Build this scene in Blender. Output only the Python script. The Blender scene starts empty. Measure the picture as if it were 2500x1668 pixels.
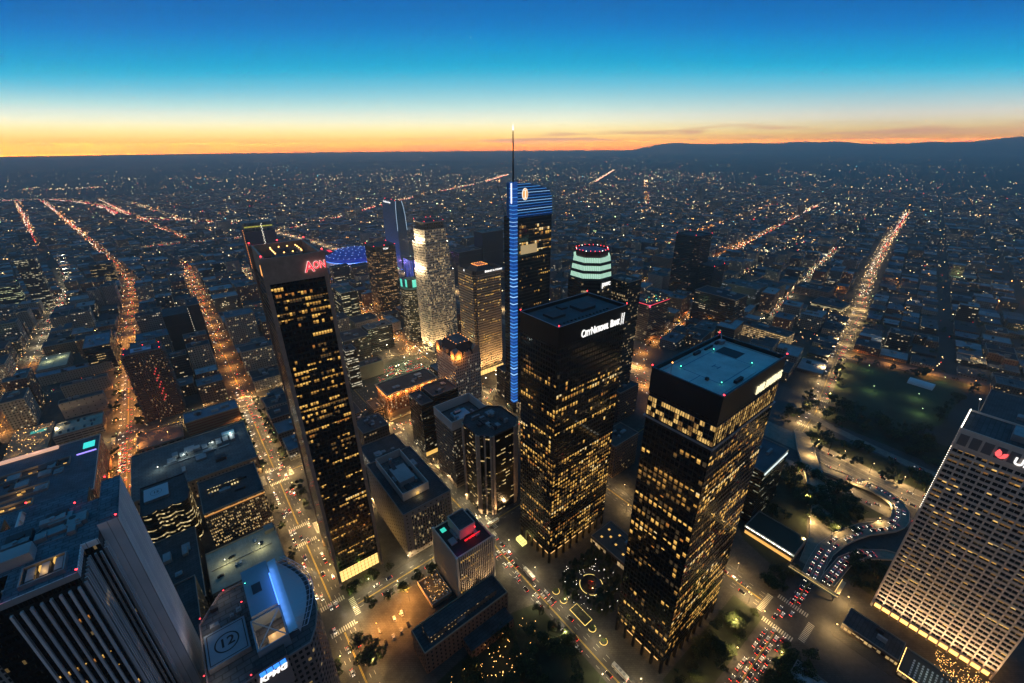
import bpy, math, random
from mathutils import Vector, Matrix
R = random.Random
scn = bpy.context.scene
col = scn.collection

# ------------------------------------------------------------------ camera
CAMH = 318.0
FPX = 1058.0                                   # focal length in pixels of the 2500 px wide photograph
PITCH, ROLL = math.radians(24.42), math.radians(0.344)
cam = bpy.data.cameras.new('camera'); cam_ob = bpy.data.objects.new('camera', cam); col.objects.link(cam_ob)
cam.sensor_width = 36.0; cam.lens = 36.0 * FPX / 2500.0
cam.clip_start = 1.0; cam.clip_end = 90000.0
_f = Vector((0, math.cos(PITCH), -math.sin(PITCH))); _r0 = Vector((1, 0, 0)); _u0 = _r0.cross(_f)
_c, _s = math.cos(ROLL), math.sin(ROLL)
_r = _c * _r0 - _s * _u0; _u = _s * _r0 + _c * _u0
cam_ob.matrix_world = Matrix(((_r.x, _u.x, -_f.x, 0), (_r.y, _u.y, -_f.y, 0), (_r.z, _u.z, -_f.z, CAMH), (0, 0, 0, 1)))
scn.camera = cam_ob

# ------------------------------------------------------------------ world: dusk sky after sunset
world = bpy.data.worlds.new("World"); scn.world = world; world.use_nodes = True
nt = world.node_tree; N = nt.nodes; LK = nt.links; N.clear()
def wn(t, **k):
    n = N.new(t)
    for a, b in k.items(): setattr(n, a, b)
    return n
def wmath(op, a, b=None, c=None, clamp=False):
    n = wn('ShaderNodeMath', operation=op, use_clamp=clamp)
    for i, x in enumerate((a, b, c)):
        if x is None: continue
        if isinstance(x, (int, float)): n.inputs[i].default_value = x
        else: LK.new(x, n.inputs[i])
    return n.outputs[0]
tc = wn('ShaderNodeTexCoord'); sep = wn('ShaderNodeSeparateXYZ'); LK.new(tc.outputs['Generated'], sep.inputs[0])
dx, dy, dz = sep.outputs
elev0 = wmath('MULTIPLY', wmath('ARCSINE', dz), 57.29578)
az = wmath('ARCTAN2', dx, dy)
# the bands of the afterglow sink towards the horizon to either side of the sunset
elev = wmath('MULTIPLY', elev0, wmath('MULTIPLY_ADD', wmath('MULTIPLY', wmath('MINIMUM', wmath('MULTIPLY', az, az), 1.0), wmath('DIVIDE', elev0, 5.0, clamp=True)), .62, 1.0))
def ramp(fac, stops):
    r = wn('ShaderNodeValToRGB'); r.color_ramp.interpolation = 'B_SPLINE'; e = r.color_ramp.elements
    for i, (p, c) in enumerate(stops):
        x = e[i] if i < 2 else e.new(p)
        x.position = p; x.color = (*c, 1)
    LK.new(fac, r.inputs[0]); return r.outputs[0]
SKY = [(-2.0, (.70, .15, .0)), (-0.46, (.95, .20, .0)), (-.06, (1.0, .33, .0)), (.51, (1.0, .46, .03)), (1.04, (1.0, .66, .15)), (1.79, (.98, .82, .38)), (2.52, (.90, .86, .60)),
       (3.61, (.60, .76, .68)), (4.65, (.38, .66, .68)), (5.71, (.20, .56, .68)), (6.87, (.075, .47, .66)), (7.68, (.02, .41, .64)), (8.5, (.004, .36, .62)), (10.1, (.001, .27, .59)),
       (11.63, (.001, .19, .54)), (13.0, (.001, .155, .48)), (14.0, (.001, .14, .45)), (20.0, (.003, .12, .38)), (45.0, (.005, .135, .31)), (90.0, (.005, .125, .285))]
lo, hi = -2.0, 14.0
import bisect
near = ramp(wmath('DIVIDE', wmath('SUBTRACT', elev, lo), hi - lo, clamp=True), [((e - lo) / (hi - lo), c) for e, c in SKY if e <= 14])
high = ramp(wmath('DIVIDE', wmath('SUBTRACT', elev, 13.0), 77.0, clamp=True), [((e - 13.0) / 77.0, c) for e, c in SKY if e >= 13])
mixh = wn('ShaderNodeMix', data_type='RGBA'); LK.new(wmath('GREATER_THAN', elev, 13.0), mixh.inputs[0]); LK.new(near, mixh.inputs[6]); LK.new(high, mixh.inputs[7])
sky = mixh.outputs[2]
# pinker, dimmer band to the right, far from where the sun went down
pink = wmath('MULTIPLY', wmath('SMOOTH_MIN', wmath('MAXIMUM', wmath('MULTIPLY', wmath('SUBTRACT', az, .12), 1.9), 0.0), 1.0, .1), wmath('SUBTRACT', 1.0, wmath('DIVIDE', elev, 7.0, clamp=True)))
mp = wn('ShaderNodeMix', data_type='RGBA', blend_type='MULTIPLY'); LK.new(pink, mp.inputs[0]); LK.new(sky, mp.inputs[6]); mp.inputs[7].default_value = (.56, .52, .66, 1)
# thin streaks of cloud close to the horizon
mpn = wn('ShaderNodeMapping'); LK.new(tc.outputs['Generated'], mpn.inputs[0]); mpn.inputs['Scale'].default_value = (5, 5, 95); mpn.inputs['Rotation'].default_value = (0.0, -0.028, 0)
nz = wn('ShaderNodeTexNoise'); LK.new(mpn.outputs[0], nz.inputs['Vector']); nz.inputs['Scale'].default_value = 1.0; nz.inputs['Detail'].default_value = 5; nz.inputs['Distortion'].default_value = .6
cl = wmath('MULTIPLY', wmath('SUBTRACT', nz.outputs[0],   .50, clamp=True), 8.0, clamp=True)
band = wmath('MULTIPLY', wmath('SUBTRACT', 1.0, wmath('DIVIDE', wmath('ABSOLUTE', wmath('SUBTRACT', elev, wmath('MULTIPLY_ADD', az, 1.3, .55))), 1.15), clamp=True), wmath('MULTIPLY_ADD', az, 1.6, .75, clamp=True))
mc = wn('ShaderNodeMix', data_type='RGBA'); LK.new(wmath('MULTIPLY', cl, band), mc.inputs[0]); LK.new(mp.outputs[2], mc.inputs[6]); mc.inputs[7].default_value = (.50, .20, .13, 1)
# the side of the sky away from the sunset is darker and takes the glow of the city itself
away = wmath('MULTIPLY', wmath('MULTIPLY_ADD', dy, -1.3, .42, clamp=True), wmath('SUBTRACT', 1.0, wmath('DIVIDE', wmath('SUBTRACT', elev0, 15.0), 45.0, clamp=True)))
mb_ = wn('ShaderNodeMix', data_type='RGBA'); LK.new(away, mb_.inputs[0]); LK.new(mc.outputs[2], mb_.inputs[6]); mb_.inputs[7].default_value = (.125, .095, .085, 1)
# the glow right at the horizon is what is left after a long way through the haze: it is that much stronger behind it
HAZE = 1.35e-4
path = wmath('MINIMUM', wmath('DIVIDE', 172.0, wmath('MAXIMUM', dz, 1e-4)), wmath('DIVIDE', 29500.0, wmath('MAXIMUM', wmath('ABSOLUTE', dx), wmath('ABSOLUTE', dy))))
glow = wmath('MINIMUM', wmath('EXPONENT', wmath('MULTIPLY', path, HAZE * 1.0)), 240.0)
bg = wn('ShaderNodeBackground'); LK.new(mb_.outputs[2], bg.inputs[0]); LK.new(glow, bg.inputs[1])
wo = wn('ShaderNodeOutputWorld'); LK.new(bg.outputs[0], wo.inputs[0])
world.cycles.sampling_method = 'NONE'

# ------------------------------------------------------------------ render settings
scn.render.engine = 'CYCLES'
scn.view_settings.view_transform = 'Standard'; scn.view_settings.look = 'None'
scn.view_settings.exposure = 0.0; scn.view_settings.gamma = 1.0; scn.view_settings.use_curve_mapping = False
cy = scn.cycles
cy.max_bounces = 4; cy.diffuse_bounces = 2; cy.glossy_bounces = 3; cy.transmission_bounces = 2; cy.volume_bounces = 0
cy.caustics_reflective = False; cy.caustics_refractive = False
cy.sample_clamp_indirect = 3.0; cy.sample_clamp_direct = 0.0
cy.use_denoising = True; cy.denoiser = 'OPENIMAGEDENOISE'
cy.use_adaptive_sampling = False; cy.denoising_input_passes = 'RGB_ALBEDO_NORMAL'; cy.denoising_prefilter = 'ACCURATE'

# ------------------------------------------------------------------ grid: u, v are metres along the downtown streets, origin under the camera
G = math.radians(38.3); CG, SG = math.cos(G), math.sin(G)
def W(u, v, z=0.0): return Vector((u * CG - v * SG, u * SG + v * CG, z))
G2D = math.radians(9.8); C2, S2 = math.cos(G2D), math.sin(G2D)
def UVP(p, q): return (p * C2 - q * S2, p * S2 + q * C2)        # the far grid is turned by 9.8 degrees
def PQ(u, v): return (u * C2 + v * S2, -u * S2 + v * C2)
def project(w):                                                  # picture position (0..1) and depth, to leave out what the photo cannot show
    d = w - Vector((0, 0, CAMH)); k = d.dot(_f)
    if k < 1: return None
    return (0.5 + FPX * d.dot(_r) / k / 2500.0, (834 - FPX * d.dot(_u) / k) / 1668.0, k)

# ------------------------------------------------------------------ materials
MATS = {}
def mat(name, c, rough=.8, metal=0.0, emit=None, st=0.0, noise=0.0, nscale=.08, light=False, spec=.5, seams=0):
    if name in MATS: return MATS[name]
    m = bpy.data.materials.new(name); m.use_nodes = True; t = m.node_tree; b = t.nodes['Principled BSDF']
    b.inputs['Base Color'].default_value = (*c, 1); b.inputs['Roughness'].default_value = rough; b.inputs['Metallic'].default_value = metal
    b.inputs['Specular IOR Level'].default_value = spec
    if noise > 0:
        tx = t.nodes.new('ShaderNodeTexCoord'); n = t.nodes.new('ShaderNodeTexNoise'); n.inputs['Scale'].default_value = nscale; n.inputs['Detail'].default_value = 6; n.inputs['Roughness'].default_value = .65
        t.links.new(tx.outputs['Object'], n.inputs['Vector'])
        r = t.nodes.new('ShaderNodeMapRange'); r.inputs[1].default_value = .3; r.inputs[2].default_value = .7; r.inputs[3].default_value = 1 - noise; r.inputs[4].default_value = 1 + noise
        t.links.new(n.outputs[0], r.inputs[0])
        x = t.nodes.new('ShaderNodeVectorMath'); x.operation = 'SCALE'; x.inputs[0].default_value = c; t.links.new(r.outputs[0], x.inputs['Scale']); t.links.new(x.outputs[0], b.inputs['Base Color'])
        if seams:
            bk = t.nodes.new('ShaderNodeTexBrick'); t.links.new(tx.outputs['Object'], bk.inputs['Vector']); bk.inputs['Scale'].default_value = 1 / seams; bk.inputs['Mortar Size'].default_value = .022; bk.inputs['Color1'].default_value = (1, 1, 1, 1); bk.inputs['Color2'].default_value = (.72, .74, .78, 1); bk.inputs['Mortar'].default_value = (.4, .4, .4, 1)
            ml = t.nodes.new('ShaderNodeMix'); ml.data_type = 'RGBA'; ml.blend_type = 'MULTIPLY'; ml.inputs[0].default_value = 1; t.links.new(x.outputs[0], ml.inputs[6]); t.links.new(bk.outputs['Color'], ml.inputs[7]); t.links.new(ml.outputs[2], b.inputs['Base Color'])
    if emit:
        b.inputs['Emission Color'].default_value = (*emit, 1); b.inputs['Emission Strength'].default_value = st
    m.cycles.emission_sampling = 'FRONT' if light else 'NONE'
    MATS[name] = m; return m
def facade(name, wall, glass=(.01, .012, .015), bay=3.0, flr=3.8, wx=.7, wy=.6, lit=.25, c=(1, .64, .24), st=.8, rowk=.45, rough=.75, grough=.2, hue=.25, noise=.15, gmetal=0.0, run=5.0):
    """Wall with a grid of windows in metres (UV); a random share of the windows is lit."""
    if name in MATS: return MATS[name]
    m = bpy.data.materials.new(name); m.use_nodes = True; t = m.node_tree; b = t.nodes['Principled BSDF']; L = t.links
    def M(op, a, bb=None, clamp=False):
        n = t.nodes.new('ShaderNodeMath'); n.operation = op; n.use_clamp = clamp
        for i, x in enumerate((a, bb)):
            if x is None: continue
            if isinstance(x, (int, float)): n.inputs[i].default_value = x
            else: L.new(x, n.inputs[i])
        return n.outputs[0]
    tx = t.nodes.new('ShaderNodeTexCoord'); sp = t.nodes.new('ShaderNodeSeparateXYZ'); L.new(tx.outputs['UV'], sp.inputs[0])
    oi = t.nodes.new('ShaderNodeObjectInfo')
    U = M('DIVIDE', sp.outputs[0], bay); V = M('DIVIDE', sp.outputs[1], flr)
    cu, cv = M('FLOOR', U), M('FLOOR', V); fu, fv = M('FRACT', U), M('FRACT', V)
    mask = M('MULTIPLY', M('LESS_THAN', M('ABSOLUTE', M('SUBTRACT', fu, .5)), wx / 2), M('LESS_THAN', M('ABSOLUTE', M('SUBTRACT', fv, .52)), wy / 2))
    def wnz(x, y, k):
        cb = t.nodes.new('ShaderNodeCombineXYZ'); L.new(x, cb.inputs[0]); L.new(y, cb.inputs[1]); L.new(M('MULTIPLY_ADD', oi.outputs['Random'], 311.0) if False else M('ADD', M('MULTIPLY', oi.outputs['Random'], 311.0), k), cb.inputs[2])
        w = t.nodes.new('ShaderNodeTexWhiteNoise'); w.noise_dimensions = '3D'; L.new(cb.outputs[0], w.inputs['Vector']); return w
    w1 = wnz(cu, cv, 1.0); w2 = wnz(M('FLOOR', M('DIVIDE', cu, run)), cv, 2.0)
    s1 = t.nodes.new('ShaderNodeSeparateColor'); L.new(w1.outputs['Color'], s1.inputs[0])
    lt = M('LESS_THAN', M('ADD', M('MULTIPLY', w1.outputs['Value'], 1 - rowk), M('MULTIPLY', w2.outputs['Value'], rowk)), lit)
    half = M('GREATER_THAN', M('SUBTRACT', M('MULTIPLY', fv, 1.3), .25), M('MULTIPLY', M('SUBTRACT', s1.outputs[2], .55), 1.4))
    es = M('MULTIPLY', M('MULTIPLY', M('MULTIPLY', mask, lt), half), M('MULTIPLY', M('ADD', M('MULTIPLY', s1.outputs[0], .9), .25), st))
    L.new(es, b.inputs['Emission Strength'])
    mx = t.nodes.new('ShaderNodeMix'); mx.data_type = 'RGBA'; L.new(M('MULTIPLY', s1.outputs[1], hue), mx.inputs[0]); mx.inputs[6].default_value = (*c, 1); mx.inputs[7].default_value = (1, .93, .78, 1)
    L.new(mx.outputs[2], b.inputs['Emission Color'])
    wc = t.nodes.new('ShaderNodeMix'); wc.data_type = 'RGBA'; L.new(mask, wc.inputs[0]); wc.inputs[7].default_value = (*glass, 1)
    n = t.nodes.new('ShaderNodeTexNoise'); n.inputs['Scale'].default_value = .12; n.inputs['Detail'].default_value = 5; L.new(tx.outputs['Object'], n.inputs['Vector'])
    x = t.nodes.new('ShaderNodeVectorMath'); x.operation = 'SCALE'; x.inputs[0].default_value = wall; L.new(M('ADD', M('MULTIPLY', n.outputs[0], 2 * noise), 1 - noise), x.inputs['Scale']); L.new(x.outputs[0], wc.inputs[6])
    L.new(wc.outputs[2], b.inputs['Base Color'])
    L.new(M('ADD', M('MULTIPLY', mask, grough - rough), rough), b.inputs['Roughness'])
    if gmetal: L.new(M('MULTIPLY', mask, gmetal), b.inputs['Metallic'])
    m.cycles.emission_sampling = 'NONE'
    MATS[name] = m; return m

# ------------------------------------------------------------------ mesh builder and scene helpers
class MB:
    def __init__(s): s.v = []; s.f = []; s.uv = []; s.m = []
    def poly(s, pts, mi=0, uv=None):
        i = len(s.v); s.v += [tuple(p) for p in pts]; s.f.append(tuple(range(i, i + len(pts)))); s.m.append(mi)
        s.uv += list(uv) if uv else [(p[0], p[1]) for p in pts]
        return s
    def wall(s, a, b, z0, z1, mi=0, u0=0.0, a2=None, b2=None):
        a2 = a2 or a; b2 = b2 or b; L = math.hypot(b[0] - a[0], b[1] - a[1])
        s.poly([(a[0], a[1], z0), (b[0], b[1], z0), (b2[0], b2[1], z1), (a2[0], a2[1], z1)], mi, [(u0, z0), (u0 + L, z0), (u0 + L, z1), (u0, z1)])
        return u0 + L
    def prism(s, P, z0, z1, mi=0, top=None, bot=None, P2=None):
        n = len(P); P2 = P2 or P; u0 = 0.0
        for i in range(n):
            j = (i + 1) % n
            u0 = s.wall(P[i], P[j], z0, z1, mi, u0, P2[i], P2[j])
        if top is not None: s.poly([(p[0], p[1], z1) for p in P2], top)
        if bot is not None: s.poly([(p[0], p[1], z0) for p in reversed(P)], bot)
        return s
    def box(s, x0, y0, z0, x1, y1, z1, mi=0, top=None, bot=None):
        return s.prism([(x0, y0), (x1, y0), (x1, y1), (x0, y1)], z0, z1, mi, mi if top is None else top, bot)
    def rim(s, P, z0, z1, t=.5, mi=0):
        """parapet: a low wall of thickness t standing on the outline P (counter-clockwise)"""
        I = inset(P, t); n = len(P)
        for i in range(n):
            j = (i + 1) % n
            s.wall(P[i], P[j], z0, z1, mi); s.wall(I[j], I[i], z0, z1, mi)
            s.poly([(*P[i], z1), (*P[j], z1), (*I[j], z1), (*I[i], z1)], mi)
        return s
    def cyl(s, cx, cy, z0, z1, r, n=12, mi=0, r2=None, top=None, bot=None):
        r2 = r if r2 is None else r2
        P = [(cx + r * math.cos(2 * math.pi * i / n), cy + r * math.sin(2 * math.pi * i / n)) for i in range(n)]
        Q = [(cx + r2 * math.cos(2 * math.pi * i / n), cy + r2 * math.sin(2 * math.pi * i / n)) for i in range(n)]
        return s.prism(P, z0, z1, mi, mi if top is None else top, bot, Q)
    def bar(s, a, b, r=.15, mi=0, n=4):
        a = Vector(a); b = Vector(b); d = (b - a).normalized(); x = d.orthogonal().normalized(); y = d.cross(x)
        o = [x * math.cos(2 * math.pi * i / n + .785) * r + y * math.sin(2 * math.pi * i / n + .785) * r for i in range(n)]
        for i in range(n):
            j = (i + 1) % n; s.poly([a + o[i], a + o[j], b + o[j], b + o[i]], mi)
        s.poly([a + q for q in reversed(o)], mi); s.poly([b + q for q in o], mi)
        return s
    def oct(s, p, r, mi=0):
        x, y, z = p; V = [(x + r, y, z), (x, y + r, z), (x - r, y, z), (x, y - r, z), (x, y, z + r), (x, y, z - r)]
        i = len(s.v); s.v += V
        for a in range(4):
            b = (a + 1) % 4
            s.f.append((i + a, i + b, i + 4)); s.f.append((i + b, i + a, i + 5)); s.m += [mi, mi]; s.uv += [(0, 0)] * 6
        return s
    def build(s, name, mats, parent=None, loc=None, rot=None, kind=None, smooth=False):
        me = mesh_of(s, name, mats, smooth)
        return link(name, me, parent, loc, rot, kind)
def mesh_of(s, name, mats, smooth=False):
    me = bpy.data.meshes.new(name); me.from_pydata(s.v, [], s.f)
    uvl = me.uv_layers.new(name='UVMap'); flat = [c for p in s.uv for c in p]
    uvl.data.foreach_set('uv', flat)
    for m in (mats if isinstance(mats, (list, tuple)) else [mats]): me.materials.append(m)
    me.polygons.foreach_set('material_index', s.m)
    if smooth: me.polygons.foreach_set('use_smooth', [True] * len(me.polygons))
    me.update(); return me
def link(name, me, parent=None, loc=None, rot=None, kind=None):
    o = bpy.data.objects.new(name, me); col.objects.link(o)
    if parent is not None: o.parent = parent
    if loc is not None: o.location = loc
    if rot is not None: o.rotation_euler = (0, 0, rot)
    if kind: o['kind'] = kind
    return o
def inset(P, t):
    n = len(P); out = []
    for i in range(n):
        p, a, b = Vector(P[i]), Vector(P[i - 1]), Vector(P[(i + 1) % n])
        d1 = (p - a).normalized(); d2 = (b - p).normalized()
        n1 = Vector((-d1.y, d1.x)); n2 = Vector((-d2.y, d2.x)); k = 1 + n1.dot(n2)
        out.append(tuple(p + (n1 + n2) * (t / max(k, .3))))
    return out
def rect(x0, y0, x1, y1): return [(x0, y0), (x1, y0), (x1, y1), (x0, y1)]
def tag(o, label, cat, group=None):
    o['label'] = label; o['category'] = cat
    if group: o['group'] = group
    return o
def thing(name, label, cat, u, v, z=0.0, rot=0.0, group=None):
    o = bpy.data.objects.new(name, None); col.objects.link(o); o.empty_display_size = 2
    o.location = W(u, v, z); o.rotation_euler = (0, 0, G + rot)
    return tag(o, label, cat, group)
def letters(cu, name):
    o = bpy.data.objects.new(name, cu); col.objects.link(o); dg = bpy.context.evaluated_depsgraph_get(); dg.update()
    me = bpy.data.meshes.new_from_object(o.evaluated_get(dg)); me.name = name; bpy.data.objects.remove(o); return me
def text(parent, body, x, y, z, ang, size, m, name='sign_lettering', extrude=.25, bold=.0, sx=1.0, italic=0.0, label=None, fit=None):
    """lettering that stands on a wall: ang is the direction (local degrees) in which it reads, normal to its right"""
    cu = bpy.data.curves.new(name, 'FONT'); cu.body = body; cu.size = size; cu.extrude = extrude; cu.offset = bold; cu.shear = italic; cu.materials.append(m); cu.resolution_u = 3
    o = link(name, letters(cu, name), parent)
    if fit:
        xs = [v.co.x for v in o.data.vertices]; sx = fit / (max(xs) - min(xs))
    a = math.radians(ang); X = Vector((math.cos(a), math.sin(a), 0)); Z = Vector((math.sin(a), -math.cos(a), 0)); Y = Vector((0, 0, 1))
    o.matrix_local = Matrix(((X.x * sx, Y.x, Z.x, x), (X.y * sx, Y.y, Z.y, y), (X.z * sx, Y.z, Z.z, z), (0, 0, 0, 1)))
    if label: o['label'] = label
    return o
def flat_text(parent, body, x, y, z, ang, size, m, name='roof_marking', bold=.0):
    cu = bpy.data.curves.new(name, 'FONT'); cu.body = body; cu.size = size; cu.extrude = .02; cu.offset = bold; cu.materials.append(m); cu.align_x = 'CENTER'; cu.align_y = 'CENTER'; cu.resolution_u = 3
    o = link(name, letters(cu, name), parent); o.location = (x, y, z); o.rotation_euler = (0, 0, math.radians(ang))
    return o

# lit window colours: bright, mid, dim, whitish, orange
WIN = [mat('window_light_bright', (.02, .02, .02), .3, emit=(1, .57, .13), st=1.0), mat('window_light_mid', (.02, .02, .02), .3, emit=(1, .50, .10), st=.55),
       mat('window_light_dim', (.02, .02, .02), .3, emit=(1, .50, .13), st=.17), mat('window_light_white', (.02, .02, .02), .3, emit=(1, .74, .36), st=.95),
       mat('window_light_orange', (.02, .02, .02), .3, emit=(1, .36, .07), st=.5), mat('window_light_faint', (.02, .02, .02), .3, emit=(.9, .6, .3), st=.06)]
def lit_grid(ni, nj, dens, seed, run=4, bright=(.30, .28, .18, .07, .07, .10), tint=.35, vary=(.3, .7, 1, 1.2, 1.5)):
    """which windows are lit: runs along each floor, density dens(j/nj)"""
    r = R(seed); g = {}
    for j in range(nj):
        d = dens(j / max(nj - 1, 1)) * r.choice(vary); i = 0
        if d > .2 and r.random() < .07: d = .97
        while i < ni:
            L = max(1, int(r.expovariate(1 / run)))
            on = r.random() < d
            lev = r.choices(range(6), bright)[0]
            for k in range(i, min(ni, i + L)):
                if on:
                    if r.random() < .86: g[(k, j)] = lev if r.random() < .7 else r.choices(range(6), bright)[0]
                elif r.random() < tint * d * .35: g[(k, j)] = r.choice((1, 2, 2, 5, 5, 4))
            i += L
    return g
LOWER = [1, 2, 5, 0, 2, 5]
PR = R(17)
def panes(b, q, o, lev, hf):
    """one lit pane: the ceiling lights show as a brighter upper strip"""
    (ax, ay, az0), (bx, by, _), (cx, cy_, cz), _d = q; t = PR.choice((.35, .5, .6)) if hf == 1 else 0; m = az0 + (cz - az0) * t
    X, Y, Z = o; low = LOWER[lev] if o != (0, 0, 0) else 1
    if t: b.poly([(ax + X, ay + Y, az0 + Z), (bx + X, by + Y, az0 + Z), (bx + X, by + Y, m + Z), (ax + X, ay + Y, m + Z)], low)
    b.poly([(ax + X, ay + Y, m + Z), (bx + X, by + Y, m + Z), (bx + X, by + Y, cz + Z), (ax + X, ay + Y, cz + Z)], lev)
def lit_windows(root, faces, seed=0, keep=100, off=.06):
    """faces: dict(o, d, w, z0, z1, bay, flr, ww, wh, g). The windows that show largest are parts of their own, the rest one part of kind stuff."""
    r = R(seed); E = []; ru, rv = root['u'], root['v']
    for fi, F in enumerate(faces):
        dx, dy = F['d']; nx, ny = dy, -dx
        for (i, j), lev in F['g'].items():
            x = F['o'][0] + dx * (i + .5) * F['bay'] + nx * off; y = F['o'][1] + dy * (i + .5) * F['bay'] + ny * off
            z = F['z0'] + (j + .5) * F['flr']
            hf = r.choices((1, .55, .32), (.62, .2, .18))[0]
            if 'lean' in F:
                lt = F['lean'][0] * (z - F['lean'][1]) / (F['lean'][2] - F['lean'][1]); x -= nx * lt; y -= ny * lt
            d2 = (ru + x) ** 2 + (rv + y) ** 2 + (z - CAMH) ** 2
            E.append((d2 / max(hf, .4), fi, x, y, z + F['wh'] * (1 - hf) / 2, hf, lev))
    E.sort(); cache = {}; rest = MB()
    for n, (d2, fi, x, y, z, hf, lev) in enumerate(E):
        F = faces[fi]; dx, dy = F['d']; w, h = F['ww'] / 2, F['wh'] * hf / 2
        q = [(-dx * w, -dy * w, -h), (dx * w, dy * w, -h), (dx * w, dy * w, h), (-dx * w, -dy * w, h)]
        if n < keep:
            k = (fi, hf, lev)
            if k not in cache:
                b = MB(); panes(b, q, (0, 0, 0), 0, hf); cache[k] = mesh_of(b, 'window', [WIN[lev], WIN[LOWER[lev]]])
            link('window', cache[k], root, (x, y, z))
        else: panes(rest, q, (x, y, z), lev, hf)
    if rest.f: rest.build('window_field', WIN, root, kind='stuff')

CON = mat('concrete_grey', (.26, .24, .21), .85, noise=.2); CONL = mat('concrete_light', (.52, .50, .47), .85, noise=.12)
ROOF = mat('roof_dark', (.06, .068, .072), .9, noise=.5, nscale=.12, seams=9); ROOFM = mat('roof_mid', (.12, .135, .14), .9, noise=.4, nscale=.1, seams=11); ROOFL = mat('roof_light', (.30, .32, .33), .85, noise=.2, nscale=.06)
ROOFB = mat('roof_gravel', (.11, .11, .11), .9, noise=.5, nscale=.3); ROOFW = mat('roof_white', (.62, .65, .68), .8, noise=.12, nscale=.05)
METAL = mat('plant_metal', (.25, .26, .27), .5, .3, noise=.25, nscale=.4); DARK = mat('plant_dark', (.035, .035, .04), .7); WHITE = mat('white_paint', (.75, .75, .73), .6)
BLK = mat('black_cladding', (.008, .008, .009), .35); BLKG = mat('black_glass', (.006, .007, .009), .12)
REDL = mat('beacon_red', (.1, 0, 0), .4, emit=(1, .03, .04), st=9); WLT = mat('lamp_white', (.2, .2, .2), .4, emit=(1, .9, .72), st=8); ALT = mat('lamp_amber', (.2, .1, 0), .4, emit=(1, .50, .13), st=8)
GRL = mat('lamp_green', (0, .1, .05), .4, emit=(.1, 1, .6), st=5); OLT = mat('lamp_orange', (.2, .05, 0), .4, emit=(1, .33, .06), st=6); SIGNW = mat('sign_white', (.5, .5, .5), .5, emit=(1, .97, .92), st=1.35)
BLUL = mat('lamp_blue', (0, .02, .1), .4, emit=(.03, .14, 1), st=4)
def roofing(root, P, h, m=ROOFM, rim=None, ph=1.1, pm=None, name='roof'):
    b = MB(); b.poly([(p[0], p[1], h) for p in inset(P, .05)], 0); o = b.build(name, [m], root)
    if ph: MB().rim(P, h, h + ph, .45).build('parapet', [pm or CON], o)
    return o
def units(root, x0, y0, x1, y1, z, n, seed, hmax=3.5, parent=None):
    """rooftop plant: each box a part; a few have a duct on top"""
    r = R(seed)
    for k in range(n):
        w, d, h = r.uniform(1.6, .3 * (x1 - x0)), r.uniform(1.6, .3 * (y1 - y0)), r.uniform(1.1, hmax)
        w, d = min(w, 9), min(d, 9); x, y = r.uniform(x0, x1 - w), r.uniform(y0, y1 - d)
        b = MB().box(x, y, z, x + w, y + d, z + h)
        if r.random() < .5: b.cyl(x + w / 2, y + d / 2, z + h, z + h + .6, min(w, d) * .3, 8)
        b.build('rooftop_unit', [r.choice((METAL, METAL, DARK, ROOFL))], root)
def aim(parent, loc, to, e, c, r=1.0, deg=80):
    """floodlight: a spot at loc that shines towards the point to (both local)"""
    l = bpy.data.lights.new('flood', 'SPOT'); l.energy = e; l.color = c; l.shadow_soft_size = r; l.spot_size = math.radians(deg); l.spot_blend = .8
    o = bpy.data.objects.new('flood', l); col.objects.link(o); o.parent = parent; o.location = loc
    o.rotation_euler = (Vector(to) - Vector(loc)).to_track_quat('-Z', 'Y').to_euler(); return o
def beacon(root, x, y, z, m=REDL, r=.55):
    b = MB(); b.bar((x, y, z), (x, y, z + .9), .08, 1); b.oct((x, y, z + 1.2), r, 0); return b.build('beacon', [m, DARK], root)
FOOT = []                                       # footprints (u0, v0, u1, v1) that the filler has to leave alone
def building(name, label, cat, u, v, a, b, h, wall, roof=ROOFM, nun=3, seed=1, ph=1.1, pm=None, rot=0.0, group=None, P=None):
    """plain block: root Empty at its corner; parts walls, roof, parapet, rooftop units"""
    root = thing(name, label, cat, u, v, 0, rot, group); root['u'] = u; root['v'] = v
    P = P or rect(0, 0, a, b)
    MB().prism(P, 0, h).build('walls', [wall], root)
    rf = roofing(root, P, h, roof, ph=ph, pm=pm)
    if nun: units(rf, a * .15, b * .15, a * .85, b * .85, h, nun, seed)
    FOOT.append((u - 3, v - 3, u + a + 3, v + b + 3))
    return root

# ================================================================== THE SETTING
def structure(mb, name, m, smooth=False): return mb.build(name, m, kind='structure', smooth=smooth)
g = MB(); RG = 28000.0; rings = [0, 60, 150, 300, 600, 1200, 2400, 5000, 10000, 18000, RG]; nseg = 160
for a, b in zip(rings, rings[1:]):
    for i in range(nseg):
        t0, t1 = 2 * math.pi * i / nseg, 2 * math.pi * (i + 1) / nseg
        p = [(a * math.cos(t0), a * math.sin(t0), 0), (b * math.cos(t0), b * math.sin(t0), 0), (b * math.cos(t1), b * math.sin(t1), 0), (a * math.cos(t1), a * math.sin(t1), 0)]
        g.poly(p if a else p[1:] if False else [p[0], p[1], p[2]])if a == 0 else g.poly(p)
GRD = mat('city_ground', (.035, .037, .034), .95, noise=.75, nscale=.004)
structure(g, 'ground', GRD)
hill_m = mat('hill_scrub', (.03, .035, .03), .95, noise=.4, nscale=.002)
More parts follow.
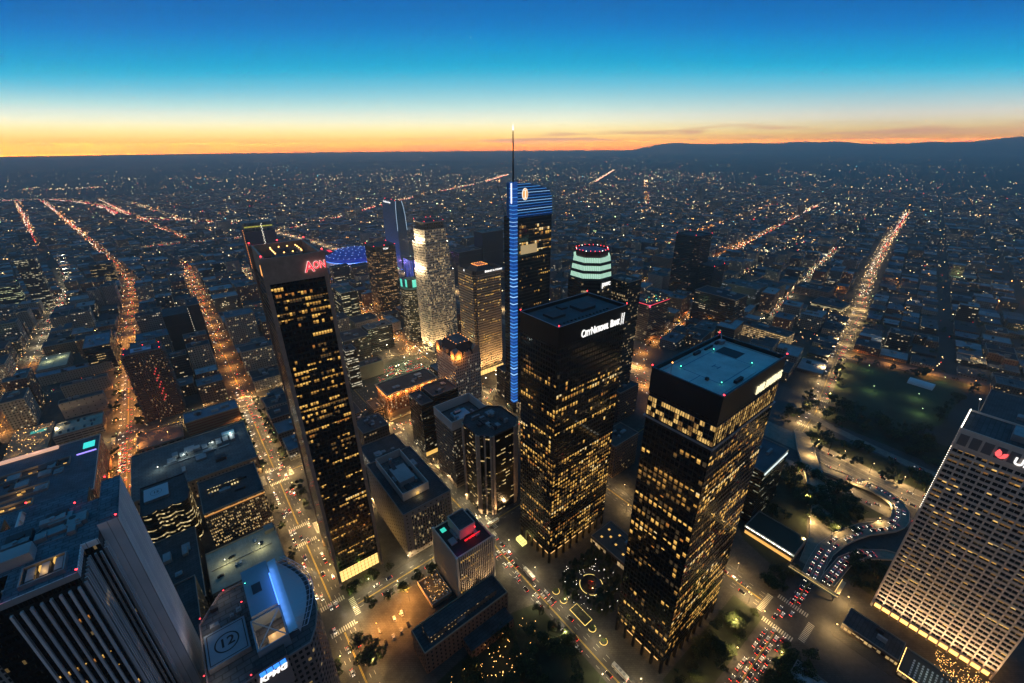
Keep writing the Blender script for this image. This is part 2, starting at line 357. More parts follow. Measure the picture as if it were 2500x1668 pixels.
RIDGE = [(5057, 20382, 60), (5807, 20181, 207), (6361, 20014, 317), (6796, 19870, 343), (7028, 19789, 336), (7721, 19529, 316), (8236, 19318, 305), (8824, 19056, 316), (9435, 18761, 326), (10199, 18357, 312), (10819, 17998, 340), (11413, 17628, 334), (11966, 17258, 340), (12604, 16797, 280), (12989, 16501, 286), (13472, 16109, 292), (13694, 15921, 316), (13912, 15731, 329), (14386, 15298, 315), (14858, 14840, 330), (15093, 14601, 300), (15416, 14260, 284), (16500, 13000, 300), (17500, 11500, 260)]
def ridge(pts, name, depth, seed, sub=5):
    r = R(seed); b = MB(); P = []
    for (x0, y0, z0), (x1, y1, z1) in zip(pts, pts[1:]):
        for k in range(sub):
            t = k / sub; P.append((x0 + (x1 - x0) * t, y0 + (y1 - y0) * t, z0 + (z1 - z0) * t + r.uniform(-5, 5)))
    prof = [(-1.0, 0.0), (-.6, .32), (-.25, .72), (0, 1), (.3, .8), (1, 0)]; rows = []
    for x, y, z in P:
        L = math.hypot(x, y); row = []
        for t, k in prof:
            j = r.uniform(-.05, .05) if 0 < k < 1 else 0
            row.append((x + x / L * depth * t, y + y / L * depth * t, (z * min(1, k + j)) if k else -1.0))
        rows.append(row)
    for a, c in zip(rows, rows[1:]):
        for i in range(len(prof) - 1): b.poly([c[i], c[i + 1], a[i + 1], a[i]])
    structure(b, name, hill_m)
RIDGE = [(x, y, 318 + (z - 318) * 1.7 if z > 318 else z) for x, y, z in RIDGE]
ridge(RIDGE, 'hills', 1900, 3)
ridge([(14400, 16000, 300), (14930, 15460, 330), (15240, 15170, 385), (15500, 14950, 432), (15700, 14740, 458), (16000, 14400, 466), (16500, 13900, 440), (17200, 13000, 380)], 'mountains', 1200, 5)
ridge([(-3600, 8800, 5), (-3106, 8978, 22), (-2875, 9055, 35), (-2482, 9170, 38), (-1990, 9289, 50), (-1656, 9355, 34), (-1198, 9424, 30), (-791, 9467, 18), (-300, 9500, 5)], 'low_hills', 700, 8)

# streets of the downtown grid (u = const and v = const), then blocks of pavement between them
ASPH = mat('asphalt', (.055, .052, .050), .85, noise=.35, nscale=.35); ASPF = mat('asphalt_far', (.05, .048, .046), .85, noise=.3, nscale=.05)
PAVE = mat('pavement_concrete', (.075, .068, .058), .9, noise=.4, nscale=.2, seams=5); MARK = mat('road_paint', (.55, .52, .42), .7, noise=.25, nscale=2.0); MARKY = mat('road_paint_yellow', (.62, .42, .06), .7)
US = [(-350, 8), (-224, 9), (-98, 10), (27, 9.5), (155, 9.5), (285, 10.5)]           # (u, half width)
VS = [(38, 11), (245, 9), (340, 8), (438, 9), (625, 9), (825, 9), (1026, 9), (1226, 9), (1426, 9)]
def strip(b, P, hw, z, mi=0):
    """ribbon of half width hw along the polyline P (u, v)"""
    pts = []
    for i, p in enumerate(P):
        a = Vector(P[max(i - 1, 0)]); c = Vector(P[min(i + 1, len(P) - 1)]); d = (c - a).normalized(); n = Vector((-d.y, d.x)); q = Vector(p)
        pts.append((q + n * hw, q - n * hw))
    zz = z if isinstance(z, (list, tuple)) else [z] * len(P)
    for i in range(len(P) - 1):
        (a, c), (d, e) = pts[i], pts[i + 1]
        b.poly([W(a.x, a.y, zz[i]), W(c.x, c.y, zz[i]), W(e.x, e.y, zz[i + 1]), W(d.x, d.y, zz[i + 1])], mi)
b = MB()
for x0, y0, x1, y1 in [(-420, -60, 330, 1500)]: b.poly([W(x0, y0, .04), W(x1, y0, .04), W(x1, y1, .04), W(x0, y1, .04)])
b.poly([W(330, -260, .04), W(640, -260, .04), W(640, 640, .04), W(330, 640, .04)])
structure(b, 'road', ASPH)
def near_streets_block(i, j):
    u0 = US[i][0] + US[i][1]; u1 = US[i + 1][0] - US[i + 1][1] if i + 1 < len(US) else 330
    v0 = VS[j][0] + VS[j][1]; v1 = VS[j + 1][0] - VS[j + 1][1]
    return u0, v0, u1, v1
pv = MB()
def slab(u0, v0, u1, v1, h=.2):
    c = 2.5; P = [(u0 + c, v0), (u1 - c, v0), (u1, v0 + c), (u1, v1 - c), (u1 - c, v1), (u0 + c, v1), (u0, v1 - c), (u0, v0 + c)]
    P = [tuple(W(*p).xy) for p in P]
    pv.prism(P, .04, h, 0, 0)
for i in range(len(US) - 1):
    for j in range(len(VS) - 1):
        u0, v0, u1, v1 = near_streets_block(i, j)
        if j == 1 and i < 3: v1 = VS[3][0] - VS[3][1]           # 245..438 is one block left of the first avenue
        if j == 2 and i < 3: continue
        slab(u0, v0, u1, v1)
for j in range(len(VS) - 1): slab(US[-1][0] + US[-1][1], VS[j][0] + VS[j][1], 470, VS[j + 1][0] - VS[j + 1][1])
slab(165, -60, 274.5, 26); slab(36.5, -60, 145.5, 27); slab(297, -110, 420, 14); slab(36.5, 49, 145.5, 236, .2) if False else None
structure(pv, 'pavement', PAVE)

# lane lines and crosswalks
lm = MB(); cw = MB()
def vline(u, v0, v1, w=.16, dash=0, mi=0):
    v = v0
    while v < v1:
        e = min(v1, v + (dash or v1 - v)); lm.poly([W(u - w, v, .055), W(u + w, v, .055), W(u + w, e, .055), W(u - w, e, .055)], mi); v = e + (dash * 2 if dash else 1)
def hline(v, u0, u1, w=.16, dash=0, mi=0):
    u = u0
    while u < u1:
        e = min(u1, u + (dash or u1 - u)); lm.poly([W(u, v - w, .055), W(e, v - w, .055), W(e, v + w, .055), W(u, v + w, .055)], mi); u = e + (dash * 2 if dash else 1)
for u, hw in US[1:]:
    for (va, wa), (vb, wb) in zip(VS, VS[1:]):
        if va > 900: break
        a, c = va + wa + 6, vb - wb - 6
        if c - a < 20 or (u < 20 and va in (245,)): continue
        vline(u - .3, a, c, .14, 0, 1); vline(u + .3, a, c, .14, 0, 1)
        for o in (-3.6, 3.6, 6.8, -6.8): vline(u + o, a, c, .13, 3)
for v, hw in VS[:6]:
    for (ua, wa), (ub, wb) in zip(US[1:], US[2:] + [(420, 9)]):
        a, c = ua + wa + 6, ub - wb - 6
        if v == 340 and ua < 20: continue
        hline(v - .3, a, c, .14, 0, 1); hline(v + .3, a, c, .14, 0, 1)
        for o in (-3.5, 3.5): hline(v + o, a, c, .13, 3)
def zebra(u, v, hu, hv):
    for sgn in (-1, 1):
        k = -hu + 1
        while k < hu - .6:                       # across the u = const street
            cw.poly([W(u + k, v + sgn * (hv + 3.2) - 2, .06), W(u + k + .75, v + sgn * (hv + 3.2) - 2, .06), W(u + k + .75, v + sgn * (hv + 3.2) + 2, .06), W(u + k, v + sgn * (hv + 3.2) + 2, .06)]); k += 1.5
        k = -hv + 1
        while k < hv - .6:
            cw.poly([W(u + sgn * (hu + 3.2) - 2, v + k, .06), W(u + sgn * (hu + 3.2) + 2, v + k, .06), W(u + sgn * (hu + 3.2) + 2, v + k + .75, .06), W(u + sgn * (hu + 3.2) - 2, v + k + .75, .06)]); k += 1.5
for u, hu in US[2:]:
    for v, hv in VS[:5]:
        if u < 0 and v < 400: continue
        zebra(u, v, hu, hv)
structure(lm, 'lane_marking', [MARK, MARKY]); structure(cw, 'crosswalk', MARK)

# freeway, ramps and the straight boulevard on the right
fw = MB()
strip(fw, [(508, -330), (508, -50), (509, 45), (515, 110), (520, 300), (520, 700), (490, 1100), (420, 1700), (300, 2300)], 17, .30)
strip(fw, [(468, -330), (467, 20), (470, 50), (466, 90), (478, 300), (480, 700), (450, 1100)], 8, .26)
strip(fw, [(568, -330), (567, 15), (570, 50), (576, 84), (590, 150)], 6, .26)
structure(fw, 'freeway', mat('freeway_concrete', (.17, .155, .13), .85, noise=.3, nscale=.2))
BLVD = [(541, 121), (601, 127), (650, 138), (834, 174), (947, 194), (1077, 213), (1419, 285), (2014, 386), (2620, 476)]
bl = MB(); strip(bl, BLVD, 11, .12); strip(bl, [(806, 196), (818, 160), (838, 104), (860, 42), (905, -80), (960, -230)], 9, .1); strip(bl, [(455, 262), (500, 325), (560, 372), (619, 388), (690, 398), (803, 423)], 10, .1); structure(bl, 'boulevard', mat('asphalt_boulevard', (.085, .08, .07), .85, noise=.3, nscale=.05))
lb = MB()
for o in (-7.3, -3.6, 0, 3.6, 7.3):
    for (a, c) in zip(BLVD[:5], BLVD[1:6]):
        d = (Vector(c) - Vector(a)); L = d.length; d.normalize(); n = Vector((-d.y, d.x)); k = 0
        while k < L:
            p = Vector(a) + d * k + n * o; q = Vector(a) + d * min(L, k + (4 if o else 12)) + n * o
            strip(lb, [p, q], .14, .135, 1 if o == 0 else 0); k += 12
for s0 in (0, 1):
    for k in range(-9, 10, 2):
        for q in ((556 + s0 * 26, 123 + s0 * 3), (612 + s0 * 24, 129.5 + s0 * 5), (838 + s0 * 26, 174.5 + s0 * 5)):
            strip(lb, [(q[0], q[1] + k), (q[0] + 4, q[1] + k + .6)], .45, .137, 0)
structure(lb, 'boulevard_marking', [MARK, MARKY])
# raised straight ramp and the curling off-ramp with their parapets
RAMP = [(541, 121), (501.9, 103.5), (457.4, 79.2), (419, 59.7), (376.5, 46.6), (345, 42.3)]
CURL = [(330, 38.5), (352, 40.5), (372, 41), (392, 37.5), (406, 33), (420.3, 27), (431, 20), (441.5, 14), (450, 11), (459, 10.5), (469.9, 13), (478, 17.5), (483.3, 26.2), (486.5, 36), (486.6, 44.7), (485, 60), (484, 76.5), (490, 90.5)]
LOWR = [(340, 29), (372, 27), (392, 20), (408, 6), (420, -18), (428, -60)]
def ramp_of(name, P, hw, zs, m):
    b = MB(); strip(b, P, hw, zs)
    for sg in (-1, 1):
        for i in range(len(P) - 1):
            a, c = Vector(P[i]), Vector(P[i + 1]); d = (c - a).normalized()
            pa, pc = Vector(P[max(0, i - 1)]), Vector(P[min(len(P) - 1, i + 2)])
            na = (c - pa).normalized(); nb = (pc - a).normalized()
            A = a + Vector((-na.y, na.x)) * hw * sg; C = c + Vector((-nb.y, nb.x)) * hw * sg
            z0, z1 = zs[i], zs[i + 1]; w0, w1 = W(A.x, A.y, z0), W(C.x, C.y, z1)
            t = .25
            nn = Vector((-na.y, na.x)) * sg * t
            I0, I1 = W(A.x - nn.x, A.y - nn.y, z0), W(C.x - nn.x, C.y - nn.y, z1); up = Vector((0, 0, 1.0)); dn = Vector((0, 0, -1.3))
            b.poly([w0 + up, w1 + up, I1 + up, I0 + up], 1); b.poly([I0, I1, I1 + up, I0 + up], 1); b.poly([w0 + dn, w1 + dn, w1 + up, w0 + up], 1)
    o = b.build(name, m, kind='structure'); return o
RM = [mat('ramp_concrete', (.20, .18, .14), .85, noise=.3, nscale=.25), mat('ramp_parapet', (.42, .40, .34), .85)]
ramp_of('ramp', RAMP, 8.5, [.5, 3, 5, 4.5, 2.4, .6], RM)
ramp_of('offramp', CURL, 6.2, [.4, .8, 1.4, 2.4, 3.2, 4, 4.6, 5, 5.3, 5.6, 5.8, 5.8, 5.6, 5.2, 4.6, 3.6, 2.4, 1.2], RM)
ramp_of('lower_ramp', LOWR, 5, [.3, .5, .7, .9, .9, .9], RM)
rl = MB()
for hwid in (0,):
    for P, zs in ((CURL, [.4, .8, 1.4, 2.4, 3.2, 4, 4.6, 5, 5.3, 5.6, 5.8, 5.8, 5.6, 5.2, 4.6, 3.6, 2.4, 1.2]),):
        strip(rl, P, .15, [z + .02 for z in zs])
for P, z in ((((500, -300), (500, 40), (506, 110)), .32), (((516, -300), (516, 40), (524, 110)), .32), (((508, -300), (508, 40), (515, 110)), .32)): strip(rl, P, .15, z)
structure(rl, 'ramp_marking', MARK)

# school field and lawns
gr = MB()
for P in ([(640, 40), (690, 20), (850, 15), (850, 40), (800, 150), (765, 158), (640, 118)],):
    gr.poly([W(*p, .10) for p in P])
structure(gr, 'sports_field', mat('turf', (.03, .045, .02), .95, noise=.5, nscale=.02))
lw = MB()
for P in ([(395, 50), (415, 44), (440, 32), (455, 22), (470, 20), (476, 30), (476, 60), (470, 70), (455, 70), (425, 56)], [(525, -250), (560, -250), (560, 120), (528, 110)], [(576, -250), (640, -250), (640, 115), (592, 118)], [(320, 56), (372, 56), (430, 74), (455, 90), (455, 130), (372, 130), (330, 90)], [(58, 88), (149, 88), (149, 160), (130, 166), (58, 160)], [(178, 48), (272, 48), (272, 70), (178, 70)], [(352, -34), (406, -34), (404, 22), (356, 26)]):
    lw.poly([W(*p, .24) for p in P])
structure(lw, 'verge', mat('ground_cover', (.022, .03, .014), .95, noise=.6, nscale=.12))

# ================================================================== THE LANDMARK TOWERS
def face(o, d, w, z0, z1, bay, flr, ww, wh, dens, seed, run=4, **k):
    ni, nj = int(w / bay), int((z1 - z0) / flr)
    return dict(o=o, d=d, w=w, z0=z0, z1=z1, bay=w / ni, flr=flr, ww=ww, wh=wh, g=lit_grid(ni, nj, dens, seed, run, **k))
BLKF = facade('black_tower_skin', (.015, .014, .014), (.009, .011, .014), 2.6, 3.95, .76, .62, 0.0, rough=.3, grough=.06)
def twin(u, v, label, name, dens_l, dens_r, seed, deck, bay):
    root = thing(name, label, 'skyscraper', u, v); root['u'] = u; root['v'] = v
    a, b, h = 67.0, 37.6, 213.0; FOOT.append((u - 6, v - 6, u + a + 6, v + b + 6))
    MB().box(0, 0, 11.5, a, b, h - 3, 0, 0, 0).build('walls', [BLKF], root)
    MB().rim(rect(-.3, -.3, a + .3, b + .3), h - 14, h, .9).build('parapet', [BLK], root)
    lob = MB().box(6, 6, .2, a - 6, b - 6, 11.5)
    lob.build('lobby', [mat('lobby_glow', (.3, .22, .12), .5, emit=(1, .55, .17), st=1.5, light=True)], root)
    for i in range(9):
        x = .8 + i * (a - 1.6) / 8
        for y in (.8, b - .8): MB().box(x - .9, y - .75, .2, x + .9, y + .75, 11.6).build('column', [BLK], root)
    for i in range(1, 5):
        y = .8 + i * (b - 1.6) / 5
        for x in (.8, a - .8): MB().box(x - .75, y - .9, .2, x + .75, y + .9, 11.6).build('column', [BLK], root)
    z0, z1 = 13.0, h - 30
    F = [face((0, 0), (1, 0), a, z0, z1, bay, 3.95, bay * .62, 2.75, dens_r, seed, 5), face((0, b), (0, -1), b, z0, z1, bay, 3.95, bay * .62, 2.75, dens_l, seed + 1, 4)]
    lit_windows(root, F)
    MB().poly([(1, 1, h - 2.2), (a - 1, 1, h - 2.2), (a - 1, b - 1, h - 2.2), (1, b - 1, h - 2.2)]).build('roof_deck', [deck], root)
    for x, y in ((-.2, -.2), (a + .2, -.2), (-.2, b + .2), (a + .2, b + .2)): beacon(root, x, y, h, r=.5)
    return root
def step(*k):
    def f(t):
        for a, b in k:
            if t <= a: return b
        return 0.0
    return f
ph = twin(180, 73, 'black office tower with a bright blue roof deck and a white two word sign', 'office_tower',
          step((.03, .3), (.16, .25), (.3, .42), (.36, .12), (.62, .34), (.66, .10), (.74, .32), (.85, .42), (.93, .22), (1, .40)), step((.03, .5), (.12, .28), (.34, .66), (.39, .12), (.62, .66), (.66, .2), (.8, .5), (.9, .72), (1, .85)), 11, mat('blue_white_deck', (.36, .50, .50), .6, noise=.2, nscale=.12), 3.0)
# glazed plant storeys under the roof band, with bracing behind the glass
gl = mat('plant_room_glow', (.2, .2, .15), .5, emit=(1, .60, .17), st=.85); bar = mat('plant_room_frame', (.05, .05, .055), .4)
for o, d, w, n, dk in (((0, 0), (1, 0), 67.0, 26, 0), ((0, 37.6), (0, -1), 37.6, 14, 1)):
    nx, ny = d[1], -d[0]; b = MB(); r = R(5 + dk)
    def pt(s, z, off): return (o[0] + d[0] * s + nx * off, o[1] + d[1] * s + ny * off, z)
    pn = MB(); bay = w / n
    for i in range(n):
        for zz in (184.6, 187.5, 190.4, 193.3):
            if r.random() < (.42 if dk else .1): continue
            for hb in (0, 1): pn.poly([pt((i + .5 * hb) * bay + .12, zz + .15, .08), pt((i + .5 + .5 * hb) * bay - .12, zz + .15, .08), pt((i + .5 + .5 * hb) * bay - .12, zz + 2.75, .08), pt((i + .5 * hb) * bay + .12, zz + 2.75, .08)], r.choice((0, 0, 1, 2)))
        b.bar(pt(i * bay, 184.2, .35), pt(i * bay, 196.4, .35), .17)
        if r.random() < .55: b.bar(pt(i * bay + .2, 184.6, .2), pt((i + 1) * bay - .2, 190.2, .2), .12)
        if r.random() < .3: b.bar(pt(i * bay + .2, 196, .2), pt((i + 1) * bay - .2, 190.4, .2), .12)
    for zz in (184.2, 187.3, 190.3, 193.4, 196.4): b.bar(pt(0, zz, .35), pt(w, zz, .35), .2 if zz in (184.2, 196.4) else .12)
    pn.build('glazing', [gl, mat('plant_room_glow_mid', (.1, .1, .08), .5, emit=(1, .57, .15), st=.5), mat('plant_room_glow_low', (.05, .05, .04), .5, emit=(1, .5, .14), st=.18)], ph); b.build('frame', [bar], ph)
MB().rim(rect(-1.0, -1.0, 68, 38.6), 183.2, 184.0, 1.1).build('ledge', [mat('ledge_metal', (.35, .36, .38), .4, .4)], ph)
MB().box(47, 17, 210.85, 57, 29, 210.95).build('roof_opening', [DARK], ph)
mk = MB()
for x0, y0, x1, y1 in ((14, 8, 46, 8.5), (14, 30, 46, 30.5), (14, 8, 14.5, 30), (46, 8, 46.5, 30.5), (4, 19, 14, 19.4)): mk.poly([(x0, y0, 210.86), (x1, y0, 210.86), (x1, y1, 210.86), (x0, y1, 210.86)])
mk.build('deck_marking', [mat('deck_line', (.10, .22, .32), .8)], ph)
flat_text(ph, 'H', 30, 19, 210.9, 90, 6, mat('deck_line', (.1, .2, .3)), 'landing_mark')
for x, y in ((14, 30), (46.5, 8.5), (14, 8), (47, 30), (24, 4)): beacon(ph, x, y, 210.8, GRL, .35)
b = MB(); b.bar((3, 34.5, 211.1), (60, 34.5, 211.1), .18); b.bar((64, 4, 211.1), (64, 32, 211.1), .18); b.bar((3, 3, 211.1), (40, 3, 211.1), .12); b.build('roof_pipe', [METAL], ph)
b = MB(); b.box(58, 31, 210.8, 62, 34, 213); b.bar((60, 32.5, 213), (66, 36.5, 215.5), .25); b.build('cleaning_rig', [METAL], ph)
mast = MB(); mast.bar((5, 30, 210.8), (5, 30, 217), .12); mast.oct((5, 30, 217), .5, 1); mast.build('mast', [METAL, OLT], ph)
for s0, (x, y, w, d, h2) in enumerate(((20, 3.5, 7, 1.6, 1.6), (33, 33, 6, 1.5, 1.5), (44, 33, 8, 1, 1.1), (12, 14, 1.5, 1.5, 1.4), (56, 33, 2, 1.4, 1.6))): MB().box(x, y, 210.8, x + w, y + d, 210.8 + h2).build('rooftop_unit', [DARK], ph)
text(ph, 'PAUL HASTINGS', 36.5, -.5, 200.4, 0, 6.6, mat('sign_warm', (.5, .5, .4), .5, emit=(1, .86, .5), st=1.4), bold=.08, fit=29.5)
text(ph, 'B dcfin', -.45, 22, 205.0, -90, 1.9, SIGNW, sx=1.1) if False else None
cnb = twin(179.4, 179.4, 'black office tower with a dark roof, white bank sign and ladder emblem', 'office_tower',
           step((.05, .2), (.1, .45), (.36, .40), (.42, .1), (.6, .42), (.66, .18), (.80, .42), (.93, .30), (.97, .5), (1, .3)), step((.04, .35), (.14, .86), (.17, .1), (.20, .3), (.46, .82), (.5, .6), (.57, .70), (.62, .06), (.66, .30), (.80, .50), (.94, .45), (1, .1)), 21, mat('tar_deck', (.05, .075, .085), .85, noise=.4, nscale=.1), 2.7)
for wd, x0, w0, z0 in (('C', 20.8, 3.3, 7.6), ('ITY', 24.6, 4.9, 5.8), ('N', 30.2, 3.6, 7.6), ('ATIONAL', 34.2, 14.2, 5.8), ('B', 50.2, 3.0, 7.6), ('ANK', 53.6, 7.0, 5.8)): text(cnb, wd, x0, -.5, 200.2, 0, z0, SIGNW, bold=.10, fit=w0)
lad = MB()
for k in (0, 2.6): lad.bar((61.8 + k, -.7, 199.2), (62.4 + k, -.7, 208), .26)
for k in range(7): lad.bar((61.9 + .08 * k, -.7, 200.3 + k * 1.15), (64.4 + .08 * k, -.7, 200.5 + k * 1.15), .16)
lad.build('emblem', [SIGNW], cnb)
for k in range(15): MB().cyl(8 + k * 3.6, 7, 210.8, 211.6, .95, 10).build('roof_vent', [DARK], cnb) if k < 14 else None
for x, y, w, d, h2 in ((10, 16, 12, 10, 1.6), (36, 14, 14, 12, 2), (28, 26, 6, 6, 1.2)): MB().box(x, y, 210.8, x + w, y + d, 210.8 + h2).build('rooftop_unit', [DARK], cnb)
MB().rim(rect(-.35, -.35, 67.35, 37.95), 213.0, 213.25, .35).build('trim', [mat('edge_metal', (.4, .45, .5), .35, .5)], cnb)

# tapering black tower with concrete corner columns (red sign)
aon = thing('office_tower', 'tallest black tower on the left with tan corner columns and a red sign', 'skyscraper', 36.5, 268.5, 0, math.radians(-2.2)); aon['u'] = 36.5; aon['v'] = 268.5; FOOT.append((30, 262, 78, 320))
aw, ad, ah = 35.0, 46.0, 262.0; tp = 1.2
B0 = rect(0, 0, aw, ad); B1 = rect(tp, tp, aw - tp, ad - tp)
MB().prism(B0, 14, ah - 15, 0, 0, 0, B1).build('walls', [BLKF], aon)
MB().box(2, 2, .2, aw - 2, ad - 2, 14).build('lobby', [mat('lobby_glow_yellow', (.3, .25, .12), .5, emit=(1, .66, .2), st=1.6, light=True)], aon)
lf = MB()
for k in range(12): lf.bar((2 + k * 2.8, 1.6, .2), (2 + k * 2.8, 1.6, 14), .16)
for z in (3.5, 7, 10.5): lf.bar((2, 1.6, z), (33, 1.6, z), .14)
lf.build('lobby_frame', [DARK], aon)
colm = mat('tan_granite', (.42, .29, .21), .75, noise=.2, nscale=.2)
for x0, x1 in ((-.3, 1.9), (aw - 1.9, aw + .3)):
    for y0, y1, s in ((-1.1, .5, 1), (ad - .5, ad + 1.1, -1)):
        MB().prism(rect(x0, y0, x1, y1), .2, ah, 0, 0, None, rect(x0 + (tp * .6 if x0 < 10 else -tp * .6), y0 + s * tp, x1 + (tp * .6 if x0 < 10 else -tp * .6), y1 + s * tp)).build('column', [colm], aon)
MB().rim([(tp + .9, .3), (aw - tp - .9, .3), (aw - tp - .9, ad - .3), (tp + .9, ad - .3)], ah - 15, ah - .3, 1.2).build('crown_band', [colm], aon)
MB().box(4, 3, ah - 9, aw - 4, ad - 3, ah - 8.4).build('roof_deck', [DARK], aon)
MB().rim(rect(11, 17, 26, 36), ah - 8.4, ah - 2.5, .6).build('plant_screen', [METAL], aon)
for k in range(15):
    t = k / 14 * 68; x, y = (11 + t, 17) if t < 15 else (26, 17 + t - 15) if t < 34 else (26 - (t - 34), 36) if t < 49 else (11, 36 - (t - 49))
    beacon(aon, x, y, ah - 2.6, ALT, .42)
for x, y in ((1.5, .5), (aw - 1.5, .5), (1.5, ad - .5), (aw - 1.5, ad - .5), (aw / 2, ad - .5)): beacon(aon, x, y, ah, r=.5)
units(aon, 6, 5, 30, 16, ah - 8.4, 5, 4, 3)
redsign = mat('sign_red', (.4, 0, .02), .5, emit=(1, .03, .05), st=1.5); redglow = mat('sign_white_edge', (.5, .4, .4), .5, emit=(1, .72, .7), st=1.0)
text(aon, 'A', 22.2, -.3, 251.3, 0, 8.4, redglow, 'sign_outline', .2, .26, .9); text(aon, 'A', 22.2, -.75, 251.3, 0, 8.4, redsign, 'sign_lettering', .3, .04, .9)
text(aon, 'ON', 26.9, -.3, 252.6, 0, 6.0, redglow, 'sign_outline', .2, .2, .74); text(aon, 'ON', 26.9, -.75, 252.6, 0, 6.0, redsign, 'sign_lettering', .3, .03, .74)
text(aon, 'A', tp - .1, 12, 250.5, -90, 8.5, mat('sign_amber', (.4, .2, 0), .5, emit=(1, .40, .1), st=1.6), bold=.3)
dA = step((.03, .15), (.08, .35), (.13, .12), (.33, .28), (.37, .4), (.40, .1), (.60, .45), (.66, .8), (.68, .1), (.8, .50), (.83, .12), (.86, .28), (.885, .05), (.985, .68), (1, .1))
F = [face((2.3, 0), (1, 0), aw - 4.6, 15, ah - 16, 1.62, 3.9, 1.3, 2.1, dA, 31, 4, bright=(.38, .3, .16, .03, .03, .10), vary=(.75, 1, 1.25)), face((0, 5), (0, -1), 5, 15, ah - 16, 1.6, 3.9, 1.3, 2.1, lambda t: .3, 32, 2)]
for q in F: q['lean'] = (tp, 14, ah - 15)
lit_windows(aon, F)

# pale gridded tower at the right edge (red emblem and white lettering)
un = thing('office_tower', 'brown concrete grid tower at the right edge with red petal emblem and white lettering', 'skyscraper', 345, -62.2); un['u'] = 345; un['v'] = -62.2
ua, ub, uh = 30.0, 63.4, 160.8; FOOT.append((340, -70, 380, 6))
tan = mat('brown_concrete', (.74, .62, .52), .85, noise=.12, nscale=.15); dglass = mat('dark_glazing', (.012, .013, .015), .1)
MB().box(0, 0, 6, ua, ub, uh - 3).build('walls', [dglass], un)
nb = 12; bw = ub / nb; fl = 3.95; nf = 37; zb = 6.0
pi_ = MB()
for i in range(nb + 1): 
    y = i * bw; pi_.box(-1.0, y - .42, .2, .1, y + .42, uh - 10.5)
for i in range(nb): pi_.box(-.5, i * bw + bw / 2 - .1, zb, .05, i * bw + bw / 2 + .1, uh - 11)
for i in range(6): pi_.box(i * ua / 5 - .4, ub - .05, .2, i * ua / 5 + .4, ub + .9, uh - 10.5)
pi_.build('rib', [tan], un)
sp = MB()
for j in range(nf + 1): 
    z = zb + j * fl
    sp.box(-.62, -.2, z - .75, .06, ub + .2, z + .75)
    sp.box(0, ub, z - .75, ua, ub + .5, z + .75)
sp.build('spandrel_frame', [tan], un)
MB().box(-1.05, -1, uh - 11.5, ua + 1, ub + 1, uh, 0, 1).build('crown_band', [tan, ROOF], un)
ug = MB()
for i in range(nb): ug.box(-1.25, i * bw + .6, uh - 9.6, -1.05, (i + 1) * bw - .6, uh - 2.2)
ug.build('panel', [mat('grey_louvre', (.16, .155, .16), .7)], un)
MB().rim(rect(-1.05, -1, ua + 1, ub + 1), uh, uh + 1.2, .5).build('parapet', [tan], un)
MB().box(8, 20, uh, 22, 44, uh + 4).build('rooftop_unit', [METAL], un)
F = [face((0, ub), (0, -1), ub, zb + .7, zb + .7 + nf * fl, bw / 2, fl, 2.35, 1.55, step((.1, .7), (1, .52)), 41, 4, bright=(.16, .30, .22, .12, .10, .10), tint=.7)]
lit_windows(un, F, 7)
ust = thing('string_light', 'string of white lights along the left roof edge of the brown grid tower', 'string lights', 345, 1.6, uh + 1.3)
b = MB(); b.bar((0, 0, 0), (ua, 0, 0), .08, 1)
for k in range(22): b.oct((k * ua / 21, 0, .2), .28)
for k in range(40): b.oct((-.9, .35, -k * 1.6 - 1), .2)
b.build('bulb_string', [WLT, DARK], ust)
def petal(P, name, m, parent):
    b = MB(); n = len(P)
    b.poly([(-1.5, p[0], p[1]) for p in reversed(P)]); 
    for i in range(n): b.poly([(-1.5, *P[i]), (-1.5, *P[(i + 1) % n]), (-1.1, *P[(i + 1) % n]), (-1.1, *P[i])])
    return b.build(name, [m], parent)
rs2 = mat('emblem_red', (.4, 0, .02), .5, emit=(1, .10, .10), st=1.7)
ey0 = 45.5; ez = uh - 8.6; K = .62
def ptl(P): return [(ey0 + x * K, ez + z * K) for x, z in P]
petal(ptl([(0, 8), (.9, 8.2), (-1.2, 6.2), (-1.9, 3.6), (-1.2, .9), (.1, .1), (1.7, 1.2), (2.4, 3.4), (1.9, 6.0)][1:] + [(.9, 8.1)]), 'emblem', rs2, un)
petal(ptl([(-5.6, 5.8), (-3.0, 5.0), (-2.3, 2.8), (-1.6, .6), (-.2, -.5), (-2.6, -.6), (-4.6, .9), (-5.5, 3.2)]), 'emblem', rs2, un)
text(un, 'Union Bank', -1.35, ey0 - 6.2, ez - .6, -90, 6.2, SIGNW, bold=.2, sx=.92)
MB().box(1.2, 1.2, .2, ua - 1, ub - 1.2, 6).build('lobby', [mat('lobby_glow_orange', (.3, .2, .1), .5, emit=(1, .50, .12), st=3.2, light=True)], un)

for k in range(7): aim(un, (-7, 4 + k * 9, 1.5), (0, 4 + k * 9, 60), 30000, (1, .68, .36))

